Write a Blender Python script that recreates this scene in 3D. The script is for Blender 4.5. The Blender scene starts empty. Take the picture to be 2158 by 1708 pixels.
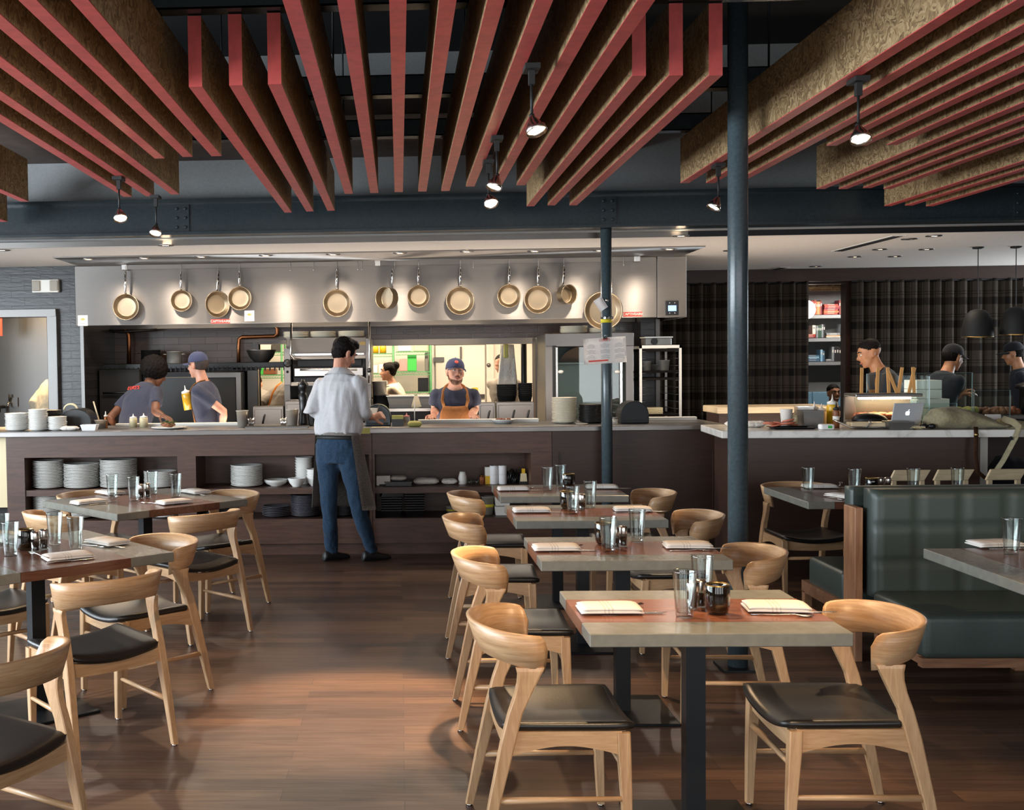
import bpy, bmesh, math, random
from mathutils import Vector, Matrix, Euler, noise
SC = bpy.context.scene
R = math.radians
pi = math.pi
# ---------------------------------------------------------------- camera
CAM_H, FPX, PPX, PPY = 1.62, 2300.0, 758.9, 854.0
YAW, PITCH, ROLL = R(2.0934), R(2.137), R(.7491)
def _basis():
    ry = Matrix.Rotation(YAW, 3, 'Z')
    rx = Matrix.Rotation(-PITCH, 3, 'X')
    m = ry @ rx
    r = m @ Vector((math.cos(ROLL), 0, -math.sin(ROLL)))
    u = m @ Vector((math.sin(ROLL), 0, math.cos(ROLL)))
    f = m @ Vector((0, 1, 0))
    return r, u, f
CR, CU, CF = _basis()
cd = bpy.data.cameras.new('camera')
cam = bpy.data.objects.new('camera', cd)
SC.collection.objects.link(cam)
cam.matrix_world = Matrix(((CR.x, CU.x, -CF.x, 0), (CR.y, CU.y, -CF.y, 0), (CR.z, CU.z, -CF.z, CAM_H), (0, 0, 0, 1)))
cd.sensor_fit = 'HORIZONTAL'
cd.sensor_width = 36
cd.lens = 36 * FPX / 2158
cd.shift_x = (1079 - PPX) / 2158
cd.shift_y = 0
cd.clip_start = .05
cd.clip_end = 200
SC.camera = cam
# ---------------------------------------------------------------- look
SC.view_settings.view_transform = 'Standard'
SC.view_settings.look = 'None'
SC.view_settings.gamma = 1
SC.view_settings.use_curve_mapping = False
SC.view_settings.exposure = 0.0
SC.cycles.max_bounces = 8
SC.cycles.diffuse_bounces = 3
SC.cycles.glossy_bounces = 4
SC.cycles.transmission_bounces = 8
SC.cycles.transparent_max_bounces = 28
SC.cycles.caustics_reflective = False
SC.cycles.caustics_refractive = False
SC.cycles.sample_clamp_indirect = 4
SC.cycles.use_denoising = True
SC.cycles.use_adaptive_sampling = True
SC.cycles.adaptive_threshold = .03
W = bpy.data.worlds.new('daylight')
SC.world = W
W.use_nodes = True
W.node_tree.nodes['Background'].inputs[0].default_value = (.72, .86, 1, 1)
W.node_tree.nodes['Background'].inputs[1].default_value = 1.6
def area(name, loc, rot, sx, sy, power, col):
    d = bpy.data.lights.new(name, 'AREA')
    d.shape = 'RECTANGLE'; d.size = sx; d.size_y = sy; d.energy = power; d.color = col
    o = bpy.data.objects.new(name, d); SC.collection.objects.link(o)
    o.location = loc; o.rotation_euler = rot
    return o
def spot(name, loc, target, power_, size=50, blend=.5, col=(1, .68, .38), rad=.03):
    d = bpy.data.lights.new(name, 'SPOT')
    d.energy = power_ * 1.7; d.spot_size = R(size); d.spot_blend = blend; d.color = col; d.shadow_soft_size = rad
    o = bpy.data.objects.new(name, d); SC.collection.objects.link(o)
    o.location = loc
    v = Vector(target) - Vector(loc)
    o.rotation_euler = v.to_track_quat('-Z', 'Y').to_euler()
    return o
DAY = (.84, .93, 1)
# daylight through the street windows: left wall and the wall behind the camera
for k, yy in enumerate((.6, 3.0, 5.4, 7.8)):
    area('window_daylight', (-6.35, yy, 1.75), (0, R(-90), 0), 2.2, 1.9, 330 if k < 3 else 150, DAY)  # the last left window is added to brighten the counter shelves
for k, xx in enumerate((-3.6, -.6, 2.4, 5.4)):
    area('window_daylight', (xx, -3.8, 1.8), (R(90), 0, 0), 2.3, 2.3, 62, (1, .98, .95))
# added unseen uplights behind the two counters, brightening the kitchen ceiling
area('added_uplight', (-.2, 10.18, .93), (R(180), 0, 0), 5.4, .25, 48, (1, .86, .72))
area('added_uplight', (3.7, 9.6, .93), (R(180), 0, 0), 2.6, .25, 20, (1, .86, .72))
# the right-hand dining room window
area('window_daylight', (8.6, 12.0, 1.6), (0, R(90), 0), 1.8, 1.6, 90, DAY)
# kitchen fluorescent lights behind the pass and in the side room
area('kitchen_ceiling_light', (.35, 13.5, 2.55), (0, 0, 0), 2.8, .5, 115, (1, .82, .58))
area('kitchen_ceiling_light', (-1.4, 13.4, 2.55), (0, 0, 0), .8, .4, 36, (1, .82, .58))
area('kitchen_ceiling_light', (-4.1, 12.0, 2.5), (0, 0, 0), .8, .6, 60, (1, .72, .38))
for k in range(4):
    area('hood_light', (-2.4 + k * 1.45, 11.45, 2.3), (0, 0, 0), .9, .15, 11, (1, .8, .58))
area('alcove_ceiling_light', (5.95, 14.6, 2.5), (0, 0, 0), .8, .5, 26, (1, .93, .85))
# ---------------------------------------------------------------- pixels to places
def ray(px, py):
    return CR * ((px - PPX) / FPX) - CU * ((py - PPY) / FPX) + CF
def at(px, py, Y):
    d = ray(px, py); return Vector((0, 0, CAM_H)) + d * (Y / d.y)
def on(px, py, z):
    d = ray(px, py); return Vector((0, 0, CAM_H)) + d * ((z - CAM_H) / d.z)
def AX(px, py, Y): return at(px, py, Y).x
def AZ(px, py, Y): return at(px, py, Y).z
# ---------------------------------------------------------------- materials
def srgb(h):
    if isinstance(h, str):
        c = [int(h[i:i + 2], 16) / 255 for i in (0, 2, 4)]
    else:
        c = [v / 255 for v in h]
    return tuple(v / 12.92 if v <= .04045 else ((v + .055) / 1.055) ** 2.4 for v in c) + (1,)
class N:
    def __init__(s, name):
        s.m = bpy.data.materials.new(name); s.m.use_nodes = True
        s.t = s.m.node_tree; s.b = s.t.nodes['Principled BSDF']; s.out = s.t.nodes['Material Output']
    def n(s, typ, **kw):
        x = s.t.nodes.new(typ)
        for k, v in kw.items():
            if k.startswith('i_'):
                x.inputs[k[2:].replace('_', ' ')].default_value = v
            else: setattr(x, k, v)
        return x
    def l(s, a, b): s.t.links.new(a, b); return s
    def set(s, **kw):
        for k, v in kw.items(): s.b.inputs[k.replace('_', ' ')].default_value = v
        return s
    def coord(s, scale=(1, 1, 1), rot=(0, 0, 0), out='Object'):
        tc = s.n('ShaderNodeTexCoord'); mp = s.n('ShaderNodeMapping')
        mp.inputs['Scale'].default_value = scale; mp.inputs['Rotation'].default_value = rot
        s.l(tc.outputs[out], mp.inputs[0]); return mp.outputs[0]
    def noise(s, vec, scale=5, detail=3, rough=.5, dist=0):
        x = s.n('ShaderNodeTexNoise'); x.inputs['Scale'].default_value = scale
        x.inputs['Detail'].default_value = detail; x.inputs['Roughness'].default_value = rough
        x.inputs['Distortion'].default_value = dist
        s.l(vec, x.inputs['Vector']); return x.outputs['Fac']
    def ramp(s, fac, stops):
        x = s.n('ShaderNodeValToRGB'); e = x.color_ramp.elements
        while len(e) < len(stops): e.new(.5)
        for q, (p, c) in zip(e, stops): q.position = p; q.color = c
        s.l(fac, x.inputs[0]); return x.outputs[0]
    def mix(s, fac, a, b, mode='MIX'):
        x = s.n('ShaderNodeMix'); x.data_type = 'RGBA'; x.blend_type = mode
        for v, i in ((fac, 0), (a, 6), (b, 7)):
            if hasattr(v, 'links'): s.l(v, x.inputs[i])
            else: x.inputs[i].default_value = v
        return x.outputs[2]
    def math(s, op, a, b=0.0):
        x = s.n('ShaderNodeMath', operation=op)
        for v, i in ((a, 0), (b, 1)):
            if hasattr(v, 'links'): s.l(v, x.inputs[i])
            else: x.inputs[i].default_value = v
        return x.outputs[0]
    def bump(s, h, strength=.3, dist=.01):
        x = s.n('ShaderNodeBump'); x.inputs['Strength'].default_value = strength; x.inputs['Distance'].default_value = dist
        s.l(h, x.inputs['Height']); s.l(x.outputs[0], s.b.inputs['Normal']); return s
    def col(s, c): s.l(c, s.b.inputs['Base Color']); return s
M = {}
def plain(name, c, rough=.5, metal=0, spec=.5, **kw):
    n = N(name); n.set(Base_Color=srgb(c), Roughness=rough, Metallic=metal)
    n.b.inputs['Specular IOR Level'].default_value = spec
    for k, v in kw.items(): n.b.inputs[k.replace('_', ' ')].default_value = v
    M[name] = n.m; return n
def speck(name, c, rough=.5, amt=.15, scale=30, bump=0, metal=0, stretch=(1, 1, 1), spec=.5):
    n = plain(name, c, rough, metal, spec); v = n.coord(stretch); f = n.noise(v, scale, 4, .6)
    c0 = srgb(c); lo = tuple(x * (1 - amt * 1.6) for x in c0[:3]) + (1,); hi = tuple(min(1, x * (1 + amt * 1.6)) for x in c0[:3]) + (1,)
    n.col(n.ramp(f, [(.3, lo), (.7, hi)]))
    if bump: n.bump(f, bump, .004)
    return n
def woodm(name, dark, light, axis='x', rough=.4, scale=1.0, bump=.06):
    n = plain(name, light, rough)
    st = {'x': (1.2, 14, 14), 'y': (14, 1.2, 14), 'z': (14, 14, 1.2)}[axis]
    v = n.coord(tuple(q * scale for q in st))
    f = n.noise(v, 2.2, 5, .62, 1.2)
    f2 = n.noise(n.coord(tuple(q * scale * 6 for q in st)), 2.5, 2, .5)
    g = n.math('ADD', n.math('MULTIPLY', f, .75), n.math('MULTIPLY', f2, .25))
    n.col(n.ramp(g, [(.33, srgb(dark)), (.62, srgb(light))]))
    n.bump(g, bump, .003); return n
def glow(name, c, strength):
    n = plain(name, c, .5); n.b.inputs['Emission Color'].default_value = srgb(c); n.b.inputs['Emission Strength'].default_value = strength
    return n
# floor planks running across the room
n = plain('plank_floor', '5a4034', .34, 0, .32)
v = n.coord()
br = n.n('ShaderNodeTexBrick'); br.offset = .37; br.squash = 1
br.inputs['Scale'].default_value = 1; br.inputs['Mortar Size'].default_value = .0012; br.inputs['Brick Width'].default_value = 1.25
br.inputs['Row Height'].default_value = .105; br.inputs['Color1'].default_value = (0, 0, 0, 1); br.inputs['Color2'].default_value = (1, 1, 1, 1)
br.inputs['Mortar'].default_value = (.3, .3, .3, 1); br.inputs['Bias'].default_value = 0
n.l(v, br.inputs['Vector'])
g = n.noise(n.coord((1.1, 16, 1)), 2.4, 5, .65, .8)
pc = n.ramp(br.outputs['Color'], [(0, srgb('46352d')), (.5, srgb('564238')), (1, srgb('685041'))])
gr = n.ramp(g, [(.3, (.62, .6, .58, 1)), (.66, (1.08, 1.06, 1.04, 1))])
c = n.mix(1.0, pc, gr, 'MULTIPLY')
c = n.mix(n.math('MULTIPLY', br.outputs['Fac'], .75), c, srgb('1d1411'))
n.col(c); n.bump(n.math('ADD', g, n.math('MULTIPLY', br.outputs['Fac'], -2)), .12, .003)
n.l(n.ramp(g, [(.3, (.42,) * 3 + (1,)), (.7, (.3,) * 3 + (1,))]), n.b.inputs['Roughness'])
# oriented strand board
n = plain('strand_board', 'a5824f', .6)
vv = n.coord((1, 1, 1))
vo = n.n('ShaderNodeTexVoronoi'); vo.feature = 'F1'; vo.inputs['Scale'].default_value = 1; vo.inputs['Randomness'].default_value = 1
nz = n.n('ShaderNodeTexNoise'); nz.inputs['Scale'].default_value = 7
n.l(vv, nz.inputs['Vector'])
mx = n.n('ShaderNodeVectorMath', operation='MULTIPLY_ADD'); mx.inputs[1].default_value = (.5, .5, .5)
n.l(nz.outputs['Color'], mx.inputs[0]); n.l(vv, mx.inputs[2])
mp = n.n('ShaderNodeMapping'); mp.inputs['Scale'].default_value = (34, 26, 60); mp.inputs['Rotation'].default_value = (.5, 0, 0)
n.l(mx.outputs[0], mp.inputs[0]); n.l(mp.outputs[0], vo.inputs['Vector'])
sep = n.n('ShaderNodeSeparateColor'); n.l(vo.outputs['Color'], sep.inputs[0])
f = n.math('ADD', n.math('MULTIPLY', sep.outputs[0], .7), n.math('MULTIPLY', n.noise(vv, 90, 3), .3))
n.col(n.ramp(f, [(.12, srgb('634c33')), (.45, srgb('8c714c')), (.85, srgb('b0966f'))])); n.bump(f, .1, .002)
n = speck('red_paint', 'c6524f', .34, .12, 14, .1)
n = speck('steel_paint', '222b2f', .24, .12, 60, .1)
speck('column_paint', '424e53', .25, .1, 60, .08)
speck('black_deck', '0c0b0b', .85, .3, 4)
speck('brown_deck', '40332c', .8, .2, 6)
speck('grey_plaster', '8b8d8e', .9, .05, 60, .25)
speck('white_ceiling', 'ece3da', .9, .03, 40)
# glossy black stacked tile
def tile(name, c1, c2, mort, rough=.22):
    n = plain(name, c1, rough)
    sp = n.n('ShaderNodeSeparateXYZ'); cb = n.n('ShaderNodeCombineXYZ'); tc = n.n('ShaderNodeTexCoord')
    n.l(tc.outputs['Object'], sp.inputs[0]); n.l(n.math('ADD', sp.outputs[0], sp.outputs[1]), cb.inputs[0]); n.l(sp.outputs[2], cb.inputs[1])
    b = n.n('ShaderNodeTexBrick'); b.offset = .45
    for k, q in dict(Scale=1, Mortar_Size=.003, Brick_Width=.30, Row_Height=.078, Mortar_Smooth=.3).items(): b.inputs[k.replace('_', ' ')].default_value = q
    b.inputs['Color1'].default_value = srgb(c1); b.inputs['Color2'].default_value = srgb(c2); b.inputs['Mortar'].default_value = srgb(mort)
    n.l(cb.outputs[0], b.inputs['Vector']); n.col(b.outputs['Color'])
    w = n.noise(n.coord((6, 6, 22)), 2.0, 3, .6, .6)
    n.bump(n.math('ADD', n.math('MULTIPLY', w, .6), n.math('MULTIPLY', b.outputs['Fac'], -1.6)), .3, .007)
tile('black_tile', '1c1a1b', '282526', '0e0d0d', .3)
tile('brown_tile', '3a2c26', '4a3830', '2a201c', .25)
# brushed stainless
def steel(name, c, rough, aniso=.75, metal=1):
    n = plain(name, c, rough, metal); v = n.coord((1.2, 1.2, 40)); f = n.noise(v, 6, 3, .6)
    n.l(n.ramp(f, [(.2, (rough * .8,) * 3 + (1,)), (.8, (rough * 1.25,) * 3 + (1,))]), n.b.inputs['Roughness'])
    n.b.inputs['Anisotropic'].default_value = aniso; n.b.inputs['Anisotropic Rotation'].default_value = .25
    t = n.n('ShaderNodeTangent'); t.direction_type = 'RADIAL'; t.axis = 'Z'; n.l(t.outputs[0], n.b.inputs['Tangent'])
    return n
steel('brushed_steel', 'b8b3af', .54, 1.0)
steel('counter_steel', '8f8b89', .36, .5)
plain('polished_steel', 'cfcbc6', .24, 1)
plain('pan_steel', '978873', .42, 1)
plain('dull_steel', '757371', .42, 1)
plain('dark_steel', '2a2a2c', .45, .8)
plain('copper', '8a5a3c', .35, 1)
plain('brass', '957a4c', .35, 1)
woodm('walnut_x', '3d271e', '583b2e', 'x', .42)
woodm('walnut_dark', '291a14', '3a251c', 'x', .42)
woodm('ash', 'a5805c', 'c4a07a', 'z', .36, 1.0)
woodm('ash_x', 'a5805c', 'c4a07a', 'x', .36, 1.0)
n = woodm('ash_band', 'a07a56', 'c6a27c', 'x', .36)
for q in n.t.nodes:
    if q.type == 'MAPPING': q.inputs['Scale'].default_value = (1.6, 1.6, 30) if q.inputs['Scale'].default_value[1] < 50 else (8, 8, 90)
woodm('ash_y', 'a5805c', 'c4a07a', 'y', .36, 1.0)
woodm('pale_wood', 'b9a382', 'd2bd9b', 'x', .45)
woodm('oak_post', '8e6147', 'b18462', 'z', .45)
woodm('oak_rail', '7d5540', 'a07657', 'x', .45)
woodm('table_wood', '643b2a', '8c5a43', 'x', .22, .7, .02)
woodm('table_wood_dark', '4a2f24', '6a4434', 'x', .25, .7, .02)
speck('table_concrete', '73726a', .24, .08, 18)
speck('black_vinyl', '1e1c1b', .36, .15, 160, .12)
speck('green_vinyl', '414c48', .4, .08, 130, .15)
plain('table_steel', '161a1e', .42, .4)
plain('plastic_black', '121213', .35)
plain('matte_black', '0b0b0c', .7)
plain('ceramic', 'e9e7e2', .18)
plain('ceramic_cream', 'd9cfba', .2)
plain('ceramic_grey', '56545a', .3)
plain('ceramic_dark', '2b2725', .3)
plain('white_plastic', 'e4e0d8', .4)
plain('cream_plastic', 'e0cfa6', .4)
plain('white_board', 'efe9e0', .5)
plain('paper', 'eceaea', .75)
plain('paper_grey', 'b9bbc0', .75)
plain('ink_grey', '8f9296', .8)
plain('red_print', 'cf4a3c', .6)
plain('yellow_tape', 'd8c62a', .5)
plain('yellow_plastic', 'd7a71d', .35)
plain('green_plastic', '3fae4b', .45)
plain('green_wire', '4f8f5f', .5)
plain('pink_plastic', 'd68a86', .5)
plain('grey_plastic', '6d6a66', .45)
plain('oil', 'b98d22', .2)
plain('paprika', '9d5a34', .8)
plain('greens', '3f5a26', .6)
plain('meat', '7c4a2c', .5)
plain('ham', 'b8654c', .5)
plain('rubber', '1a1a1a', .6)
plain('sage_cloth', 'b5ad62', .8)
plain('screen_blue', '7fa9ff', .3)
M['screen_blue'].node_tree.nodes['Principled BSDF'].inputs['Emission Color'].default_value = (.25, .5, 1, 1)
M['screen_blue'].node_tree.nodes['Principled BSDF'].inputs['Emission Strength'].default_value = 1.5
woodm('stick_wood', 'cf9250', 'e6ad6a', 'z', .5)
glow('lamp_warm', 'ffd9a0', 26)
glow('downlight', 'ffe2bd', 14)
glow('globe_white', 'fff0e4', 3)
glow('sky_view', 'dff3ff', 3.2)
glow('logo_light', 'e8f2ff', 2)
# cloth
def cloth(name, c, rough=.85, amt=.08, scale=60, wr=.5, wsc=9, stretch=(1, 1, .35)):
    n = plain(name, c, rough, spec=.2); f = n.noise(n.coord(), scale, 3); c0 = srgb(c)
    n.col(n.ramp(f, [(.3, tuple(x * (1 - amt * 1.5) for x in c0[:3]) + (1,)), (.7, tuple(min(1, x * (1 + amt * 1.5)) for x in c0[:3]) + (1,))]))
    w = n.noise(n.coord(stretch), wsc, 3, .5, .6); n.bump(w, wr, .02)
    n.b.inputs['Sheen Weight'].default_value = .1; return n
cloth('white_shirt', 'b9b8ba', .8, .03, 40, .75, 8)
cloth('grey_shirt', '8f8780', .85, .05)
cloth('cream_shirt', 'd3c6ae', .85, .04, 40, .7)
cloth('navy_tee', '3a3c4b', .9, .06, 80, .5)
cloth('dark_tee', '24262e', .9, .06, 80, .4)
cloth('tan_apron', 'a06a3c', .85, .08, 70, .5)
cloth('tweed', '78726d', .95, .35, 160, .25)
cloth('cap_navy', '3c415b', .85, .05, 80, .1)
cloth('cap_dark', '17171c', .85, .05, 80, .1)
cloth('canvas_bag', '8d8468', .9, .1, 70, .8, 6, (1, 1, 1))
cloth('orange_strap', 'c4762c', .8)
n = cloth('denim', '22374c', .85, .2, 120, .5, 14)
cloth('towel', 'd9d3ca', .95, .05, 90, .8, 20, (1, 1, 1))
n = plain('skin', 'c99176', .5); n.b.inputs['Subsurface Weight'].default_value = .12; n.b.inputs['Subsurface Radius'].default_value = (.02, .008, .004)
f = n.noise(n.coord(), 14, 3); n.col(n.ramp(f, [(.3, srgb('b97c62')), (.7, srgb('d3a088'))]))
n = plain('skin_tan', 'b07a55', .5); f = n.noise(n.coord(), 14, 3); n.col(n.ramp(f, [(.3, srgb('9a6646')), (.7, srgb('ba845e'))]))
n = plain('skin_brown', '70452f', .5); f = n.noise(n.coord(), 14, 3); n.col(n.ramp(f, [(.3, srgb('5e3a28')), (.7, srgb('7d5039'))]))
speck('hair_dark', '120d0b', .7, .4, 120, .6, spec=.12)
speck('hair_brown', '3a2418', .7, .4, 120, .6, spec=.12)
speck('hair_short', '2c211c', .75, .3, 160, .4)
speck('beard', '6d4a37', .8, .25, 200, .3)
plain('eye_white', 'd8d0c8', .3)
plain('eye_dark', '231a16', .2)
plain('lip', 'a35f52', .5)
speck('shoe_black', '19191a', .5, .2, 60, .2)
# glass
def thin(name, tint, ior=1.45, rough=.01):
    n = N(name); M[name] = n.m; tr = n.n('ShaderNodeBsdfTransparent'); gl = n.n('ShaderNodeBsdfGlossy'); fr = n.n('ShaderNodeLayerWeight'); mx = n.n('ShaderNodeMixShader')
    tr.inputs[0].default_value = srgb(tint); gl.inputs['Roughness'].default_value = rough; fac = n.math('ADD', n.math('MULTIPLY', n.math('POWER', fr.outputs['Facing'], 2.4), .85), .05)
    n.l(fac, mx.inputs[0]); n.l(tr.outputs[0], mx.inputs[1]); n.l(gl.outputs[0], mx.inputs[2]); n.l(mx.outputs[0], n.out.inputs[0]); n.m.use_transparent_shadow = True
thin('clear_glass', 'f4f7f6', 1.5)
thin('smoke_glass', 'a89f98', 1.5, .03)
thin('pane_glass', 'f2faf8', 1.35)
thin('frost_plastic', 'ddd6ca', 1.4, .2)
n = M['frost_plastic'].node_tree; ms = [q for q in n.nodes if q.type == 'MIX_SHADER'][0]; df = n.nodes.new('ShaderNodeBsdfDiffuse'); df.inputs[0].default_value = srgb('e2dcd0'); m2 = n.nodes.new('ShaderNodeMixShader'); m2.inputs[0].default_value = .3
n.links.new(ms.outputs[0], m2.inputs[1]); n.links.new(df.outputs[0], m2.inputs[2]); n.links.new(m2.outputs[0], [q for q in n.nodes if q.type == 'OUTPUT_MATERIAL'][0].inputs[0])
plain('light_steel', 'b4b0aa', .4, .5)
n = plain('glass_edge', '7d9799', .1)
# napkin: white with fine stripes
n = plain('napkin', 'e6dfd6', .9, spec=.1); v = n.coord((1, 1, 1)); s_ = n.n('ShaderNodeSeparateXYZ'); n.l(v, s_.inputs[0])
w = n.math('PINGPONG', n.math('ADD', s_.outputs[0], .5), .0065)
band = n.math('LESS_THAN', n.math('ABSOLUTE', n.math('ADD', s_.outputs[0], .012)), .016)
st = n.math('MULTIPLY', n.math('GREATER_THAN', w, .0042), band)
n.col(n.mix(st, srgb('d6d0ca'), srgb('bdb8b1'))); n.bump(n.noise(v, 260, 2), .15, .002)
# plaid drape
n = plain('plaid', '2a2625', .9, spec=.1); v = n.coord(); s_ = n.n('ShaderNodeSeparateXYZ'); n.l(v, s_.inputs[0])
def stripes(src, period, lo, hi):
    m = n.math('FRACT', n.math('DIVIDE', src, period)); return n.math('MULTIPLY', n.math('GREATER_THAN', m, lo), n.math('LESS_THAN', m, hi))
zz = n.math('ADD', s_.outputs[2], 10)
ul = n.n('ShaderNodeUVMap'); su = n.n('ShaderNodeSeparateXYZ'); n.l(ul.outputs[0], su.inputs[0]); uu = su.outputs[0]
h1 = stripes(zz, .265, .1, .42); h2 = stripes(zz, .265, .55, .59); h3 = stripes(zz, .265, .66, .70)
v1 = stripes(uu, .22, .1, .4); v2 = stripes(uu, .22, .55, .6); v3 = stripes(uu, .22, .7, .74)
dark = n.math('ADD', n.math('MULTIPLY', h1, .55), n.math('MULTIPLY', v1, .45)); dark = n.math('MINIMUM', dark, .9)
c = n.mix(dark, srgb('6f6459'), srgb('252424'))
lt = n.math('MAXIMUM', n.math('MAXIMUM', h2, h3), n.math('MAXIMUM', v2, v3))
c = n.mix(n.math('MULTIPLY', lt, .5), c, srgb('141718')); n.col(c)
# marble
n = plain('marble', 'd8d4cd', .18); f = n.noise(n.coord(), 3, 6, .6, 1.5); n.col(n.ramp(f, [(.38, srgb('b4b0aa')), (.5, srgb('dcd8d1')), (.8, srgb('e4e1db'))]))
# ---------------------------------------------------------------- mesh building
COL = SC.collection
class MB:
    def __init__(s): s.b = bmesh.new(); s.k = 0
    def mat(s, k): s.k = k; return s
    def face(s, vs, smooth=False):
        try: f = s.b.faces.new(vs)
        except ValueError: return None
        f.material_index = s.k; f.smooth = smooth; return f
    def v(s, p): return s.b.verts.new(p)
    def box(s, x0, x1, y0, y1, z0, z1, T=None):
        P = [(x0, y0, z0), (x1, y0, z0), (x1, y1, z0), (x0, y1, z0), (x0, y0, z1), (x1, y0, z1), (x1, y1, z1), (x0, y1, z1)]
        if T is not None: P = [T @ Vector(p) for p in P]
        V = [s.v(p) for p in P]
        for q in ((3, 2, 1, 0), (4, 5, 6, 7), (0, 1, 5, 4), (1, 2, 6, 5), (2, 3, 7, 6), (3, 0, 4, 7)): s.face([V[i] for i in q])
        return s
    def cbox(s, c, d, T=None):
        return s.box(c[0] - d[0] / 2, c[0] + d[0] / 2, c[1] - d[1] / 2, c[1] + d[1] / 2, c[2] - d[2] / 2, c[2] + d[2] / 2, T)
    def rings(s, rs, caps=True, smooth=True, closed=True, T=None):
        L = []
        for r in rs: L.append([s.v(T @ Vector(p) if T is not None else p) for p in r])
        n = len(L[0])
        for a, b in zip(L, L[1:]):
            for i in range(n if closed else n - 1):
                j = (i + 1) % n; s.face([a[i], a[j], b[j], b[i]], smooth)
        if caps and closed:
            s.face(L[0][::-1]); s.face(L[-1])
        return L
    def ring(s, *a, **k):
        s.rings(*a, **k); return s
    def lathe(s, prof, c=(0, 0, 0), seg=20, smooth=True, caps=True, T=None):
        rs = [[(c[0] + max(r, 1e-4) * math.cos(2 * pi * i / seg), c[1] + max(r, 1e-4) * math.sin(2 * pi * i / seg), c[2] + z) for i in range(seg)] for r, z in prof]
        s.rings(rs, caps, smooth, True, T); return s
    def cyl(s, r, z0, z1, c=(0, 0), seg=16, T=None): return s.lathe([(r, z0), (r, z1)], (c[0], c[1], 0), seg, True, True, T)
    def tube(s, pts, r, seg=8, smooth=True, caps=True, up=None):
        pts = [Vector(p) for p in pts]; rr = r if isinstance(r, (list, tuple)) else [r] * len(pts); rs = []; u = None
        for i, p in enumerate(pts):
            d = (pts[min(i + 1, len(pts) - 1)] - pts[max(i - 1, 0)]).normalized()
            if u is None:
                u = d.orthogonal().normalized() if up is None else (Vector(up) - d * d.dot(Vector(up))).normalized()
            else:
                u = (u - d * d.dot(u)).normalized()
            w = d.cross(u); ra = rr[i]; ra, rb = ra if isinstance(ra, (list, tuple)) else (ra, ra)
            rs.append([p + u * (ra * math.cos(2 * pi * k / seg)) + w * (rb * math.sin(2 * pi * k / seg)) for k in range(seg)])
        s.rings(rs, caps, smooth); return s
    def ball(s, c, r, seg=14, rn=9, T=None):
        rx, ry, rz = r if isinstance(r, (list, tuple)) else (r, r, r)
        rs = []
        for j in range(1, rn):
            a = -pi / 2 + pi * j / rn
            rs.append([(c[0] + rx * math.cos(a) * math.cos(2 * pi * i / seg), c[1] + ry * math.cos(a) * math.sin(2 * pi * i / seg), c[2] + rz * math.sin(a)) for i in range(seg)])
        L = s.rings(rs, False, True, True, T)
        for k, z, fl in ((0, -rz, True), (-1, rz, False)):
            p = (c[0], c[1], c[2] + z); t = s.v(T @ Vector(p) if T is not None else p)
            for i in range(seg):
                a, b = L[k][i], L[k][(i + 1) % seg]; s.face([b, a, t] if fl else [a, b, t], True)
        return s
    def prism(s, poly, axis, a, b, T=None, smooth=False):
        def P(u, w, d):
            return {'x': (d, u, w), 'y': (u, d, w), 'z': (u, w, d)}[axis]
        A = [s.v(T @ Vector(P(u, w, a)) if T is not None else P(u, w, a)) for u, w in poly]
        B = [s.v(T @ Vector(P(u, w, b)) if T is not None else P(u, w, b)) for u, w in poly]
        n = len(poly); s.face(A[::-1]); s.face(B)
        for i in range(n): s.face([A[i], A[(i + 1) % n], B[(i + 1) % n], B[i]], smooth)
        return s
    def bevel(s, w=.003, seg=2, ang=40):
        bmesh.ops.remove_doubles(s.b, verts=s.b.verts, dist=1e-6)
        es = [e for e in s.b.edges if len(e.link_faces) == 2 and e.calc_face_angle(0) > R(ang)]
        bmesh.ops.bevel(s.b, geom=es, offset=w, segments=seg, profile=.6, affect='EDGES', clamp_overlap=True)
        return s
    def mesh(s, name, mats):
        bmesh.ops.recalc_face_normals(s.b, faces=s.b.faces)
        me = bpy.data.meshes.new(name); s.b.to_mesh(me); s.b.free()
        for m in (mats if isinstance(mats, (list, tuple)) else [mats]): me.materials.append(M[m])
        return me
    def build(s, name, mats, parent=None, loc=None, rz=0):
        o = bpy.data.objects.new(name, s.mesh(name, mats)); COL.objects.link(o)
        if parent: o.parent = parent
        if loc is not None: o.location = loc
        if rz: o.rotation_euler.z = rz
        return o
def tag(o, label, cat, group=None, kind=None):
    o['label'] = label; o['category'] = cat
    if group: o['group'] = group
    if kind: o['kind'] = kind
    return o
def thing(name, label, cat, loc=(0, 0, 0), rz=0, group=None):
    o = bpy.data.objects.new(name, None); COL.objects.link(o); o.empty_display_size = .1
    o.location = loc; o.rotation_euler = (0, 0, rz); return tag(o, label, cat, group)
def structure(o): o['kind'] = 'structure'; return o
def dup(root, label, loc=None, rz=None, group=None):
    def cp(o, par):
        c = o.copy(); COL.objects.link(c)
        if par: c.parent = par
        for ch in o.children: cp(ch, c)
        return c
    r = cp(root, None)
    if loc is not None: r.location = loc
    if rz is not None: r.rotation_euler = (0, 0, rz)
    r['label'] = label
    if group: r['group'] = group
    return r
def plabel(o, t): o['label'] = t; return o
ORD = 'first second third fourth fifth sixth seventh eighth ninth tenth eleventh twelfth thirteenth fourteenth fifteenth sixteenth'.split()
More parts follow.
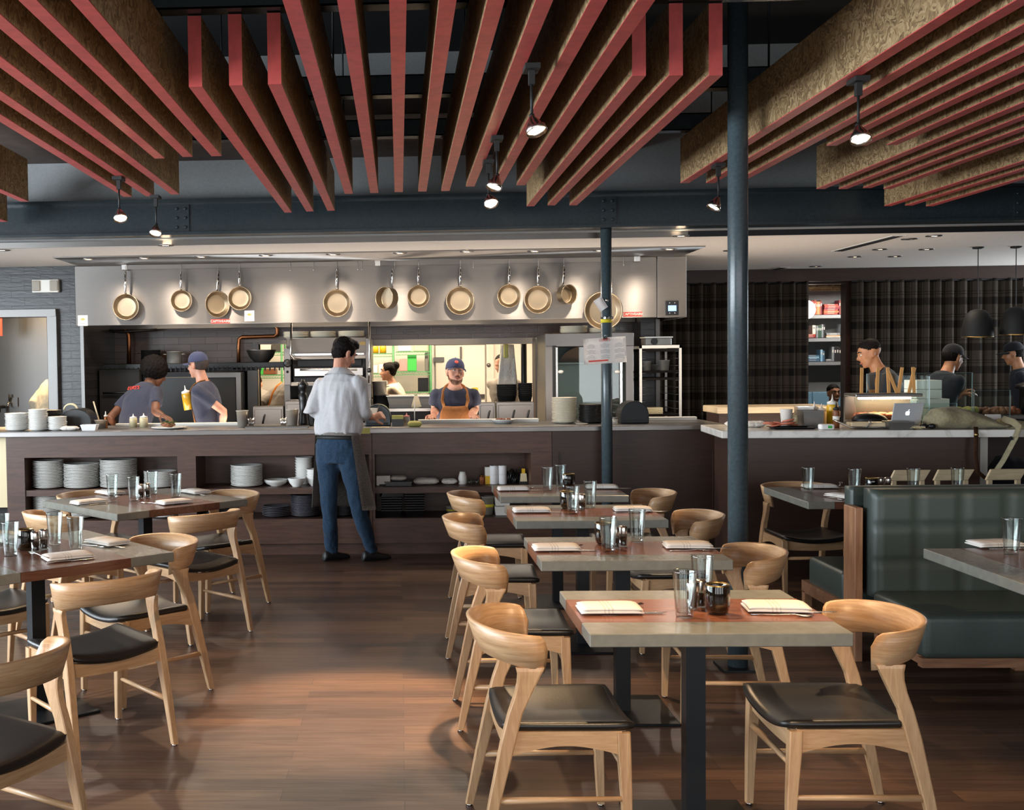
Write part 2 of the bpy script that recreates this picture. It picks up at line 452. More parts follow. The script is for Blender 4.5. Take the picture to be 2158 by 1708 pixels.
# ---------------------------------------------------------------- the shell
YC = 9.2          # counter front
ZC = 1.08         # counter top
YH = 10.9         # hood front
YB = 12.25        # kitchen back wall
ZS = 2.655        # soffit ceiling
def wall(name, mat, boxes):
    m = MB()
    for b in boxes: m.box(*b)
    return structure(m.build(name, mat))
structure(MB().box(-6.6, 9.4, -4.2, 17, -.12, 0).build('floor', 'plank_floor'))
wall('ceiling', 'black_deck', [(-6.6, 9.4, -4.2, 9.4, 4.2, 4.35)])
wall('ceiling_deck', 'brown_deck', [(-6.6, 1.9, 7.6, 9.14, 3.34, 3.46)])
wall('wall_upper', 'grey_plaster', [(-6.6, 9.4, 9.16, 9.3, 2.7, 4.2)])
wall('ceiling_kitchen', 'white_ceiling', [(-6.6, 9.4, 9.32, 17, ZS, ZS + .12)])
# left wall with three street windows and one added to light the counter, wall behind the camera with four
def windowed(name, mat, x0, x1, openings, z0, z1, top, axis, a, b):
    m = MB(); e = sorted(openings); cuts = [x0] + [q for o in e for q in o] + [x1]
    def bx(u0, u1, w0, w1):
        if axis == 'x': m.box(a, b, u0, u1, w0, w1)
        else: m.box(u0, u1, a, b, w0, w1)
    for i in range(0, len(cuts), 2): bx(cuts[i], cuts[i + 1], 0, top)
    for u0, u1 in e: bx(u0, u1, 0, z0); bx(u0, u1, z1, top)
    return structure(m.build(name, mat))
windowed('wall_left', 'grey_plaster', -4.2, 17, [(-.5, 1.7), (1.9, 4.1), (4.3, 6.5), (6.7, 8.9)], .8, 2.7, 4.2, 'x', -6.3, -6.15)
windowed('wall_front', 'grey_plaster', -6.6, 9.4, [(-4.75, -2.45), (-1.75, .55), (1.25, 3.55), (4.25, 6.55)], .65, 2.95, 4.2, 'y', -3.7, -3.55)
windowed('wall_right', 'brown_deck', -4.2, 17, [(11.1, 12.9)], .8, 2.4, 4.2, 'x', 8.3, 8.45)
# kitchen back wall: cooking line wall with two pass-through openings, side room doorway on the left
xl = AX(176, 800, YH + .1); xr = AX(1385, 760, 11.85)
pa0, pa1 = AX(546, 800, YB), AX(612, 800, YB)
pb0, pb1 = AX(778, 800, YB), AX(1148, 800, YB)
pz = AZ(960, 721, YB)
wall('wall_back', 'brown_tile', [(xl - .02, pa0, YB, YB + .14, 0, ZS), (pa0, pa1, YB, YB + .14, AZ(570, 722, YB), ZS), (pa0, pa1, YB, YB + .14, 0, 1.0),
     (pa1, pb0, YB, YB + .14, 0, ZS), (pb0, pb1, YB, YB + .14, pz + .035, ZS), (pb0, pb1, YB, YB + .14, 0, .95), (pb1, xr, YB, YB + .14, 0, ZS)])
st = MB().box(pb0 - .02, pb1 + .02, YB - .05, YB + .17, pz - .03, pz + .035).box(pa0 - .01, pa1, YB - .01, YB + .15, AZ(570, 722, YB) - .02, AZ(570, 722, YB) + .02)
st.box(pa0 - .06, pa0, YB - .01, YB + .15, 1.0, AZ(570, 722, YB))
structure(st.build('trim_1', 'brushed_steel'))
# dark tiled wing wall left of the line, with the doorway
dx0, dx1 = -5.2, AX(122, 760, YH + .1); dz = AZ(60, 668, YH + .1)
wall('wall_kitchen_left', 'black_tile', [(dx1, xl, YH + .1, YH + .3, 0, ZS), (-6.15, dx1, YH + .1, YH + .3, dz, ZS), (-6.15, dx0, YH + .1, YH + .3, 0, dz), (xl - .2, xl, YH + .3, YB + .14, 0, ZS)])
wall('wall_kitchen_right', 'black_tile', [(xr - .18, xr, 11.82, YB, 0, ZS)])
d = MB().box(dx1 - .085, dx1 + .01, YH + .03, YH + .33, 0, dz + .0).box(dx0, dx1 + .01, YH + .03, YH + .33, dz - .0, dz + .075)
structure(d.bevel(.004, 1).build('door_1', 'dull_steel'))
structure(MB().box(xl - .012, xl + .022, YH + .06, YH + .1, 0, 2.06).box(xr - .03, xr + .012, 11.78, 11.82, 0, 2.06).build('trim_2', 'dull_steel'))
# rooms behind
wall('wall_side_room', 'dull_steel', [(-6.15, -3.98, 12.9, 13.0, 0, ZS)])
wall('wall_side_room_end', 'white_board', [(-3.98, -3.3, 13.6, 13.7, 0, ZS), (-4.0, -3.9, 12.9, 13.6, 2.2, ZS)])
wall('wall_back_kitchen', 'white_board', [(-2.5, 2.35, 14.95, 15.05, 0, ZS), (-2.6, -2.5, YB + .14, 15, 0, ZS), (2.3, 2.4, YB + .14, 15, 0, ZS)])
# wall behind the drapes with the alcove opening and the window on the far right
YD = 12.9
ax0, ax1 = AX(1699, 760, YD), AX(1786, 760, YD)
wx0, wx1 = AX(2137, 760, YD + .1), AX(2153, 760, YD + .1)
zt = AZ(1740, 598, YD)
wall('wall_drapes', 'walnut_dark', [(2.4, ax0, YD + .06, YD + .2, 0, ZS), (ax0, ax1, YD + .06, YD + .2, zt, ZS), (ax1, wx0, YD + .06, YD + .2, 0, ZS), (wx0, wx1, YD + .06, YD + .2, 2.42, ZS), (wx0, wx1, YD + .06, YD + .2, 0, .9), (wx1, 8.3, YD + .06, YD + .2, 0, ZS)])
structure(MB().box(2.75, 8.3, YD - .1, YD + .05, AZ(1500, 598, YD), ZS - .005).build('trim_3', 'walnut_dark'))
structure(MB().box(wx0, wx1, YD + .1, YD + .13, 1.28, 1.32).box(wx0, wx0 + .03, YD + .09, YD + .15, .9, 2.42).box(wx0, wx1, YD + .1, YD + .13, 2.36, 2.42).build('window_1', 'dark_steel'))
YA = 15.3
wall('wall_alcove', 'grey_plaster', [(4.6, 7.6, YA, YA + .1, 0, ZS), (4.6, 4.7, YD + .2, YA, 0, ZS), (7.5, 7.6, YD + .2, YA, 0, ZS)])
# steel facia under the beam at the soffit edge
fx = AX(1448, 490, 9.32)
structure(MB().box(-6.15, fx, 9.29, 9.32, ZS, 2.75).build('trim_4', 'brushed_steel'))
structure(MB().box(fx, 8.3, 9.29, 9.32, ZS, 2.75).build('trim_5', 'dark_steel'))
# recessed stainless ceiling panel in front of the hood
pn = MB().box(AX(111, 545, 10.05), AX(1487, 522, 10.05), 10.05, 11.4, ZS - .012, ZS - .001)
structure(pn.build('ceiling_panel', 'brushed_steel'))
# ---------------------------------------------------------------- beam, columns
BY = 8.93
bz0, bz1 = AZ(839, 487, BY), AZ(839, 411, BY)
bt = thing('steel_beam', 'long dark blue-grey steel beam spanning the room above the open kitchen', 'beam', (0, 9.02, bz0))
h = bz1 - bz0
MB().box(-6.1, 8.25, -.012, .012, .02, h - .02).build('web', 'steel_paint', bt)
MB().box(-6.1, 8.25, -.095, .095, 0, .022).build('flange', 'steel_paint', bt)
MB().box(-6.1, 8.25, -.095, .095, h - .022, h).build('flange', 'steel_paint', bt)
for px in (382, 1281, 2154):
    x = AX(px, 450, 9.0)
    p = MB().box(x - .065, x + .065, -.026, -.012, .035, h - .035).build('splice_plate', 'steel_paint', bt)
    for dx in (-.035, .035):
        for k in range(3):
            MB().lathe([(.013, 0), (.013, .006), (.008, .01)], seg=10, T=Matrix.Translation((x + dx, -.026, .07 + k * (h - .14) / 2)) @ Matrix.Rotation(pi / 2, 4, 'X')).build('bolt', 'steel_paint', p)
# big column near the tables
pb = on(1555, 1408, 0)
ct = thing('steel_column', 'thick round dark steel column standing among the tables in front of the booth', 'column', (pb.x, pb.y, 0))
MB().cyl(.051, .012, 4.18, seg=28).build('shaft', 'column_paint', ct)
MB().box(-.1, .1, -.1, .1, 0, .012).build('base_plate', 'table_steel', ct)
# thin column at the counter
qy = 9.06; qx = AX(1278, 700, qy)
ct = thing('steel_column', 'thin round steel column against the counter front carrying the beam', 'column', (qx, qy, 0))
MB().cyl(.045, .012, bz0 - .002, seg=24).build('shaft', 'column_paint', ct)
MB().box(-.075, .075, -.075, .075, 0, .012).build('base_plate', 'table_steel', ct)
zb = AZ(1278, 677, qy)
plabel(MB().lathe([(.0452, zb - .014), (.0462, zb - .014), (.0462, zb + .016), (.0452, zb + .016)], seg=24).build('tape_band', 'yellow_tape', ct), 'yellow tape wrapped round the column')
mb = MB().lathe([(.0452, zb + .02), (.0475, zb + .02), (.0475, zb + .034), (.0452, zb + .034)], seg=24)
plabel(mb.build('magnet_strip', 'rubber', ct), 'black magnetic strip')
for i, a in enumerate((-112, -80, -48)):
    o = thing('binder_clip', ['chrome clip on the column strip, left of three', 'chrome clip on the column strip, middle of three', 'chrome clip on the column strip, right of three'][i], 'clip', (qx + .052 * math.cos(R(a)), qy + .052 * math.sin(R(a)), zb + .024), R(a + 90), 'clips on the thin column')
    MB().lathe([(.0115, -.012), (.013, 0), (.009, .006), (.004, .012)], seg=12, T=Matrix.Rotation(-pi / 2, 4, 'X') @ Matrix.Translation((0, 0, 0))).build('magnet', 'polished_steel', o)
def sheet(name, label, px, w, hh, tilt, y, mat='paper'):
    c = at(px[0], px[1], y); o = thing(name, label, 'paper', c); o.rotation_euler = (0, R(tilt), 0)
    m = MB()
    nx = 8
    g = [[m.v((-w / 2 + w * i / nx, .010 * math.cos(i / nx * pi * 2 - 1) * .5, -hh / 2 + hh * j / 4)) for i in range(nx + 1)] for j in range(5)]
    for j in range(4):
        for i in range(nx): m.face([g[j][i], g[j][i + 1], g[j + 1][i + 1], g[j + 1][i]], True)
    bmesh.ops.solidify(m.b, geom=m.b.faces[:], thickness=.0008)
    m.build('sheet_face', mat, o); return o
mn = sheet('menu_sheet', 'white printed menu sheet clipped to the thin column', (1275, 739), .345, .212, -3, qy - .060)
def text(body, size, mat, parent, loc, rot=(pi / 2, 0, 0), name='lettering', ext=.0006, align='CENTER', bold=0):
    c = bpy.data.curves.new(name, 'FONT'); c.body = body; c.size = size; c.align_x = align; c.align_y = 'CENTER'; c.extrude = ext; c.offset = bold
    t = bpy.data.objects.new(name, c); dg = bpy.context.evaluated_depsgraph_get()
    COL.objects.link(t); dg.update(); me = bpy.data.meshes.new_from_object(t.evaluated_get(dg)); bpy.data.objects.remove(t)
    me.materials.clear(); me.materials.append(M[mat])
    o = bpy.data.objects.new(name, me); COL.objects.link(o); o.parent = parent; o.location = loc; o.rotation_euler = rot; return o
plabel(text("LUKE'S", .03, 'red_print', mn, (0, -.0075, .086)), 'red heading')
tx = MB(); rr = random.Random(3)
for cxx in (-.115, 0, .115):
    for blk in range(3):
        z0 = .055 - blk * .045
        for r_ in range(5):
            w = (.03 if r_ == 0 else rr.uniform(.05, .085)); zz_ = z0 - r_ * .0075
            tx.box(cxx - w / 2, cxx + w / 2, -.0068, -.0062, zz_ - .0011, zz_ + .0011)
plabel(tx.build('printed_lines', 'ink_grey', mn), 'grey lines of menu print')
MB().box(-.14, .02, -.0085, -.0078, -.087, -.074).build('red_bar', 'red_print', mn)
o = thing('binder_clip', 'black clip holding the menu sheet to the column', 'clip', (qx - .016, qy - .052, AZ(1275, 713, qy)), 0)
MB().box(-.022, .022, -.012, .006, -.012, .004).build('jaw', 'rubber', o)
MB().tube([(-.012, -.006, .004), (-.01, -.008, .022), (.01, -.008, .022), (.012, -.006, .004)], .0018, 6).build('handle', 'polished_steel', o)
nt = sheet('note_slip', 'small white ticket hanging askew from the thin column above the menu', (1266, 641), .075, .105, -33, qy - .055)
o = thing('binder_clip', 'chrome clip pinning the small askew ticket to the column', 'clip', at(1279, 633, qy - .053), 0)
MB().ball((0, 0, 0), (.014, .008, .013), 10, 7).build('magnet', 'polished_steel', o)
# ---------------------------------------------------------------- ceiling fins of strand board
ZF, FH, FT = 2.81, .295, .057
def fin(px, py, side, near, label, grp, h=FH):
    p = on(px, py, ZF); xa = p.x if side == 'l' else p.x - FT
    y1 = p.y; y0 = on(near[0], near[1], ZF).y if isinstance(near, tuple) else near
    o = MB().box(0, FT, 0, y1 - y0, .0015, h).build('ceiling_fin', 'strand_board', None, (xa, y0, ZF))
    tag(o, label, 'ceiling fin', grp)
    e = .0025
    m = MB().box(0, FT, -e, y1 - y0 + e, -e, .0015).box(0, FT, -e, 0, .0015, h)
    if side == 'e': m.box(0, FT, y1 - y0, y1 - y0 + e, .0015, h)
    m.build('painted_edge', 'red_paint', o)
    return o
FIN = []
lf = [((16, 467), 7.0, 'short lowest strand-board fin at the far left frame edge'), ((60, 424), 6.0, 'strand-board fin cut off by the left frame edge above the lowest one'),
      ((278, 414), 1.2, None), ((325, 413), 1.2, None), ((378, 409), 1.2, None), ((347, 333), 1.2, None), ((406, 329.5), 1.2, None), ((467, 328), 1.2, None)]
k = 0
for p, ny, lb in lf:
    if lb is None: lb = '%s long strand-board fin from the left in the left ceiling cluster' % ORD[k]; k += 1
    fin(p[0], p[1], 'r', ny, lb, 'ceiling fins left')
cf = [((615, 447.5), 'r', (410, 182)), ((661, 445), 'r', (487, 179)), ((705.7, 443.5), 'r', (570, 176.5)), ((743.8, 407.7), 'r', 1.2), ((797.5, 406), 'r', 1.2), ((849, 404), 'r', 1.2), ((881.4, 403.3), 'l', 1.2), ((930, 402), 'l', 1.2),
      ((982, 392.6), 'l', 1.2), ((1039, 391), 'l', 1.2), ((1088.6, 390), 'l', 1.2), ((1110, 434.5), 'l', (1318, 159.5)), ((1154, 432.5), 'l', (1401, 158.5)), ((1200, 432.5), 'l', (1486, 158.5))]
for k, (p, s_, ny) in enumerate(cf):
    fin(p[0], p[1], s_, ny, '%s red-edged fin from the left in the centre ceiling cluster' % ORD[k], 'ceiling fins centre')
rf = [(1434, 385.3), (1488, 385.3), (1541, 386), (1742, 306.6), (1804, 306.6), (1869, 305), (1720.7, 398), (1768, 398), (1819, 396), (1862, 397.6), (1863.6, 434), (1907, 433), (1951.5, 434.5)]
rl = ['tall strand-board fin bordering the right cluster, running behind the thick column', 'second fin of the right cluster, ending by the column spotlight', 'third fin of the right cluster, its end hidden behind the thick column',
      'first of three shorter-reaching fins of the right cluster', 'middle of three shorter-reaching fins of the right cluster', 'last of three shorter-reaching fins of the right cluster',
      'wide-faced fin end right of the column at the beam', 'fin directly right of the wide-faced fin end at the beam', 'second fin right of the wide-faced fin end at the beam', 'third fin right of the wide-faced fin end at the beam',
      'lowest broad fin end overlapping the beam at right', 'fin directly right of the lowest broad fin end', 'rightmost fin end overlapping the beam']
for p, lb in zip(rf, rl): fin(p[0], p[1], 'l', 1.2, lb, 'ceiling fins right')
# extra nearer fins of the right cluster that only show at the frame edge
for k in range(2):
    pass
# dark steel channels that carry the fins
for k, (yy, x0, x1, zz_, lb) in enumerate(((4.62, -1.35, 2.05, ZF + FH + .005, 'front dark steel channel carrying the centre fins'), (6.15, -1.35, 2.05, ZF + FH + .005, 'middle dark steel channel above the centre fins'), (7.25, -1.35, 2.05, ZF + FH + .005, 'rear dark steel channel above the centre fins'),
    (5.2, -4.6, -1.45, ZF + FH + .005, 'dark steel channel above the left fins'), (5.0, 2.2, 7.0, ZF + FH + .005, 'dark steel channel above the right fins'))):
    o = MB().box(x0, x1, -.045, -.039, 0, .11).box(x0, x1, -.045, .045, 0, .007).box(x0, x1, -.045, .045, .103, .11).build('steel_channel', 'steel_paint', None, (0, yy, zz_))
    tag(o, lb, 'steel channel', 'fin hangers')
    for kk in range(int((x1 - x0) / .8) + 1):
        MB().tube([(x0 + .2 + kk * .8, 0, .1), (x0 + .2 + kk * .8, 0, 4.21 - zz_)], .006, 6).build('hanger_rod', 'table_steel', o)
# ---------------------------------------------------------------- track spotlights
def track(can, label, target, power, size=46, lit=True, drop=.2):
    c = on(can[0], can[1], ZF - .004) if len(can) == 2 else Vector(can)
    o = thing('track_spotlight', label, 'spotlight', c, 0, 'track spotlights')
    MB().box(-.03, .03, -.05, .05, -.02, 0).build('canopy', 'rubber', o)
    MB().box(-.012, .012, -.014, .014, -.075, -.02).tube([(0, 0, -.07), (0, 0, -drop)], .006, 8).ball((0, 0, -drop), .013, 10, 7).build('stem', 'rubber', o)
    p = Vector((0, 0, -drop)); d = (Vector(target) - (Vector(c) + p)).normalized()
    Q = Matrix.Translation(p) @ d.to_track_quat('Z', 'Y').to_matrix().to_4x4()
    MB().lathe([(.011, .0), (.016, .012), (.026, .03), (.040, .055), (.043, .075), (.040, .076), (.037, .06), (.02, .035), (.01, .03)], seg=20, T=Q, caps=False).build('lamp_head', 'polished_steel', o)
    MB().lathe([(.0376, .062), (.025, .066), (.001, .068)], seg=18, T=Q, caps=False).build('bulb', 'lamp_warm', o)
    L = spot('spotlight', Vector(c) + p + d * .085, target, power, size, .65)
    return o
TL = [((250, 374), 'bare-looking spotlight with a starry glare under the left fins', (-1.05, 5.3, 0), 95), ((328, 413), 'small spotlight hanging low in front of the beam at left', (-1.65, 6.6, .76), 75),
      ((1120, 139), 'nearest spotlight of the three under the centre fins', (1.0, 3.75, .76), 125), ((1047, 289), 'spotlight in the middle of the three under the centre fins', (-.2, 5.05, 0), 560, 34), ((1029, 339), 'farthest spotlight of the three under the centre fins', (.9, 5.15, .76), 95),
      ((1809, 165), 'spotlight with chrome bracket under the right fins, right of the thick column', (1.9, 3.6, .2), 70), ((1514, 346), 'spotlight hanging just left of the thick column', (1.0, 6.5, .76), 95)]
for a in TL: track(*a)
track((.95, 2.3, ZF - .004), 'spotlight above the nearest table, out of the frame', (.85, 4.2, .3), 120)
track((-1.5, 2.6, ZF - .004), 'spotlight above the left aisle, out of the frame', (-1.3, 4.3, .4), 70)
track((3.3, 3.3, ZF - .004), 'spotlight above the booth, out of the frame', (3.0, 5.2, .5), 45)
# ---------------------------------------------------------------- recessed ceiling lights and vents
def downl(px, py, label, grp, lit=True, power=9, r=.045, z=None):
    zc = (ZS - .0125) if grp == 'hood ceiling lights' else ZS - .0005
    c = on(px, py, zc); o = thing('recessed_light', label, 'ceiling light', c, 0, grp)
    MB().lathe([(r + .03, 0), (r + .03, -.005), (r, -.007), (r - .002, -.001)], seg=20, caps=False).build('trim_ring', 'dull_steel' if grp != 'hood ceiling lights' else 'brushed_steel', o)
    MB().lathe([(r, -.0012), (.001, -.004)], seg=18, caps=False).build('lens', 'downlight' if lit else 'rubber', o)
    if lit: spot('downlight', c + Vector((0, 0, -.02)), c + Vector((0, 0, -2)), power, 162 if grp == 'hood ceiling lights' else 95, .35, (1, .84, .67), .03)
for i, (a, b) in enumerate(((186, 546), (304, 544), (424, 541), (560, 538), (702, 536), (843, 533), (984, 530), (1127, 529), (1265, 528), (1411, 525))):
    downl(a, b, '%s small round light from the left in the steel panel before the hood' % ORD[i], 'hood ceiling lights', True, 17, .036)
for a, b, lb, lit in ((4, 527, 'recessed light at the far left of the white kitchen ceiling', 1), (349, 517, 'recessed light in the white ceiling above the hood pans at left', 1), (1435, 497, 'recessed light in the white ceiling just left of the thick column', 1), (1969, 497, 'recessed light nearest the beam at right', 1),
      (1855, 525.5, 'recessed light left of a pair below the slot vent', 1), (1953, 525.5, 'recessed light right of a pair below the slot vent', 1), (1802, 541, 'recessed light below the slot vent, left in the rear pair', 1), (1887, 540.5, 'recessed light below the slot vent, right in the rear pair', 1),
      (1720, 561.5, 'recessed light deep in the ceiling above the bookshelf alcove', 1), (1917, 503.5, 'unlit recessed fitting beside the slot vent', 0), (1655, 569.5, 'unlit recessed fitting right of the thick column', 0), (1540, 528, 'small white ceiling sensor left of the thick column', 0)):
    downl(a, b, lb, 'ceiling downlights', bool(lit), 14, .04)
for k, (p0, p1, lb) in enumerate((((1765, 529), (1895, 496), 'long white slot vent in the ceiling near the beam'), ((1585, 576), (1655, 563), 'shorter slot vent right of the thick column'))):
    a, b = on(p0[0], p0[1], ZS - .001), on(p1[0], p1[1], ZS - .001); d = b - a; L = d.length
    o = thing('ceiling_vent', lb, 'vent', (a + b) / 2, math.atan2(d.y, d.x), 'slot vents')
    MB().box(-L / 2, L / 2, -.06, .06, -.006, 0).build('vent_frame', 'white_plastic', o)
    for q in (-.03, 0, .03): MB().box(-L / 2 + .02, L / 2 - .02, q - .009, q + .009, -.009, -.006).build('slot', 'rubber', o)
# ---------------------------------------------------------------- black dome pendants
for px, py, lb in ((2060, 710, 'black dome pendant lamp, left of the two'), (2140, 705, 'black dome pendant lamp cut off by the right frame edge')):
    c = at(px, py, 10.6)
    o = thing('pendant_lamp', lb, 'pendant lamp', (c.x, c.y, c.z), 0, 'dome pendants'); r = .135
    MB().lathe([(r, 0), (r * .985, .08), (r * .9, .15), (r * .72, .215), (r * .45, .25), (.02, .262), (.02, .256), (r * .42, .244), (r * .68, .21), (r * .87, .147), (r * .96, .08), (r * .975, 0)], seg=28, caps=False).build('shade', 'matte_black', o)
    MB().lathe([(r + .001, -.004), (r + .002, .002), (r - .006, .002), (r - .006, -.004)], seg=28, caps=False).build('rim', 'brass', o)
    MB().tube([(0, 0, .26), (0, 0, ZS - c.z)], .004, 6).build('cord', 'rubber', o)
    MB().lathe([(.05, 0), (.05, -.015), (.01, -.02)], (0, 0, ZS - c.z), 18).build('canopy', 'rubber', o)
    MB().ball((0, 0, .11), .03, 10, 7).build('bulb', 'downlight', o)
# ---------------------------------------------------------------- dining chair (front = +y)
def chair_proto():
    t = thing('dining_chair', 'x', 'chair', (0, 0, 0), 0, 'ash dining chairs')
    # backrest: a wide band bent in a horseshoe whose ends flow down into the rear legs
    n = 30; rs = []
    for i in range(n + 1):
        u = -1 + 2 * i / n; a = u * R(117)
        cx = .222 * math.sin(a) * (1 + .06 * math.cos(a)); cy = -.085 - .165 * math.cos(a) * (1 if math.cos(a) > 0 else .55)
        nx, ny = math.sin(a), -math.cos(a)
        e = abs(u); zt = .785 - .028 * e ** 2; zb_ = .672 - .052 * e ** 2.2
        if e > .86:
            q = (e - .86) / .14; zt -= .045 * q ** 2.2; zb_ += .004 * q ** 2
        th = .012 if e < .9 else .012 * (1 - .35 * (e - .9) / .1)
        fl = .022 * (1 - .5 * e)
        def P(o, z, lean): return (cx + nx * (o + lean), cy + ny * (o + lean), z)
        zm = (zt + zb_) / 2
        rs.append([P(-th * .8, zt - .004, fl), P(0, zt, fl * 1.05), P(th * .8, zt - .004, fl), P(th, zm, .002), P(th * .8, zb_ + .004, -fl * .7), P(0, zb_, -fl * .8), P(-th * .8, zb_ + .004, -fl * .7), P(-th, zm, .002)])
    m = MB(); m.rings(rs); m.build('backrest', 'ash_band', t)
    def leg(pts, name):
        # pts: (x, y, z, half width x, half depth y)
        m = MB(); rs = []
        for x, y, z, a, b in pts:
            k = .82
            rs.append([(x - a, y - b * k, z), (x - a * k, y - b, z), (x + a * k, y - b, z), (x + a, y - b * k, z), (x + a, y + b * k, z), (x + a * k, y + b, z), (x - a * k, y + b, z), (x - a, y + b * k, z)])
        m.rings(rs, smooth=False); o = m.build(name, 'ash', t)
        MB().cyl(.011, 0, .008, (pts[0][0], pts[0][1]), 10).build('glide', 'polished_steel', o)
    for s in (-1, 1):
        leg([(s * .222, -.255, .008, .012, .014), (s * .218, -.215, .2, .015, .019), (s * .212, -.17, .40, .017, .024), (s * .210, -.145, .5, .016, .023), (s * .209, -.121, .56, .0145, .027), (s * .210, -.107, .60, .0135, .0315), (s * .212, -.099, .63, .0125, .0375), (s * .213, -.097, .642, .0115, .042), (s * .213, -.096, .654, .009, .046)], 'leg')
        leg([(s * .205, .222, .008, .012, .013), (s * .207, .216, .2, .0155, .017), (s * .209, .208, .36, .019, .021), (s * .209, .206, .43, .019, .021)], 'leg')
    for s in (-1, 1):
        # arched side rail
        y0, y1 = -.165, .2; up, lo = [], []
        for i in range(13):
            f = i / 12; y = y0 + (y1 - y0) * f; up.append((y, .435)); lo.append((y, .352 + .034 * math.sin(pi * f)))
        x = s * .209; MB().prism(lo + up[::-1], 'x', x - .011, x + .011).build('side_rail', 'ash_y', t)
        MB().tube([(s * .213, .212, .2), (s * .217, -.215, .2)], (.009, .013), 8, up=(1, 0, 0)).build('stretcher', 'ash_y', t)
    for y, z0 in ((.205, .365), (-.168, .37)):
        up, lo = [], []
        for i in range(15):
            f = i / 14; x = -.205 + .41 * f; d = -.028 * math.sin(pi * f); up.append((x, .432 + d)); lo.append((x, z0 + d * .3))
        MB().prism(lo + up[::-1], 'y', y - .011, y + .011).build('seat_rail', 'ash_x', t)
    MB().tube([(-.205, .212, .305), (.205, .212, .305)], (.0095, .0125), 8, up=(0, 1, 0)).build('stretcher', 'ash_x', t)
    # dished upholstered seat
    m = MB(); nx, ny = 18, 14; top, bot = [], []
    for j in range(ny + 1):
        v = -1 + 2 * j / ny; rt, rb = [], []
        for i in range(nx + 1):
            u = -1 + 2 * i / nx
            hw = .228 - .012 * (1 - v) / 2
            uu, vv = u, v
            k = max(abs(u), abs(v)); rnd = 1 - .06 * (abs(u) ** 6) * (abs(v) ** 6)
            x = hw * uu * rnd; y = .032 + .222 * vv * rnd
            dish = -.032 * (1 - u * u); edge = max(abs(u) ** 10, abs(v) ** 10)
            rt.append((x, y, .474 + dish - .014 * edge)); rb.append((x * .985, y * .985 + .0005, .436 + dish * .95 + .006 * edge))
        top.append(rt); bot.append(rb)
    T_ = [[m.v(p) for p in r] for r in top]; B_ = [[m.v(p) for p in r] for r in bot]
    for j in range(ny):
        for i in range(nx):
            m.face([T_[j][i], T_[j][i + 1], T_[j + 1][i + 1], T_[j + 1][i]], True); m.face([B_[j][i], B_[j + 1][i], B_[j + 1][i + 1], B_[j][i + 1]], True)
    per = [(0, i) for i in range(nx)] + [(j, nx) for j in range(ny)] + [(ny, nx - i) for i in range(nx)] + [(ny - j, 0) for j in range(ny)]
    for a, b in zip(per, per[1:] + per[:1]): m.face([T_[a[0]][a[1]], B_[a[0]][a[1]], B_[b[0]][b[1]], T_[b[0]][b[1]]], True)
    m.build('seat', 'black_vinyl', t)
    for o in bpy.data.objects:
        q = o
        while q.parent: q = q.parent
        if q is t and o.type == 'MESH':
            for v in o.data.vertices: v.co.z *= .963
    return t
CH = chair_proto(); _first = [True]
def chair(x, y, face, label):
    rz = R(face - 90)
    if _first[0]:
        _first[0] = False; CH.location = (x, y, 0); CH.rotation_euler = (0, 0, rz); CH['label'] = label; return CH
    return dup(CH, label, (x, y, 0), rz)
# right-hand row of two-seat tables; chairs at both ends
RT = [(1.0, 3.765), (1.01, 5.03), (1.03, 6.235), (1.045, 7.33)]
chair(.50, 3.74, 2, 'ash chair at left of the nearest two-seat table, its back to the aisle')
chair(.505, 4.98, 0, 'ash chair at left of the second two-seat table from the front')
chair(.51, 6.15, -2, 'ash chair at left of the third two-seat table from the front')
chair(.585, 7.27, 0, 'ash chair at left of the two-seat table nearest the counter')
chair(1.475, 3.76, 180, 'large ash chair at right foreground, pulled in to the nearest table')
chair(1.47, 5.03, 178, 'ash chair at right of the second two-seat table, before the thick column foot')
chair(1.54, 6.22, 180, 'ash chair at right of the third two-seat table from the front')
chair(1.54, 7.28, 184, 'ash chair at right of the two-seat table nearest the counter')
# two square tables turned like diamonds at left
LT = [(-1.66, 6.99), (-1.725, 5.045)]
chair(-1.316, 4.62, 132, 'ash chair with its back to us, drawn up to the nearer diamond-set table')
chair(-1.30, 5.37, 222, 'ash chair at the right corner side of the nearer diamond-set table')
chair(-1.263, 6.576, 137, 'ash chair with its back to us at the farther diamond-set table')
chair(-1.248, 7.364, 222, 'ash chair beyond the right corner of the farther diamond-set table')
chair(-2.13, 5.5, -46, 'ash chair behind the nearer diamond-set table, cut off by the left frame edge')
chair(-2.08, 7.41, -43, 'ash chair tucked behind the farther diamond-set table, facing us')
chair(-2.03, 6.60, 46, 'ash chair at the left side of the farther diamond-set table')
chair(-1.34, 3.36, 150, 'ash chair cut off by the lower left corner, curved back nearest us')
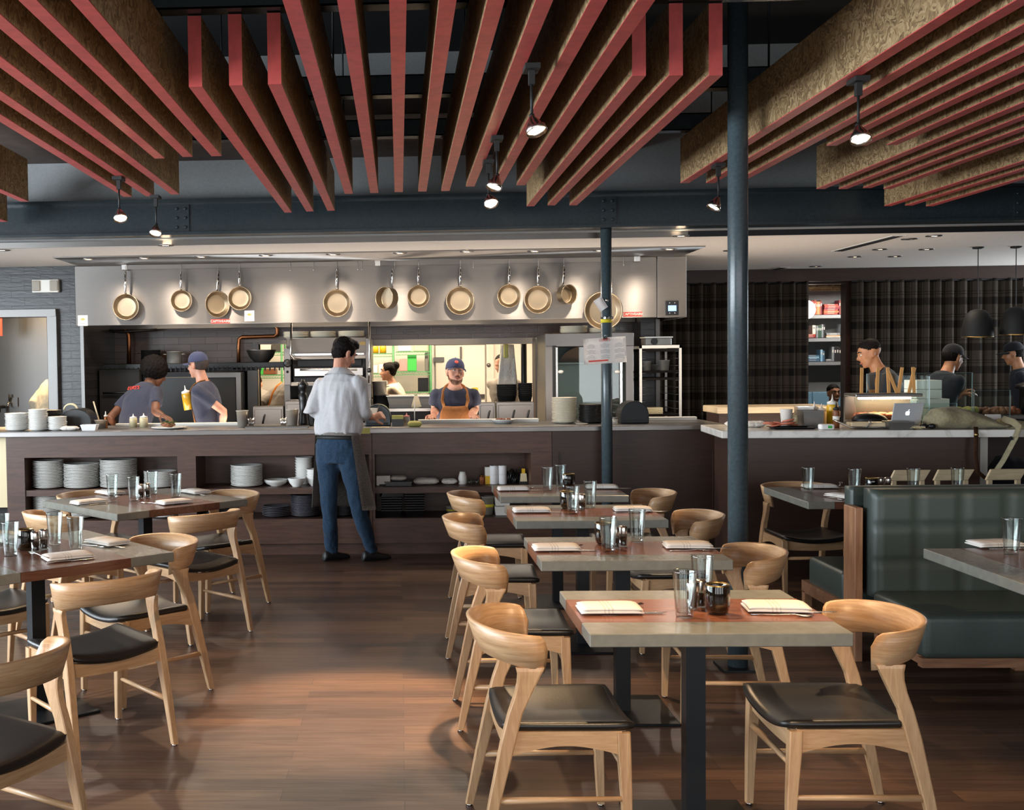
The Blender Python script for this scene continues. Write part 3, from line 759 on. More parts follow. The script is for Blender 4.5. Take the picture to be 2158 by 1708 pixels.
# ---------------------------------------------------------------- tables
def table(x, y, rz, w, d, label, wood='table_wood', bands='y', b=.155, postd=None):
    t = thing('dining_table', label, 'table', (x, y, 0), rz, 'dining tables'); z0, z1 = .716, .76
    W2, D2 = w / 2, d / 2
    if bands == 'y': q = [(-W2, W2, -D2, -D2 + b), (-W2, W2, D2 - b, D2)]; c = (-W2, W2, -D2 + b, D2 - b)
    else: q = [(-W2, -W2 + b, -D2, D2), (W2 - b, W2, -D2, D2)]; c = (-W2 + b, W2 - b, -D2, D2)
    MB().box(*c, z0, z1).build('tabletop', wood, t)
    for k in q: plabel(MB().box(*k, z0, z1).bevel(.003, 1).build('end_band', 'table_concrete', t), 'greenish grey concrete band')
    MB().box(-.033, .033, -.033, .033, .012, z0 - .02).build('post', 'table_steel', t)
    MB().box(-.215, .215, -.215, .215, 0, .012).bevel(.003, 1).build('base_plate', 'table_steel', t)
    MB().box(-.16, .16, -.16, .16, z0 - .02, z0).build('mounting_plate', 'table_steel', t)
    return t
for (x, y), lb in zip(RT, ['nearest two-seat table of the right row, candle glass on it', 'second two-seat table of the right row from the front', 'third two-seat table of the right row from the front', 'two-seat table of the right row closest to the counter']):
    table(x, y, 0, .82, .655, lb)
table(LT[0][0], LT[0][1], R(-45.5), .95, .95, 'square table turned like a diamond at left, nearer the counter', 'table_wood_dark', 'y', .22)
table(LT[1][0], LT[1][1], R(41), .95, .95, 'square table turned like a diamond at left, nearer us', 'table_wood_dark', 'x', .22)
table(2.90, 4.54, 0, 1.12, .84, 'table before the booth, cut off by the right frame edge', 'table_wood_dark', 'x', .16)
table(3.185, 7.0, 0, 1.5, .80, 'table beyond the booth, half hidden by its back', 'table_wood_dark', 'x', .16)
chair(3.0, 3.66, 92, 'ash chair of which only one leg shows at the right frame edge')
chair(2.74, 7.52, -88, 'ash chair behind the table beyond the booth, facing us')
# ---------------------------------------------------------------- tableware
def tumbler_proto():
    o = MB().lathe([(.0008, .0), (.027, 0), (.0285, .004), (.031, .03), (.0395, .150), (.0405, .155), (.0395, .1565), (.0378, .152), (.029, .032), (.026, .016), (.0008, .013)], seg=24, caps=False).build('tumbler', 'clear_glass')
    return tag(o, 'x', 'glass', 'table tumblers')
TU = tumbler_proto(); _tf = [True]
def tumbler(x, y, z, label):
    if _tf[0]: _tf[0] = False; TU.location = (x, y, z); TU['label'] = label; return TU
    return dup(TU, label, (x, y, z))
ZT = .7605
def T(px, py): p = on(px, py, ZT); return p.x, p.y
for p, lb in (((1443, 1301), 'tumbler in front of the shakers on the nearest two-seat table'), ((1480, 1262), 'tumbler behind the shakers on the nearest two-seat table'), ((1282, 1163), 'tumbler left of the shakers on the second two-seat table'), ((1343, 1143), 'tumbler right of the shakers on the second two-seat table'),
      ((1207, 1083), 'tumbler left of the shakers on the third two-seat table'), ((1244, 1070), 'tumbler right of the shakers on the third two-seat table'), ((1154, 1034), 'front tumbler on the two-seat table by the counter'), ((1181, 1028), 'back tumbler on the two-seat table by the counter'),
      ((237, 1050), 'tumbler at left on the farther diamond-set table'), ((282, 1056), 'tumbler in front of the shakers on the farther diamond-set table'), ((322, 1042), 'tumbler behind the shakers on the farther diamond-set table'), ((371, 1048), 'tumbler at right on the farther diamond-set table'),
      ((116, 1148), 'tumbler behind the shakers on the nearer diamond-set table'), ((160, 1159), 'tumbler at right on the nearer diamond-set table'), ((23, 1172), 'tumbler left of the candle on the nearer diamond-set table'), ((4, 1150), 'tumbler cut off by the left frame edge'),
      ((2131, 1168), 'tumbler on the booth table at the right frame edge'), ((1703, 1037), 'tumbler standing alone at left on the table beyond the booth'), ((1801, 1022), 'tumbler beside the candle on the table beyond the booth, foot hidden by the bench'), ((1925, 1018), 'tumbler above the bench back, third from left'), ((2018, 1022), 'tumbler above the bench back, rightmost')):
    x, y = T(*p)
    if p[0] > 1760 and p[0] < 2100:
        q = at(p[0], 990, 7.0); x, y = q.x, q.y
    tumbler(x, y, ZT, lb)
# shakers and candle glasses
def shaker_proto():
    t = thing('shaker', 'x', 'shaker', (0, 0, 0), 0, 'salt and pepper shakers')
    MB().lathe([(.0008, 0), (.0195, 0), (.02, .004), (.02, .062), (.017, .062), (.017, .006), (.0008, .005)], seg=18, caps=False).build('jar', 'clear_glass', t)
    MB().cyl(.0165, .0062, .045, seg=14).build('filling', 'white_plastic', t)
    MB().lathe([(.0205, .06), (.021, .063), (.021, .088), (.018, .095), (.0008, .097)], seg=18, caps=False).build('cap', 'polished_steel', t)
    return t
SH = shaker_proto(); PE = None; _sf = [True]
def shaker(x, y, label, pepper=False):
    if _sf[0]: _sf[0] = False; SH.location = (x, y, ZT); SH['label'] = label; o = SH
    else: o = dup(SH, label, (x, y, ZT))
    if pepper:
        for c in o.children:
            if c.name.startswith('filling'): c.data = c.data.copy(); c.data.materials[0] = M['hair_brown']
    return o
for p, lb, pe in (((1459, 1283), 'steel-capped pepper shaker at left on the nearest two-seat table', 1), ((1476, 1279), 'steel-capped salt shaker at right on the nearest two-seat table', 0), ((1296, 1155), 'left shaker on the second two-seat table', 1), ((1313, 1152), 'right shaker on the second two-seat table', 0),
      ((1212, 1075), 'left shaker on the third two-seat table', 1), ((1227, 1076), 'right shaker on the third two-seat table', 0), ((1191, 1030), 'left shaker on the two-seat table by the counter', 0), ((1204, 1027), 'right shaker on the two-seat table by the counter', 1),
      ((297, 1051), 'left shaker on the farther diamond-set table', 0), ((311, 1049), 'right shaker on the farther diamond-set table', 0), ((75, 1163), 'left shaker on the nearer diamond-set table', 0), ((93, 1158), 'right shaker on the nearer diamond-set table', 0)):
    shaker(*T(*p), lb, pe)
q = at(1855, 1000, 7.05); shaker(q.x, q.y, 'left shaker beyond the bench back', 0); q = at(1871, 1000, 7.05); shaker(q.x, q.y, 'right shaker beyond the bench back', 0)
def candle_proto():
    t = thing('candle_glass', 'x', 'candle holder', (0, 0, 0), 0, 'smoked candle glasses')
    m = MB(); seg = 64; prof = [(.0008, 0), (.025, 0), (.032, .006), (.0375, .018), (.040, .035), (.041, .06), (.0395, .098), (.0385, .101), (.0365, .098), (.038, .06), (.037, .036), (.034, .018), (.024, .009), (.0008, .008)]
    rs = []
    for k, (r, z) in enumerate(prof):
        rs.append([((r + (.0007 if i % 2 and 2 <= k <= 6 else 0)) * math.cos(2 * pi * i / seg), (r + (.0007 if i % 2 and 2 <= k <= 6 else 0)) * math.sin(2 * pi * i / seg), z) for i in range(seg)])
    m.rings(rs, caps=False); m.build('ribbed_glass', 'smoke_glass', t)
    plabel(MB().lathe([(.0398, .0965), (.0398, .1015), (.0365, .1015), (.0365, .0965)], seg=32, caps=False).build('rim', 'brass', t), 'thin brass rim')
    MB().lathe([(.0008, .0095), (.026, .0095), (.028, .014), (.028, .028), (.0008, .028)], seg=18, caps=False).build('candle', 'cream_plastic', t)
    return t
CG = candle_proto()
for i, (p, lb) in enumerate((((1512, 1294), 'smoked ribbed candle glass on the nearest two-seat table'), ((1272, 1147), 'smoked candle glass behind the tumbler on the second two-seat table'), ((1195, 1072), 'smoked candle glass on the third two-seat table'), ((1199, 1030), 'candle glass on the two-seat table by the counter'), ((54, 1160), 'smoked candle glass on the nearer diamond-set table'))):
    x, y = T(*p)
    if i == 0: CG.location = (x, y, ZT); CG['label'] = lb
    else: dup(CG, lb, (x, y, ZT))
q = at(1838, 1000, 6.98); dup(CG, 'dark candle glass showing above the bench back', (q.x, q.y, ZT))
# folded napkins with cutlery
def napkin_mesh():
    m = MB(); w, d, hh = .105, .062, .0095; n = 12
    for lay in range(2):
        z0 = lay * hh; rs = []
        for i in range(n + 1):
            u = -1 + 2 * i / n; x = w * u * (1 - .03 * lay)
            k = (1 - abs(u) ** 8 * .5); y0, y1 = -d * (1 - .06 * lay) , d * (1 - .02 * lay) + .003 * math.sin(u * 3)
            t = hh * k
            rs.append([(x, y0, z0 + t * .1), (x, y0 - .003, z0 + t * .5), (x, y0, z0 + t * .95), (x, 0, z0 + t * 1.12 + .001), (x, y1, z0 + t * .95), (x, y1 + .002, z0 + t * .5), (x, y1, z0 + t * .1), (x, 0, z0)])
        m.rings(rs)
    return m.mesh('napkin', 'napkin')
NM = napkin_mesh()
def fork_mesh():
    m = MB(); m.tube([(-.095, 0, .0015), (-.03, 0, .002), (.03, 0, .006), (.052, 0, .004)], [(.002, .006), (.0016, .0035), (.0018, .003), (.0016, .010)], 8, up=(0, 0, 1))
    for k in range(4): m.tube([(.05, -.009 + k * .006, .004), (.075, -.009 + k * .006, .003), (.098, -.0085 + k * .0057, .007)], .0016, 6)
    return m.mesh('fork', 'polished_steel')
def knife_mesh():
    m = MB(); m.tube([(-.115, 0, .004), (-.1, 0, .004), (-.01, 0, .004)], [(.002, .004), (.0035, .0075), (.003, .006)], 8, up=(0, 0, 1))
    m.tube([(-.012, 0, .004), (.02, 0, .004), (.09, -.001, .004), (.11, .003, .004)], [(.002, .005), (.0012, .009), (.001, .0095), (.0006, .002)], 8, up=(0, 0, 1)); return m.mesh('knife', 'polished_steel')
def spoon_mesh():
    m = MB(); m.tube([(-.1, 0, .002), (-.02, 0, .004), (.04, 0, .007), (.06, 0, .004), (.08, 0, .003), (.1, 0, .0045)], [(.0015, .0055), (.0015, .003), (.0018, .0028), (.002, .012), (.002, .015), (.001, .004)], 10, up=(0, 0, 1)); return m.mesh('spoon', 'polished_steel')
FM, KM, SM = fork_mesh(), knife_mesh(), spoon_mesh()
def lay(me, name, cat, label, x, y, rz, z=ZT, grp=None, tilt=0):
    o = bpy.data.objects.new(name, me); COL.objects.link(o); o.location = (x, y, z); o.rotation_euler = (0, R(tilt), R(rz)); return tag(o, label, cat, grp)
def setting(p, rz, where, s=1.0, forkoff=(.085, .055, 35), knifeoff=(.08, -.028, 0), spoon=False):
    x, y = T(*p); c, s_ = math.cos(R(rz)), math.sin(R(rz))
    lay(NM, 'napkin', 'napkin', 'folded striped white napkin ' + where, x, y, rz, ZT + .0062, 'folded napkins')
    for (dx, dy, dr), me, nm in ((forkoff, SM if spoon else FM, 'spoon' if spoon else 'fork'), (knifeoff, KM, 'knife')):
        lay(me, nm, 'cutlery', 'steel %s lying by the napkin ' % nm + where, x + dx * c - dy * s_, y + dx * s_ + dy * c, rz + dr, ZT + (.0003 if nm == 'knife' else .026 if abs(dy) < .045 else .0004), nm + 's on the tables')
setting((1284, 1290), 0, 'at left on the nearest two-seat table', forkoff=(.04, .076, 14))
setting((1636, 1287), -6, 'at right on the nearest two-seat table', forkoff=(-.0, -.082, -4), spoon=True)
setting((1172, 1160), 0, 'at left on the second two-seat table', forkoff=(.04, .078, 14))
setting((1449, 1155), -4, 'at right on the second two-seat table', forkoff=(.0, -.082, 3))
setting((1120, 1080), 0, 'at left on the third two-seat table', forkoff=(.03, .078, 10))
setting((1333, 1078), -4, 'at right on the third two-seat table', forkoff=(-.02, -.08, 5))
setting((1082, 1034), 0, 'at left on the two-seat table by the counter', forkoff=(.06, .076, 25))
setting((1268, 1030), -4, 'at right on the two-seat table by the counter', forkoff=(.02, .08, 10))
setting((188, 1062), 42, 'at the near left edge of the farther diamond-set table', forkoff=(-.0, -.08, -6))
setting((232, 1042), -48, 'at the back of the farther diamond-set table', forkoff=(-.0, .08, 4))
setting((368, 1062), 38, 'at the near right edge of the farther diamond-set table', forkoff=(-.10, .075, 120))
setting((412, 1040), -50, 'at the far right edge of the farther diamond-set table', forkoff=(.0, .08, 6))
setting((143, 1178), 32, 'at the near edge of the nearer diamond-set table', forkoff=(-.125, .0, 100), knifeoff=(.0, -.08, 0))
setting((226, 1147), -40, 'at the right edge of the nearer diamond-set table', forkoff=(.0, -.083, 5))
setting((8, 1140), -40, 'at the left frame edge on the nearer diamond-set table', forkoff=(.0, .083, 5))
setting((2098, 1152), 4, 'on the booth table at the right frame edge', forkoff=(.02, -.084, -8))
setting((1728, 1029), -4, 'behind the lone tumbler on the table beyond the booth', forkoff=(.13, .0, 70))
setting((1779, 1050), -70, 'beside the bench back on the table beyond the booth', forkoff=(-.0, -.083, -5), spoon=True)
# ---------------------------------------------------------------- booth: two upholstered benches back to back
def cushion(x0, x1, y0, y1, z0, z1, r=.03, seams=(), hs=(), face='y0', puff=.012):
    m = MB(); m.box(x0, x1, y0, y1, z0, z1); m.bevel(r, 4, 40)
    for f in m.b.faces: f.smooth = True
    return m
def tufted(x0, x1, yf, yb, z0, z1, cols, rows, out=-1):
    # padded back panel with stitched squares on the yf side
    m = MB(); nx, nz = cols * 8, rows * 8; g = []
    for j in range(nz + 1):
        r_ = []
        for i in range(nx + 1):
            a, b = i / 8 % 1, j / 8 % 1
            dx, dz = min(a, 1 - a), min(b, 1 - b)
            if i in (0, nx): dx = 0
            if j in (0, nz): dz = 0
            p = .011 * min(1, dx * 8) ** .5 * min(1, dz * 8) ** .5
            ed = .022 if i in (0, nx) or j == nz else 0
            r_.append(m.v((x0 + (x1 - x0) * i / nx, yf + out * (p - ed), z0 + (z1 - z0) * j / nz)))
        g.append(r_)
    for j in range(nz):
        for i in range(nx): m.face([g[j][i], g[j][i + 1], g[j + 1][i + 1], g[j + 1][i]], True)
    per = [g[0][i] for i in range(nx + 1)] + [g[j][nx] for j in range(1, nz + 1)] + [g[nz][i] for i in range(nx - 1, -1, -1)] + [g[j][0] for j in range(nz - 1, 0, -1)]
    bk = [m.v((v.co.x, yb, v.co.z)) for v in per]
    n = len(per)
    for i in range(n): m.face([per[i], per[(i + 1) % n], bk[(i + 1) % n], bk[i]], True)
    m.face(bk)
    return m
bx0, bx1 = 2.47, 4.75
b1 = thing('booth_bench', 'dark green tufted booth bench facing us at right', 'bench', (0, 0, 0), 0, 'booth benches')
tufted(bx0, bx1, 5.78, 5.905, .36, .925, 10, 3).build('backrest', 'green_vinyl', b1)
cushion(bx0 - .01, bx1, 5.2, 5.77, .19, .40, .035).build('seat_cushion', 'green_vinyl', b1)
for y in (5.24, 5.72): MB().box(bx0 - .01, bx1, y - .022, y + .022, .145, .19).build('frame_rail', 'oak_rail', b1)
for x in (bx0 + .04, bx0 + .62, bx0 + 1.2, bx0 + 1.8): MB().box(x - .022, x + .022, 5.24, 5.72, .14, .185).build('cross_bar', 'oak_rail', b1)
for x in (bx0 + .7, bx1 - .06):
    for y in (5.30, 5.70): MB().box(x - .022, x + .022, y - .022, y + .022, 0, .145).build('leg', 'oak_post', b1)
b2 = thing('booth_bench', 'dark green booth bench facing away, its seat end showing left of the oak post', 'bench', (0, 0, 0), 0, 'booth benches')
tufted(bx0 - .02, bx1, 6.125, 5.985, .36, .915, 10, 3, 1).build('backrest', 'green_vinyl', b2)
cushion(bx0 - .02, bx1, 6.13, 6.64, .245, .43, .035).build('seat_cushion', 'green_vinyl', b2)
for y in (6.17, 6.66): MB().box(bx0 - .03, bx1, y - .022, y + .022, .195, .245).build('frame_rail', 'oak_rail', b2)
MB().box(bx0 - .04, bx0 + .004, 6.06, 6.69, .205, .275).build('frame_rail', 'oak_rail', b2)
MB().box(bx0 - .035, bx0 - .0, 6.06, 6.66, .09, .12).build('stretcher', 'oak_rail', b2)
for x in (bx0 - .018, bx1 - .06): MB().box(x - .022, x + .022, 6.64, 6.685, 0, .21).build('leg', 'oak_post', b2)
MB().box(bx0 - .066, bx0 - .024, 5.85, 6.0, 0, .825).bevel(.003, 1).build('end_post', 'oak_post', b2)
# bar stools behind the booth
for k, (px, lb) in enumerate(((1914, 'pale low-backed bar stool at left behind the booth'), (2006, 'pale low-backed bar stool in the middle behind the booth'), (2116, 'pale low-backed bar stool at the right behind the booth'))):
    c = at(px, 1000, 7.62); o = thing('bar_stool', lb, 'stool', (c.x, 7.62, 0), 0, 'bar stools'); zt_ = .845
    m = MB(); m.prism([(-.135, zt_ - .075), (.10, zt_ - .075), (.145, zt_), (-.10, zt_)], 'y', -.022, -.002); m.bevel(.004, 1).build('backrest', 'pale_wood', o)
    for s in (-.1, .09): MB().box(s - .014, s + .014, -.015, .012, .64, zt_ - .07).build('back_post', 'pale_wood', o)
    MB().box(-.135, .135, 0, .33, .60, .64).bevel(.01, 2).build('seat', 'pale_wood', o)
    for sx in (-.118, .118):
        for sy in (.02, .30): MB().tube([(sx * 1.12, sy, 0), (sx, sy, .6)], .014, 8).build('leg', 'pale_wood', o)
    for sy in (.02, .30): MB().tube([(-.12, sy, .28), (.12, sy, .28)], .009, 8).build('footrest', 'pale_wood', o)
# ---------------------------------------------------------------- kitchen counter with open shelves
def Z(y, px=700): return AZ(px, y, YC)
zt0, zt1 = Z(959), 1.035
zsh, zlow = Z(1029), Z(1094)
X = lambda px, y=1000: AX(px, y, YC)
DEP = .46
def cabinet(name, label, x0, x1, opens, top=None):
    o = thing(name, label, 'cabinet', (0, 0, 0), 0, 'counter cabinets')
    MB().box(x0, x1, YC, YC + .03, zt0, zt1).build('top_rail', 'walnut_x', o)
    MB().box(x0, x1, YC + .06, YC + .09, 0, zlow - .2).box(x0, x1, YC, YC + .06, zlow - .21, zlow - .0).build('plinth', 'walnut_x', o)
    MB().box(x0, x1, YC + .02, YC + .75, zt1 - .02, zt1).build('deck', 'walnut_dark', o)
    MB().box(x0, x1, YC + DEP, YC + DEP + .02, .05, zt1 - .02).build('back_panel', 'walnut_x', o)
    cuts = [x0] + [q for a in opens for q in a] + [x1]
    for i in range(0, len(cuts), 2): MB().box(cuts[i], cuts[i + 1], YC, YC + DEP, zlow, zt0).build('side_panel', 'walnut_x', o)
    for a, b in opens:
        MB().box(a, b, YC + .012, YC + DEP, zsh - .05, zsh).build('shelf', 'walnut_x', o)
        MB().box(a, b, YC + .06, YC + DEP, zlow - .03, zlow).build('bottom_shelf', 'walnut_dark', o)
    return o
cabinet('counter_cabinet', 'walnut counter cabinet at left with two open bays of plates', X(14), X(784), [(X(52), X(374)), (X(413), X(690)), (X(692), X(778))])
cabinet('counter_cabinet', 'walnut counter cabinet with one open bay, right of the server', X(785), X(1163), [(X(790), X(1119))])
o = thing('counter_cabinet', 'closed walnut panelled counter section left of the thick column', 'cabinet', (0, 0, 0), 0, 'counter cabinets')
x0, x1 = X(1164), X(1528)
MB().box(x0, x1, YC + .02, YC + .75, 0, zt1).build('body', 'walnut_dark', o)
for a, b, c, d in ((x0, x1, 1.0 - .14, zt1), (x0, x1, .0, .14), (x0, x0 + .05, .14, .86), (x1 - .1, x1, .14, .86)): MB().box(a, b, YC, YC + .02, c, d).build('frame_rail', 'walnut_dark', o)
wt = thing('worktop', 'long stainless steel worktop of the kitchen counter', 'worktop', (0, 0, 0))
MB().box(X(-420), X(1531), YC - .03, YC + .86, zt1, ZC).bevel(.006, 2).build('top', 'counter_steel', wt)
plabel(MB().box(X(205), X(491), YC + .62, YC + .70, ZC, ZC + .028).bevel(.004, 1).build('ledge', 'white_plastic', wt), 'white cutting-board ledge')
plabel(MB().box(X(885), X(1156), YC + .62, YC + .70, ZC, ZC + .034).bevel(.004, 1).build('ledge', 'white_plastic', wt), 'white cutting-board ledge')
plabel(MB().box(X(1362), X(1512), YC + .62, YC + .70, ZC, ZC + .034).bevel(.004, 1).build('ledge', 'white_plastic', wt), 'white cutting-board ledge')
gr = MB().box(X(514), X(648), YC + .1, YC + .3, ZC, ZC + .012)
for k in range(40): gr.box(X(514) + .013 * k, X(514) + .013 * k + .005, YC + .1, YC + .3, ZC + .012, ZC + .015)
plabel(gr.build('drip_grate', 'dull_steel', wt), 'ribbed drip grate')
# station at the far left end
o = thing('counter_end_unit', 'pale stone-coloured end unit at the far left of the counter', 'cabinet', (0, 0, 0))
MB().box(X(-300), X(8), YC + .1, YC + .8, .42, 1.03).build('body', 'cream_plastic', o)
MB().box(X(-300), X(8), YC + .2, YC + .8, .2, .42).build('recess', 'rubber', o)
MB().box(X(-300), X(10), YC + .1, YC + .8, .0, .2).build('base', 'oak_rail', o)
# ---------------------------------------------------------------- plates in stacks
def plate_mesh(r, h, mat, rim=.0035):
    return MB().lathe([(.0008, 0), (r * .55, 0), (r * .58, .002), (r * .82, h * .45), (r, h - .001), (r * 1.002, h + rim * .4), (r * .97, h + rim * .6), (r * .8, h * .55 + rim), (r * .55, rim + .001), (.0008, rim)], seg=36, caps=False).mesh('plate', mat)
PM = {}
def stack(x, y, z, n, r, pitch, mat, where, name='plate', h=.018, cat='plate', top=True):
    key = (round(r, 3), mat, h)
    if key not in PM: PM[key] = plate_mesh(r, h, mat)
    rd = random.Random(int(x * 1000) + n)
    for k in range(n):
        o = bpy.data.objects.new(name, PM[key]); COL.objects.link(o); o.location = (x + rd.uniform(-.0025, .0025), y + rd.uniform(-.002, .002), z + k * pitch + .0004)
        lb = ('topmost %s ' if k == n - 1 else 'bottom %s ' if k == 0 else 'inner %s ') % where[0] + where[1]
        tag(o, lb, cat, 'stack: ' + ' '.join(where))
def shelfstack(px0, px1, ybot, n, ytop, mat, where, lev, yy=None, h=.018, r=None):
    y = YC + (.2 if yy is None else yy); z = (zsh, zlow, ZC)[lev]
    a, b = AX(px0, ybot, y), AX(px1, ybot, y); rr_ = (b - a) / 2 if r is None else r
    tot = (AZ(px0, ytop, y) - AZ(px0, ybot - 2, y)); pit = (tot - h) / max(1, n - 1)
    stack((a + b) / 2, y, z, n, rr_, pit, mat, where, h=h)
W_ = 'white plate'
shelfstack(71, 134.5, 1024, 18, 964, 'ceramic', (W_, 'of the tall stack, leftmost on the upper left shelf'), 0)
shelfstack(136, 209.5, 1024, 16, 971, 'ceramic', (W_, 'of the stack second from left on the upper left shelf'), 0)
shelfstack(212, 289, 1022, 19, 961, 'ceramic', (W_, 'of the tallest stack on the upper left shelf'), 0)
shelfstack(304, 373, 1022, 11, 986, 'ceramic', (W_, 'of the low stack at the right end of the upper left shelf'), 0)
shelfstack(72, 131, 1092, 17, 1041, 'ceramic', (W_, 'of the stack leftmost on the lower left shelf'), 1)
shelfstack(131, 200, 1092, 17, 1041, 'ceramic', (W_, 'of the second stack on the lower left shelf, behind the diamond-set table'), 1)
shelfstack(318, 376, 1092, 5, 1076, 'ceramic', (W_, 'of the low stack under the farther diamond-set table, lower left shelf'), 1)
shelfstack(487, 554, 1020, 15, 973, 'ceramic', (W_, 'of the stack in the middle bay, upper shelf'), 0)
shelfstack(553, 612, 1092, 6, 1068, 'ceramic_grey', ('grey plate', 'of the low stack in the middle bay, lower shelf'), 1)
shelfstack(613, 673, 1092, 16, 1045, 'ceramic_grey', ('grey plate', 'of the tall stack beside the server legs, lower shelf'), 1)
shelfstack(702, 742, 1092, 13, 1053, 'ceramic_grey', ('grey plate', 'of the stack between the server legs, lower shelf'), 1)
shelfstack(428, 486, 1092, 4, 1078, 'ceramic_grey', ('dark plate', 'of the low stack behind the chairs, lower middle shelf'), 1)
# on the worktop
shelfstack(12, 61, 908, 13, 869, 'ceramic', (W_, 'of the first stack on the worktop from the left'), 2, .16)
shelfstack(61, 101, 908, 16, 861, 'ceramic', (W_, 'of the second, narrow stack on the worktop from the left'), 2, .13)
shelfstack(101, 141, 907, 10, 876, 'ceramic', (W_, 'of the third stack on the worktop, before the black dome'), 2, .16)
shelfstack(76, 131, 895, 15, 854, 'ceramic_dark', ('dark plate', 'of the stack behind the white stacks at the left of the worktop'), 2, .42)
shelfstack(1163, 1216, 890, 22, 834, 'ceramic_cream', ('cream plate', 'of the tall stack on the worktop before the glass-door oven'), 2, .42)
shelfstack(1219, 1277, 889, 16, 848, 'ceramic_dark', ('dark plate', 'of the stack on the worktop beside the thin column'), 2, .42)
# bowls
def bowl(x, y, z, r, h, mat, label, grp, n=1, pitch=.018):
    me = MB().lathe([(.0008, 0), (r * .45, 0), (r * .48, .006), (r * .8, h * .45), (r * .98, h * .95), (r, h), (r * .96, h), (r * .76, h * .47), (r * .42, .009), (.0008, .008)], seg=30, caps=False).mesh('bowl', mat)
    for k in range(n):
        o = bpy.data.objects.new('bowl', me); COL.objects.link(o); o.location = (x, y, z + k * pitch + .0004)
        tag(o, (('topmost ' if k == n - 1 else 'bottom ' if k == 0 else 'middle ') + label) if n > 1 else label, 'bowl', grp)
yb = YC + .2
bowl(AX(582, 1018, yb), yb, zsh, .105, .045, 'ceramic', 'shallow white bowl of the pair beside the plate stack', 'white bowls', 2, .012)
bowl(AX(625, 1018, YC + .12), YC + .12, zsh, .077, .075, 'ceramic', 'single footed white bowl in front of the bowl stacks', 'white bowls')
bowl(AX(641, 1018, YC + .34), YC + .34, zsh, .08, .07, 'ceramic', 'white bowl of the tall stack left of the server', 'white bowls', 8, .024)
bowl(AX(663, 1018, YC + .17), YC + .17, zsh, .072, .07, 'ceramic', 'white bowl of the low stack half behind the server', 'white bowls', 4, .026)
# right bay: things on the upper shelf
def S(px, lev, yy=.2): return Vector((AX(px, 1012 if lev == 0 else 1088, YC + yy), YC + yy, (zsh, zlow, ZC)[lev] + .0006))
def simple(name, label, cat, p, parts, grp=None, rz=0):
    o = thing(name, label, cat, p, rz, grp)
    for nm, mb, mt in parts: mb.build(nm, mt, o)
    return o
p = S(808, 0); simple('napkin_dispenser', 'white box with a notched front at left of the right-hand bay', 'box', p, [('body', MB().box(-.06, .06, -.06, .06, 0, .085).bevel(.006, 2), 'white_plastic'), ('slot', MB().box(-.035, .035, -.062, -.058, .0, .012), 'rubber')])
p = S(840, 0); simple('tray', 'black tray holding folded cloths in the right-hand bay', 'tray', p, [('rim', MB().box(-.11, .11, -.1, .1, 0, .03).box(-.12, .12, -.11, .11, .03, .036), 'plastic_black')])
def towel(name, label, p, w, d, hh, mat='towel', rz=0, grp='towels'):
    m = MB(); n = 9; rs = []
    for i in range(n + 1):
        u = -1 + 2 * i / n; e = (1 - u ** 6) ** .5 if abs(u) < 1 else 0; e = max(e, .25); r_ = []
        for k in range(12):
            a = 2 * pi * k / 12; f = 1 + .12 * noise.noise(Vector((u * 2 + p.x * 7, math.cos(a) * 1.5, math.sin(a) * 1.5)))
            r_.append((w / 2 * u, d / 2 * math.cos(a) * f * (.8 + .2 * e), max(0, hh / 2 + hh / 2 * math.sin(a) * f * e)))
        rs.append(r_)
    m.rings(rs); o = m.build(name, mat, None, p, R(rz)); return tag(o, label, 'towel', grp)
towel('towel', 'white folded cloth lying in the black tray', p + Vector((0, 0, .037)), .14, .12, .045)
towel('towel', 'wide white folded towel in the middle of the right-hand bay', S(898, 0), .22, .14, .062)
towel('towel', 'small white folded towel beside the white jar', S(947, 0), .135, .12, .052)
p = S(975, 0); simple('jar', 'round-shouldered white jar in the right-hand bay', 'jar', p, [('body', MB().lathe([(.001, 0), (.034, 0), (.038, .01), (.037, .06), (.027, .095), (.024, .108), (.001, .109)], seg=20), 'white_plastic')])
for k in range(3):
    p = S(989 + k * 8, 0, .14 + .04 * (k % 2)); o = MB().lathe([(.0008, 0), (.013, 0), (.015, .045), (.0135, .045), (.011, .004), (.0008, .004)], seg=14, caps=False).build('shot_glass', 'clear_glass', None, p); tag(o, '%s small clear glass from the left beside the white jar' % ORD[k], 'glass', 'small glasses')
p = S(1016, 0); simple('spice_jar', 'small glass jar of red spice with a dark lid', 'jar', p, [('glass', MB().cyl(.021, 0, .062, seg=16), 'paprika'), ('lid', MB().cyl(.022, .062, .078, seg=16), 'copper')])
p = S(1027, 0, .22); simple('carton', 'narrow white and yellow carton beside the paper rolls', 'carton', p, [('box', MB().box(-.02, .02, -.03, .03, 0, .145), 'white_plastic'), ('front_print', MB().box(-.0205, .0205, -.0312, -.03, 0, .07), 'yellow_plastic')])
for i in range(2):
    for j in range(2):
        p = S(1041 + i * 18, 0) + Vector((0, 0, j * .079)); o = MB().lathe([(.009, 0), (.0355, 0), (.036, .002), (.036, .076), (.0355, .078), (.009, .078), (.009, 0)], seg=24, caps=False).build('paper_roll', 'paper', None, p)
        tag(o, '%s %s white paper roll of the four in the right-hand bay' % (('lower', 'upper')[j], ('left', 'right')[i]), 'paper roll', 'paper rolls')
o = thing('wire_bundle', 'dark glittering bundle of wrapped cutlery beside the paper rolls', 'bundle', S(1080, 0)); rd = random.Random(5)
m = MB()
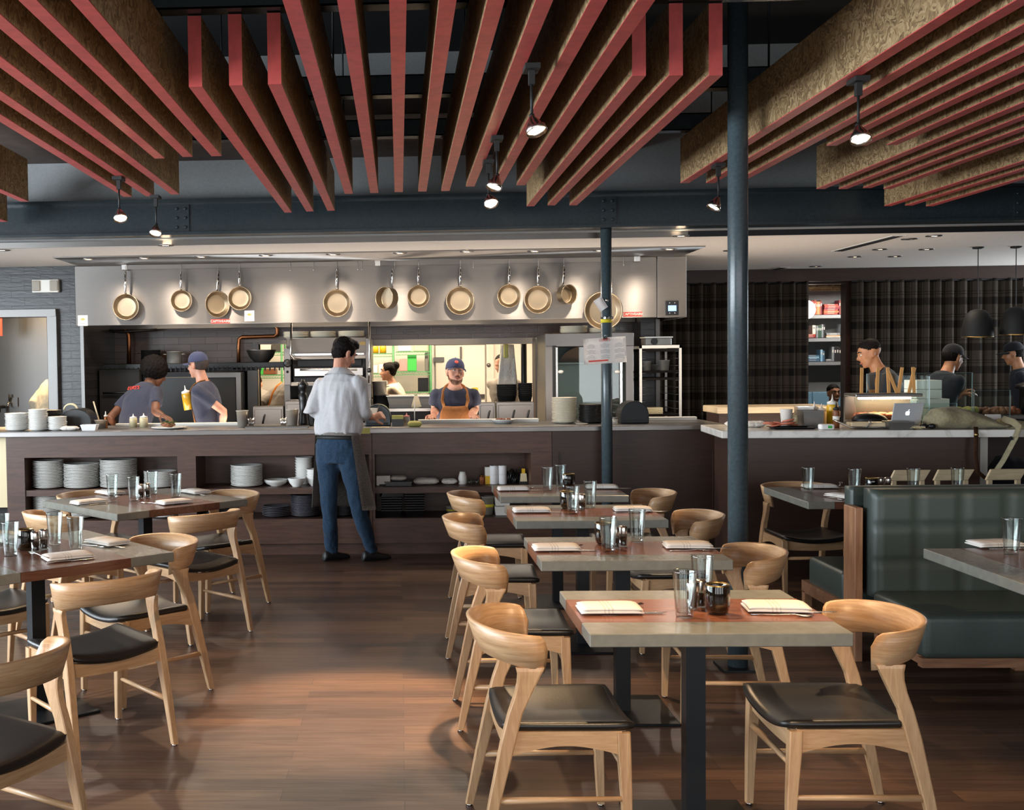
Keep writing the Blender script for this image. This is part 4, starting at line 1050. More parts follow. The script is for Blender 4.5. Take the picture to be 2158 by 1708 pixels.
for k in range(26):
    a = rd.uniform(0, 2 * pi); r_ = rd.uniform(.01, .05); m.tube([(r_ * math.cos(a), r_ * math.sin(a) * .8, .006), (r_ * 1.1 * math.cos(a + .6), r_ * .8 * math.sin(a + .6), .13 * rd.uniform(.6, 1))], rd.uniform(.003, .008), 6)
m.build('strands', 'plastic_black', o)
p = S(1103, 0); simple('hand_counter', 'black scraper with cream plate and yellow handle at the right end of the bay', 'scraper', p, [('body', MB().prism([(-.04, 0), (.04, 0), (.032, .075), (-.032, .075)], 'y', -.012, .012), 'rubber'), ('face', MB().prism([(-.03, .02), (.03, .02), (.024, .09), (-.024, .09)], 'y', -.017, -.012), 'cream_plastic'), ('handle', MB().box(-.014, .014, -.012, .012, .09, .13), 'yellow_plastic')])
# lower shelf of the right bay
def tubstack(px, yy, w, d, n, lb):
    for k in range(n):
        z0 = k * .021; m = MB()
        p = S(px, 1, yy); a, b = w / 2, d / 2
        rs = [[(-a * s, -b * s, z), (a * s, -b * s, z), (a * s, b * s, z), (-a * s, b * s, z)] for s, z in ((.82, 0), (.97, .05), (1.03, .052), (1.03, .058), (.93, .056), (.8, .004))]
        m.rings(rs, True, False); o = m.build('food_tub', 'plastic_black', None, p + Vector((0, 0, z0))); tag(o, ('topmost' if k == n - 1 else 'bottom' if k == 0 else 'middle') + ' black tub of the ' + lb, 'tub', 'black tubs ' + lb)
tubstack(826, .18, .17, .2, 6, 'wider stack, lower right-hand bay'); tubstack(873, .18, .165, .2, 8, 'narrower stack, lower right-hand bay')
p = S(826, 1, .18) + Vector((0, 0, 5 * .021 + .062)); o = simple('food_tub', 'black tub tipped on its edge atop the wider stack', 'tub', p, [('shell', MB().prism([(-.1, 0), (.1, 0), (.08, .05), (-.08, .05)], 'y', -.06, .06), 'plastic_black')]); o.rotation_euler = (0, 0, R(8))
def squeeze(name, label, p, body, h=.15, r=.026, cap='white_plastic', tape=None, grp='squeeze bottles'):
    o = thing(name, label, 'bottle', p, 0, grp)
    MB().lathe([(.001, 0), (r, 0), (r, h * .62), (r * .9, h * .68), (.001, h * .68)], seg=18).build('body', body, o)
    c = MB().lathe([(r * .92, h * .68), (r * .92, h * .76), (r * .3, h * .8), (.006, h * .86), (.002, h)], seg=14).build('nozzle_cap', cap, o)
    if tape: plabel(MB().lathe([(r + .0006, h * .3), (r + .0008, h * .3), (r + .0008, h * .45), (r + .0006, h * .45)], seg=18, caps=False).build('tape_label', tape, o), 'yellow tape label')
    return o
squeeze('squeeze_bottle', 'squeeze bottle with yellow tape on the lower shelf behind a chair back', S(1003, 1), 'frost_plastic', .19, .042, tape='yellow_tape')
def quart(label, p, fill, lid=None, tape=None, h=.14, grp='plastic tubs'):
    o = thing('deli_tub', label, 'tub', p, 0, grp)
    MB().lathe([(.0008, 0), (.041, 0), (.054, h), (.057, h), (.057, h - .008), (.053, h - .01), (.04, .003), (.0008, .003)], seg=22, caps=False).build('cup', 'frost_plastic', o)
    MB().lathe([(.0008, .005), (.039, .005), (.048, h * .72), (.0008, h * .74)], seg=20, caps=False).build('contents', fill, o)
    if tape: plabel(MB().lathe([(.0475, h * .42), (.0495, h * .42), (.0515, h * .58), (.0495, h * .58)], seg=22, caps=False).build('tape_label', tape, o), 'yellow tape label')
    return o
quart('tall plastic tub with yellow tape label on the lower shelf', S(1028, 1), 'cream_plastic', tape='yellow_tape', h=.155)
quart('low tub with yellow tape, partly hidden by the chair back, lower right-hand bay', S(953, 1, .25), 'grey_plastic', tape='yellow_tape', h=.07)
for k in range(2): p = S(1058, 1) + Vector((0, 0, .082 * k)); simple('storage_box', ('lower' if k == 0 else 'upper') + ' white plastic box beside the taped tub', 'box', p, [('body', MB().prism([(-.058, 0), (.058, 0), (.066, .074), (-.066, .074)], 'y', -.07, .07), 'white_plastic'), ('lid', MB().box(-.069, .069, -.073, .073, .074, .081), 'frost_plastic')], 'storage boxes')
# ---------------------------------------------------------------- extractor hood
hz0 = AZ(800, 678, YH); hx0, hx1 = AX(158, 620, YH), AX(1447, 620, YH)
ho = thing('extractor_hood', 'long stainless steel extractor hood with pans hanging on its front', 'extractor hood', (0, 0, 0))
MB().box(hx0, AX(1384, 600, YH), YH, YH + .03, hz0, ZS - .013).bevel(.004, 1).build('front_panel', 'brushed_steel', ho)
MB().box(AX(1385, 600, YH), hx1, YH, YH + .03, hz0, ZS - .013).bevel(.004, 1).build('control_panel', 'brushed_steel', ho)
MB().box(hx0, hx0 + .02, YH + .03, YB - .01, hz0, ZS - .013).build('side_panel', 'brushed_steel', ho)
MB().box(hx1 - .02, hx1, YH + .03, YB - .01, hz0, ZS - .013).build('side_panel', 'brushed_steel', ho)
MB().box(hx0 + .02, xr - .19, YB - .2, YB - .01, hz0 - .0, hz0 + .12).build('rear_gutter', 'brushed_steel', ho)
m = MB()
for k in range(11): m.box(hx0 + .1 + k * .52, hx0 + .58 + k * .52, YH + .5, YH + .55, hz0 + .05, hz0 + .4)
m.build('filters', 'dull_steel', ho)
MB().box(hx0 + .02, hx1 - .02, YH + .03, YB - .02, ZS - .06, ZS - .02).build('inner_lid', 'dull_steel', ho)
def sticker(px0, px1, py0, py1, mat, nm, lb=None):
    a, b = at(px0, py0, YH), at(px1, py1, YH); o = MB().box(a.x, b.x, YH - .0015, YH, b.z, a.z).build(nm, mat, ho)
    if lb: plabel(o, lb)
    return o, a, b
for px in (444, 1313):
    o, a, b = sticker(px, px + 41, 673 if px < 900 else 658, 682 if px < 900 else 667, 'red_print', 'brand_sticker', 'small red maker sticker with white letters')
    text('CAPTIVEAIRE', .034, 'white_plastic', o, ((a.x + b.x) / 2, YH - .002, (a.z + b.z) / 2), bold=.0004)
for px, py in ((164, 665), (515, 655)):
    o, a, b = sticker(px, px + 21, py, py + 22, 'paper', 'notice_sticker', 'small white square notice sticker')
    MB().prism([(a.x + .02, a.z - .04), (a.x + .05, a.z - .055), (a.x + .08, a.z - .04), (a.x + .05, a.z - .025)], 'y', YH - .0022, YH - .0015).build('emblem', 'sage_cloth', o)
    MB().box(a.x + .015, b.x - .015, YH - .002, YH - .0015, a.z - .075, a.z - .07).box(a.x + .015, b.x - .03, YH - .002, YH - .0015, a.z - .088, a.z - .083).build('print', 'ink_grey', o)
a, b = at(1402, 635, YH), at(1430, 664, YH)
dp = plabel(MB().box(a.x, b.x, YH - .012, YH, b.z, a.z).bevel(.003, 1).build('display', 'plastic_black', ho), 'black control display with a blue screen')
cx, cz = (a.x + b.x) / 2, (a.z + b.z) / 2
MB().box(cx - .04, cx + .04, YH - .0135, YH - .012, cz - .03, cz + .025).build('screen', 'screen_blue', dp)
for dx in (-.025, .025):
    for dz in (-.05, .05): MB().box(cx + dx - .004, cx + dx + .004, YH - .0135, YH - .012, cz + dz - .004, cz + dz + .004).build('button', 'paper_grey', dp)
# pot rail
rz_ = AZ(800, 555, YH - .07); ry = YH - .07
rl_ = thing('pot_rail', 'flat steel pot rail fixed along the top of the hood', 'rail', (0, 0, 0))
MB().box(AX(255, 560, ry), AX(1349, 560, ry), ry - .004, ry + .004, rz_ - .022, rz_ + .022).build('bar', 'brushed_steel', rl_)
for px in (262, 796, 1343): x = AX(px, 560, ry); MB().box(x - .03, x + .03, ry - .012, YH - .0006, rz_ - .03, rz_ + .03).bevel(.006, 1).build('bracket', 'polished_steel', rl_)
def hook(px, label, yy=None):
    x = AX(px, 560, ry); z = rz_
    o = thing('pan_hook', label, 'hook', (x, ry, z), 0, 'pan hooks')
    MB().tube([(0, .012, .0), (0, .008, .034), (0, -.008, .034), (0, -.012, .0), (0, -.014, -.05), (0, -.02, -.066), (0, -.03, -.066), (0, -.034, -.052)], .0032, 6).build('wire', 'polished_steel', o)
    return Vector((x, ry - .025, z - .066))
def pan(px, py, rpx, htop, label, yaw=0, depth=.045, slope=.72, hx=None, n=1, mat='pan_steel', roll=0):
    yp = YH - .085
    c = at(px, py, yp); r = rpx * yp / FPX
    hx = px if hx is None else hx
    t = at(hx, htop, yp)
    o = thing('frying_pan' if depth < .07 else 'saucepan', label, 'pan', c, R(yaw), 'hanging pans')
    Q = Matrix.Rotation(pi / 2, 4, 'X')   # z -> -y
    dp_ = depth
    pr = [(.0008, 0), (r * slope, 0), (r * (slope + .06), .004), (r * .985, dp_ - .002), (r * 1.03, dp_), (r * 1.03, dp_ + .003), (r * .965, dp_ + .002), (r * .95, dp_ - .003), (r * (slope + .035), .013), (r * (slope + .01), .0075), (r * (slope - .02), .0055), (r * (slope - .04), .005), (r * slope * .6, .005), (.0008, .005)]
    MB().lathe(pr, seg=36, caps=False, T=Matrix.Translation((0, .045 if dp_ < .07 and not yaw else .012 if dp_ < .07 else -.03, 0)) @ Q).build('bowl', mat, o)
    # handle rises from the rim to the hook
    L = t - c; L = Vector((L.x * math.cos(R(-yaw)), 0, L.z)); top = Vector((L.x, 0, L.z)); dirv = top.normalized(); p0 = dirv * r * .99
    h = MB(); h.tube([p0 + Vector((0, .0, 0)), p0 + dirv * .02 + Vector((0, -.014, 0)), p0.lerp(top, .45) + Vector((0, -.02, 0)), top + Vector((0, -.012, 0))], [(.004, .012), (.004, .010), (.0045, .0135), (.004, .010)], 10, up=(0, 1, 0))
    ho_ = h.build('handle', 'polished_steel', o)
    m = MB()
    for f in (.4, .6, .8):
        q = p0.lerp(top, f); m.cbox((q.x, q.y - .024, q.z), (.009, .004, .022))
    m.build('slot', 'dark_steel', ho_)
    return o
PANS = [(265, 647, 27.5, 573, 'largest pan at the left end of the rail'), (382, 634, 22.5, 573, 'small frying pan second from left, hanging alone'), (456, 642, 27.5, 571, 'frying pan turned sideways beside the small stack'), (505, 629, 24.5, 571, 'frying pan right of the sideways pan'), (710, 639, 28.5, 567, 'frying pan above the broiler, behind the server'),
        (826, 629, 23, 564, 'deep saucepan turned sideways near the rail bracket'), (882, 625, 23, 564, 'small frying pan right of the sideways saucepan'), (970, 634, 29, 562, 'large frying pan in the middle of the hood, right of centre'), (1073, 624, 24, 562, 'small frying pan left of the small saucepan group'), (1134, 632, 28.5, 561, 'large frying pan beside the small saucepan'), (1184, 622, 20, 561, 'small deep saucepan hanging right of the large pan'), (1272, 655, 39, 566, 'biggest pan, hanging half behind the thin column')]
for k, (px, py, r_, ht, lb) in enumerate(PANS):
    hook({826: 832, 456: 460, 1184: 1188}.get(px, px), 'steel hook carrying the %s' % lb.split(',')[0])
    if k == 5: pan(px, py, r_, ht, lb, -38, .095, .93, 832)
    elif k == 10: pan(px, py, r_, ht, lb, 30, .085, .93, 1188)
    elif k == 2: pan(px, py, r_, ht, lb, 32, .045, .72, 460)
    else: pan(px, py, r_, ht, lb)
for px, lb in ((612, 'empty hook, first left of the frying pan above the broiler'), (661, 'empty hook, nearest left of the frying pan above the broiler'), (754, 'left empty hook of the pair left of the rail bracket'), (763, 'right empty hook of the pair left of the rail bracket'), (997, 'empty hook right of the large middle frying pan'), (1313, 'empty hook near the right end of the rail')): hook(px, lb)
# ---------------------------------------------------------------- wall light
o = thing('emergency_light', 'white twin-lamp emergency light on the black tile above the side doorway', 'emergency light', at(99, 604, YH + .1))
MB().box(-.135, .135, -.06, 0, -.065, .065).bevel(.008, 2).build('housing', 'white_plastic', o)
for s in (-1, 1): MB().box(s * .09 - .042, s * .09 + .042, -.075, -.06, -.05, .055).bevel(.006, 1).build('lamp', 'frost_plastic', o)
# ---------------------------------------------------------------- side room
o = thing('beer_tap', 'beer tap on the steel wall of the side room', 'tap', at(22, 849, 12.88), 0)
MB().box(-.3, .09, -.006, .01, -.05, .06).build('plate', 'dull_steel', o)
MB().tube([(0, -.006, 0), (0, -.07, 0), (0, -.09, -.05)], .013, 8).build('spout', 'polished_steel', o)
MB().tube([(0, -.04, .01), (.005, -.045, .05), (.005, -.045, .1)], [.008, .014, .01], 8).build('handle', 'rubber', o)
o = thing('beer_tap', 'beer tap cut off by the left frame edge', 'tap', at(3, 858, 12.80), 0)
MB().tube([(0, .08, 0), (0, -.07, 0), (0, -.09, -.06)], .02, 8).build('spout', 'dark_steel', o)
o = thing('fire_pull', 'red sign panel at the left frame edge in the side room', 'sign', at(-4, 690, 12.4), 0)
MB().box(-.05, .045, -.01, .01, -.1, .1).build('panel', 'red_print', o)
MB().box(-.05, .03, -.012, -.01, .07, .075).build('line', 'white_plastic', o)
o = thing('wall_shelf', 'narrow white shelf unit seen at the right of the side doorway', 'shelf', (AX(112, 800, 13.3), 13.4, 0), 0)
for z in (1.45, 1.72, 1.95): MB().box(-.16, .22, -.12, .18, z, z + .03).build('board', 'white_board', o)
MB().box(-.19, -.16, -.14, .2, 0, 2.1).build('upright', 'white_board', o)
for px, z, mt, lb in ((108, 1.481, 'grey_plastic', 'grey carton on the lower shelf of the side room'), (108, 1.751, 'meat', 'brown carton on the middle shelf of the side room'), (111, 1.981, 'white_plastic', 'white carton on the top shelf of the side room')):
    o = thing('carton', lb, 'carton', (AX(px, 790, 13.35), 13.35, z), 0, 'cartons'); MB().box(-.07, .07, -.07, .07, 0, .13).bevel(.004, 1).build('box', mt, o)
# ---------------------------------------------------------------- cooking line
def box_thing(name, label, cat, px0, px1, py0, py1, Y0, Y1, mat, bev=.006, part='body', z0=None, grp=None):
    a, b = at(px0, py0, Y0), at(px1, py1, Y0); zb_ = b.z if z0 is None else z0
    o = thing(name, label, cat, (0, 0, 0), 0, grp); MB().box(a.x, b.x, Y0, Y1, zb_, a.z).bevel(bev, 1).build(part, mat, o)
    return o, a.x, b.x, zb_, a.z
o, a, b, z0, z1 = box_thing('wall_rack', 'black slatted rack over the range, pots standing on it', 'rack', 207, 604, 768, 775, 11.75, 12.2, 'plastic_black')
m = MB(); n_ = 40
for k in range(n_): x = a + (b - a) * (k + .5) / n_; m.box(x - .008, x + .008, 11.74, 11.75, z0 - .03, z0 + .02)
m.build('slats', 'dark_steel', o)
for px in (262, 500): x = AX(px, 780, 12.2); MB().box(x - .012, x + .012, 11.8, 12.24, z0 - .012, z0).build('bracket', 'dark_steel', o)
o, a, b, z0, z1 = box_thing('range_oven', 'tall dark oven behind the two cooks at left', 'oven', 300, 505, 786, 890, 11.6, 12.2, 'dark_steel', z0=0)
z0 = AZ(400, 890, 11.6)
for p0, p1 in ((305, 425),): MB().box(AX(p0, 830, 11.59), AX(p1, 830, 11.59), 11.575, 11.6, z0 - .2, z1 - .05).bevel(.008, 1).build('door', 'plastic_black', o)
m = MB(); xa, xb = AX(434, 830, 11.58), AX(508, 830, 11.58); m.box(xa, xb, 11.57, 11.6, z1 - .06, z1 - .01).box(xb - .05, xb, 11.57, 11.6, z0, z1 - .06); m.build('door_frame', 'dull_steel', o)
MB().box(xa + .02, xb - .06, 11.585, 11.6, z0 - .1, z1 - .07).build('oven_window', 'matte_black', o)
o, a, b, z0, z1 = box_thing('flat_top_range', 'black range with pans at the far left of the cooking line', 'range', 208, 296, 780, 890, 11.5, 12.2, 'matte_black', z0=0)
MB().tube([(a + .05, 11.46, 1.35), (b - .05, 11.46, 1.35)], .012, 8).build('towel_bar', 'dark_steel', o)
o, a, b, z0, z1 = box_thing('steel_pillar', 'narrow steel pillar left of the broiler', 'pillar', 520, 545, 780, 890, 12.1, 12.24, 'dull_steel', z0=0)
# pots on the rack
zr = AZ(400, 767, 11.8) + .0008
def pot(px, r, h, label, mat, yy=11.9, z=None, handles=True, cat='pot', flare=1.0, name='stock_pot', grp=None):
    z = zr if z is None else z
    o = thing(name, label, cat, (AX(px, 760, yy), yy, z), 0, grp)
    MB().lathe([(.001, 0), (r * .95, 0), (r, .01), (r * flare, h), (r * flare * 1.02, h), (r * flare * 1.02, h + .006), (r * flare * .96, h + .004), (r * .95, .01), (.001, .006)], seg=26, caps=False).build('body', mat, o)
    if handles:
        for s in (-1, 1): MB().tube([(s * r * .98, -.03, h * .8), (s * (r + .03), -.025, h * .82), (s * (r + .03), .025, h * .82), (s * r * .98, .03, h * .8)], .005, 6).build('handle', mat, o)
    return o
pot(318, .105, .15, 'black pot on the slatted rack', 'matte_black'); pot(368, .085, .13, 'shiny steel saucepot on the slatted rack', 'light_steel')
bowl(AX(551, 765, 11.85), 11.85, zr, .165, .14, 'dull_steel', 'big steel mixing bowl on the slatted rack beside the broiler', 'steel bowls')
# pipes
def pipe(label, pts, r, mat, name='gas_pipe', grp='pipes'):
    o = thing(name, label, 'pipe', (0, 0, 0), 0, grp); MB().tube(pts, r, 10).build('run', mat, o)
    return o
A = lambda px, py, Y: at(px, py, Y)
zz0 = hz0 + .1
pipe('copper pipe dropping behind the cook at far left', [A(255, 684, 12.1), A(262, 692, 12.1), A(271, 705, 12.1), A(272, 725, 12.1), A(272, 775, 12.1)], .024, 'copper')
pipe('copper pipe bending across the brown tiles left of the broiler', [A(576, 682, 12.1), A(584, 692, 12.1), A(585, 703, 12.1), A(578, 709, 12.1), A(510, 711, 12.1), A(504, 715, 12.1), A(503, 730, 12.1), A(503, 775, 12.1)], .022, 'copper')
pipe('thin black pipe below the hood at left', [A(180, 692, 12.05), A(255, 700, 12.05), A(330, 695, 12.05)], .014, 'dark_steel')
pipe('chrome gas hose at the left side of the broiler', [A(614, 680, 11.2), A(613, 740, 11.2), A(612, 746, 11.2), A(618, 757, 11.2), A(633, 758, 11.3)], .013, 'polished_steel')
o = pipe('chrome gas pipe with a valve at the right side of the broiler', [A(778, 676, 11.2), A(779, 735, 11.2), A(778, 790, 11.2), A(777, 806, 11.26), A(770, 810, 11.36)], .011, 'polished_steel')
MB().ball(A(778, 781, 11.19), .025, 12, 8).build('valve_knob', 'plastic_black', o)
# broiler
Yb = 11.3
o = thing('broiler', 'tall stainless steel overhead broiler behind the server', 'broiler', (0, 0, 0))
def bx_(nm, px0, px1, py0, py1, y0, y1, mat, bev=.004):
    a, b = at(px0, py0, Yb), at(px1, py1, Yb); return MB().box(a.x, b.x, y0, y1, b.z, a.z).bevel(bev, 1).build(nm, mat, o)
bx_('canopy', 602, 772, 713, 756, Yb + .04, 12.2, 'brushed_steel'); bx_('lip', 612, 768, 745, 749, Yb + .03, Yb + .04, 'polished_steel')
bx_('side_cheek', 598, 613, 735, 812, Yb, 12.2, 'counter_steel'); bx_('side_cheek', 770, 783, 713, 812, Yb, 12.2, 'counter_steel')
bx_('mouth', 614, 770, 756, 800, Yb + .1, 12.2, 'matte_black'); bx_('burner_panel', 625, 762, 759, 772, Yb + .08, Yb + .1, 'dark_steel')
bx_('grill_drawer', 620, 765, 777, 792, Yb + .0, Yb + .1, 'polished_steel'); bx_('drip_tray', 618, 768, 795, 804, Yb + .03, Yb + .1, 'dark_steel')
bx_('lower_panel', 612, 770, 806, 812, Yb + .02, 12.2, 'brushed_steel')
p = at(606, 766, Yb); MB().lathe([(.045, 0), (.042, .02), (.03, .03), (.001, .032)], seg=20, T=Matrix.Translation(p) @ Matrix.Rotation(pi / 2, 4, 'X')).build('knob', 'plastic_black', o)
p = at(606, 784, Yb); MB().lathe([(.014, 0), (.001, .012)], seg=12, T=Matrix.Translation(p) @ Matrix.Rotation(pi / 2, 4, 'X')).build('bolt', 'dark_steel', o)
q0, q1 = at(632, 780, Yb - .03), at(752, 780, Yb - .03); MB().tube([q0, q1], .011, 8).build('drawer_handle', 'polished_steel', o)
for px in (606, 776): a = at(px, 812, Yb + .1); MB().box(a.x - .03, a.x + .03, Yb + .06, 12.2, 0, a.z).build('stand_leg', 'dull_steel', o)
bx_('stand_shelf', 607, 781, 843, 850, Yb + .05, 12.2, 'brushed_steel')
p = at(765, 724, Yb + .04); MB().prism([(p.x - .04, p.z), (p.x - .025, p.z + .018), (p.x + .03, p.z + .018), (p.x + .045, p.z), (p.x + .03, p.z - .018), (p.x - .025, p.z - .018)], 'y', Yb + .036, Yb + .04).build('badge', 'brass', o)
zt_ = AZ(690, 713, Yb + .05)
for (a, b, lb) in ((597, 651, 'of the left wide stack on the broiler'), (654, 709, 'of the middle wide stack on the broiler'), (712, 768, 'of the right wide stack on the broiler')):
    yy = Yb + .3; xa, xb = AX(a, 705, yy), AX(b, 705, yy); stack((xa + xb) / 2, yy, zt_ + .001, 5, (xb - xa) / 2, .012, 'ceramic_cream', ('wide cream plate', lb), h=.026)
# lower steel units
def drawer_unit(px0, px1, py0, label, handles, Y=11.15):
    o, a, b, z0, z1 = box_thing('refrigerated_drawer', label, 'drawer unit', px0, px1, py0, 890, Y, 11.33, 'counter_steel', z0=0, grp='refrigerated drawers')
    MB().box(a + .02, b - .02, Y - .012, Y, z1 - .42, z1 - .03).bevel(.004, 1).build('drawer_front', 'counter_steel', o)
    for px in handles:
        h = at(px, py0 + 26, Y - .012); MB().tube([h + Vector((.012, 0, .04)), h + Vector((.006, -.02, .03)), h + Vector((-.012, -.02, -.05)), h + Vector((-.014, 0, -.06))], .009, 8).build('handle', 'plastic_black', o)
drawer_unit(532, 598, 857, 'steel drawer front left of the broiler stand', (556,)); drawer_unit(600, 641, 846, 'steel drawer front under the broiler', (625,))
drawer_unit(1008, 1044, 849, 'steel drawer front behind the cook in the tan apron', (1030,)); drawer_unit(1046, 1125, 848, 'wide steel drawer front under the stacked black pans', (1082, 1113))
o, a, b, z0, z1 = box_thing('prep_table', 'dark prep table holding grey bus tubs under the pass', 'table', 785, 1006, 862, 890, 11.3, 12.2, 'dark_steel', z0=0)
MB().box(a, b, 11.28, 11.3, z1 - .03, z1).build('edge', 'polished_steel', o)
ztb = z1 + .001
for px, w, lb in ((844, 56, 'grey bus tub on the prep table, left of two'), (912, 60, 'grey bus tub half hidden behind the cook in the tan apron')):
    yy = 11.6; x = AX(px, 850, yy); hw = w / 2 * yy / FPX; t = thing('bus_tub', lb, 'tub', (x, yy, ztb), 0, 'grey bus tubs'); hh = AZ(px, 833, yy) - ztb
    MB().ring([[(-hw * s, -.2 * s, z), (hw * s, -.2 * s, z), (hw * s, .2 * s, z), (-hw * s, .2 * s, z)] for s, z in ((.78, 0), (1, hh * .93), (.96, hh * .93), (.75, .01))], True, False).build('body', 'grey_plastic', t)
    MB().box(-hw * 1.06, hw * 1.06, -.215, .215, hh * .93, hh).bevel(.01, 2).build('lid', 'white_plastic', t)
pot(799, .075, .27, 'tall steel stock pot behind the server at the pass', 'light_steel', 11.75, ztb); 
pot(803, .08, .13, 'dark pot in front of the tall steel stock pot', 'dark_steel', 11.48, ztb)
zt_ = AZ(1085, 848, 11.2) + .001
for px, r, n, h, lb in ((1068, .105, 6, .07, 'black pan of the wide stack on the steel drawers'), (1107, .075, 7, .06, 'black pan of the narrow stack beside the steel column')):
    me = MB().lathe([(.001, 0), (r * .82, 0), (r, h), (r * 1.04, h), (r * 1.04, h + .002), (r - .003, h + .001), (r * .82 - .003, .004), (.001, .004)], seg=22, caps=False).mesh('pan', 'matte_black')
    for k in range(n):
        ob = bpy.data.objects.new('black_pan', me); COL.objects.link(ob); ob.location = (AX(px, 840, 11.45), 11.45, zt_ + .021 * k); tag(ob, ('topmost ' if k == n - 1 else 'bottom ' if k == 0 else 'inner ') + lb, 'pan', lb)
# steel column right of the pass and dark pole
box_thing('steel_pillar', 'brushed steel pillar right of the pass-through opening', 'pillar', 1128, 1150, 712, 890, 11.95, 12.24, 'brushed_steel', z0=0)
pipe('dark standpipe behind the pass at right', [(AX(1104, 760, 12.8), 12.8, 0), (AX(1104, 760, 12.8), 12.8, ZS - .01)], .035, 'dark_steel', 'standpipe')
# ---------------------------------------------------------------- glass-door oven and pan rack
Yo = 11.25
o = thing('glass_door_oven', 'stainless cabinet oven with a tall glass door, right of the pass', 'oven', (0, 0, 0)); Yb = Yo
bx_('top_frame', 1149, 1336, 704, 729, Yo, 12.0, 'counter_steel'); bx_('side_frame', 1149, 1166, 729, 893, Yo, 12.0, 'counter_steel'); bx_('side_frame', 1318, 1336, 729, 893, Yo, 12.0, 'counter_steel')
bx_('back_wall', 1166, 1318, 729, 893, 11.95, 12.0, 'dull_steel'); bx_('door_seal', 1164, 1173, 729, 893, Yo - .01, Yo + .05, 'rubber'); bx_('door_rail', 1170, 1176, 732, 893, Yo - .03, Yo - .005, 'polished_steel'); bx_('door_rail', 1305, 1311, 732, 893, Yo - .03, Yo - .005, 'polished_steel')
bx_('door_glass', 1176, 1305, 732, 893, Yo - .012, Yo - .006, 'pane_glass'); bx_('shelf_bar', 1178, 1304, 764, 768, Yo + .2, Yo + .55, 'dull_steel')
a, b = at(1180, 764, Yo + .3), at(1308, 764, Yo + .3); mx_ = (a.x + b.x) / 2; hw = (b.x - a.x) / 2
MB().prism([(mx_ + hw * math.cos(pi * k / 16), a.z + hw * .55 * math.sin(pi * k / 16)) for k in range(17)], 'y', Yo + .28, Yo + .30).build('inner_arch', 'meat', o)
for px in (1182, 1301): p = at(px, 784, Yo - .02); MB().ball(p, (.03, .02, .018), 10, 7).build('door_catch', 'white_plastic', o)
bx_('plinth', 1149, 1336, 893, 960, Yo, 12.0, 'counter_steel')
zt_ = AZ(1240, 704, Yo + .1)
for a, b, n, lb in ((1180, 1238, 6, 'of the stack on the glass-door oven, left of the big pan'), (1240, 1297, 4, 'of the stack on the glass-door oven, behind the big pan')):
    yy = Yo + .3; xa, xb = AX(a, 695, yy), AX(b, 695, yy); stack((xa + xb) / 2, yy, zt_ + .001, n, (xb - xa) / 2, .012, 'ceramic_cream', ('wide cream plate', lb), h=.024)
o = thing('pan_rack', 'aluminium sheet-pan rack right of the glass-door oven', 'rack', (0, 0, 0)); Yr0, Yr1 = 11.15, 11.75
ra, rb = 2.428, AX(1436, 800, Yr0); rzt = AZ(1390, 728, Yr0); w = rb - ra
for x in (ra, rb):
    for y in (Yr0, Yr1): MB().box(x - .022 if x == rb else x, x if x == rb else x + .022, y - .012, y + .012, 0, rzt).build('upright', 'white_plastic', o)
for y in (Yr0, Yr1): MB().box(ra, rb, y - .012, y + .012, rzt - .03, rzt).build('top_bar', 'white_plastic', o)
for k in range(19):
    z = rzt - .06 - k * .073
    for x0, x1 in ((ra + .022, ra + .06), (rb - .06, rb - .022)): MB().box(x0, x1, Yr0, Yr1, z - .003, z).build('runner', 'dull_steel', o)
def tray(py, lb):
    z = AZ(1390, py, Yr0); z = rzt - .06 - round((rzt - .06 - z) / .073) * .073 + .0008; t = thing('sheet_pan', lb, 'tray', ((ra + rb) / 2, (Yr0 + Yr1) / 2, z), 0, 'sheet pans'); hw = w / 2 - .03
    MB().ring([[(-hw * s, -.3 * s, q), (hw * s, -.3 * s, q), (hw * s, .3 * s, q), (-hw * s, .3 * s, q)] for s, q in ((.93, 0), (1, .022), (1.02, .022), (.95, .004), (.9, .003))], True, False).build('pan', 'dull_steel', t); return z + .004
z1_ = tray(741, 'sheet pan on the top runner of the pan rack'); z2_ = tray(781, 'sheet pan carrying clear tubs in the pan rack'); tray(801, 'empty sheet pan below the tubs in the pan rack'); z4_ = tray(872, 'sheet pan carrying stacked boards low in the pan rack')
quart('cream deli tub in the pan rack', Vector((AX(1363, 770, 11.4), 11.4, z2_)), 'cream_plastic', h=.115); quart('clear deli tub with a plastic bag in the pan rack', Vector((AX(1400, 770, 11.4), 11.4, z2_)), 'white_plastic', h=.125); quart('small cream tub behind on the pan rack', Vector((AX(1376, 770, 11.6), 11.6, z2_)), 'meat', h=.08)
for k in range(4): oo = MB().box(-.1, .1, -.1, .1, 0, .018).bevel(.003, 1).build('board', 'cream_plastic', None, (AX(1372, 865, 11.4), 11.4, z4_ + k * .019)); tag(oo, '%s cream board from the bottom on the low sheet pan' % ORD[k], 'board', 'cream boards')
t = thing('food_bin', 'clear food bin with a black round lid knob on top of the pan rack', 'bin', (AX(1383, 725, 11.4), 11.4, rzt + .001)); MB().box(-.13, .13, -.12, .12, 0, .075).bevel(.008, 1).build('body', 'frost_plastic', t); MB().box(-.14, .14, -.13, .13, .075, .09).build('lid', 'white_plastic', t); MB().cyl(.035, 0, .012, seg=18, T=Matrix.Translation((-.05, -.12, .04)) @ Matrix.Rotation(pi / 2, 4, 'X')).build('knob', 'plastic_black', t)
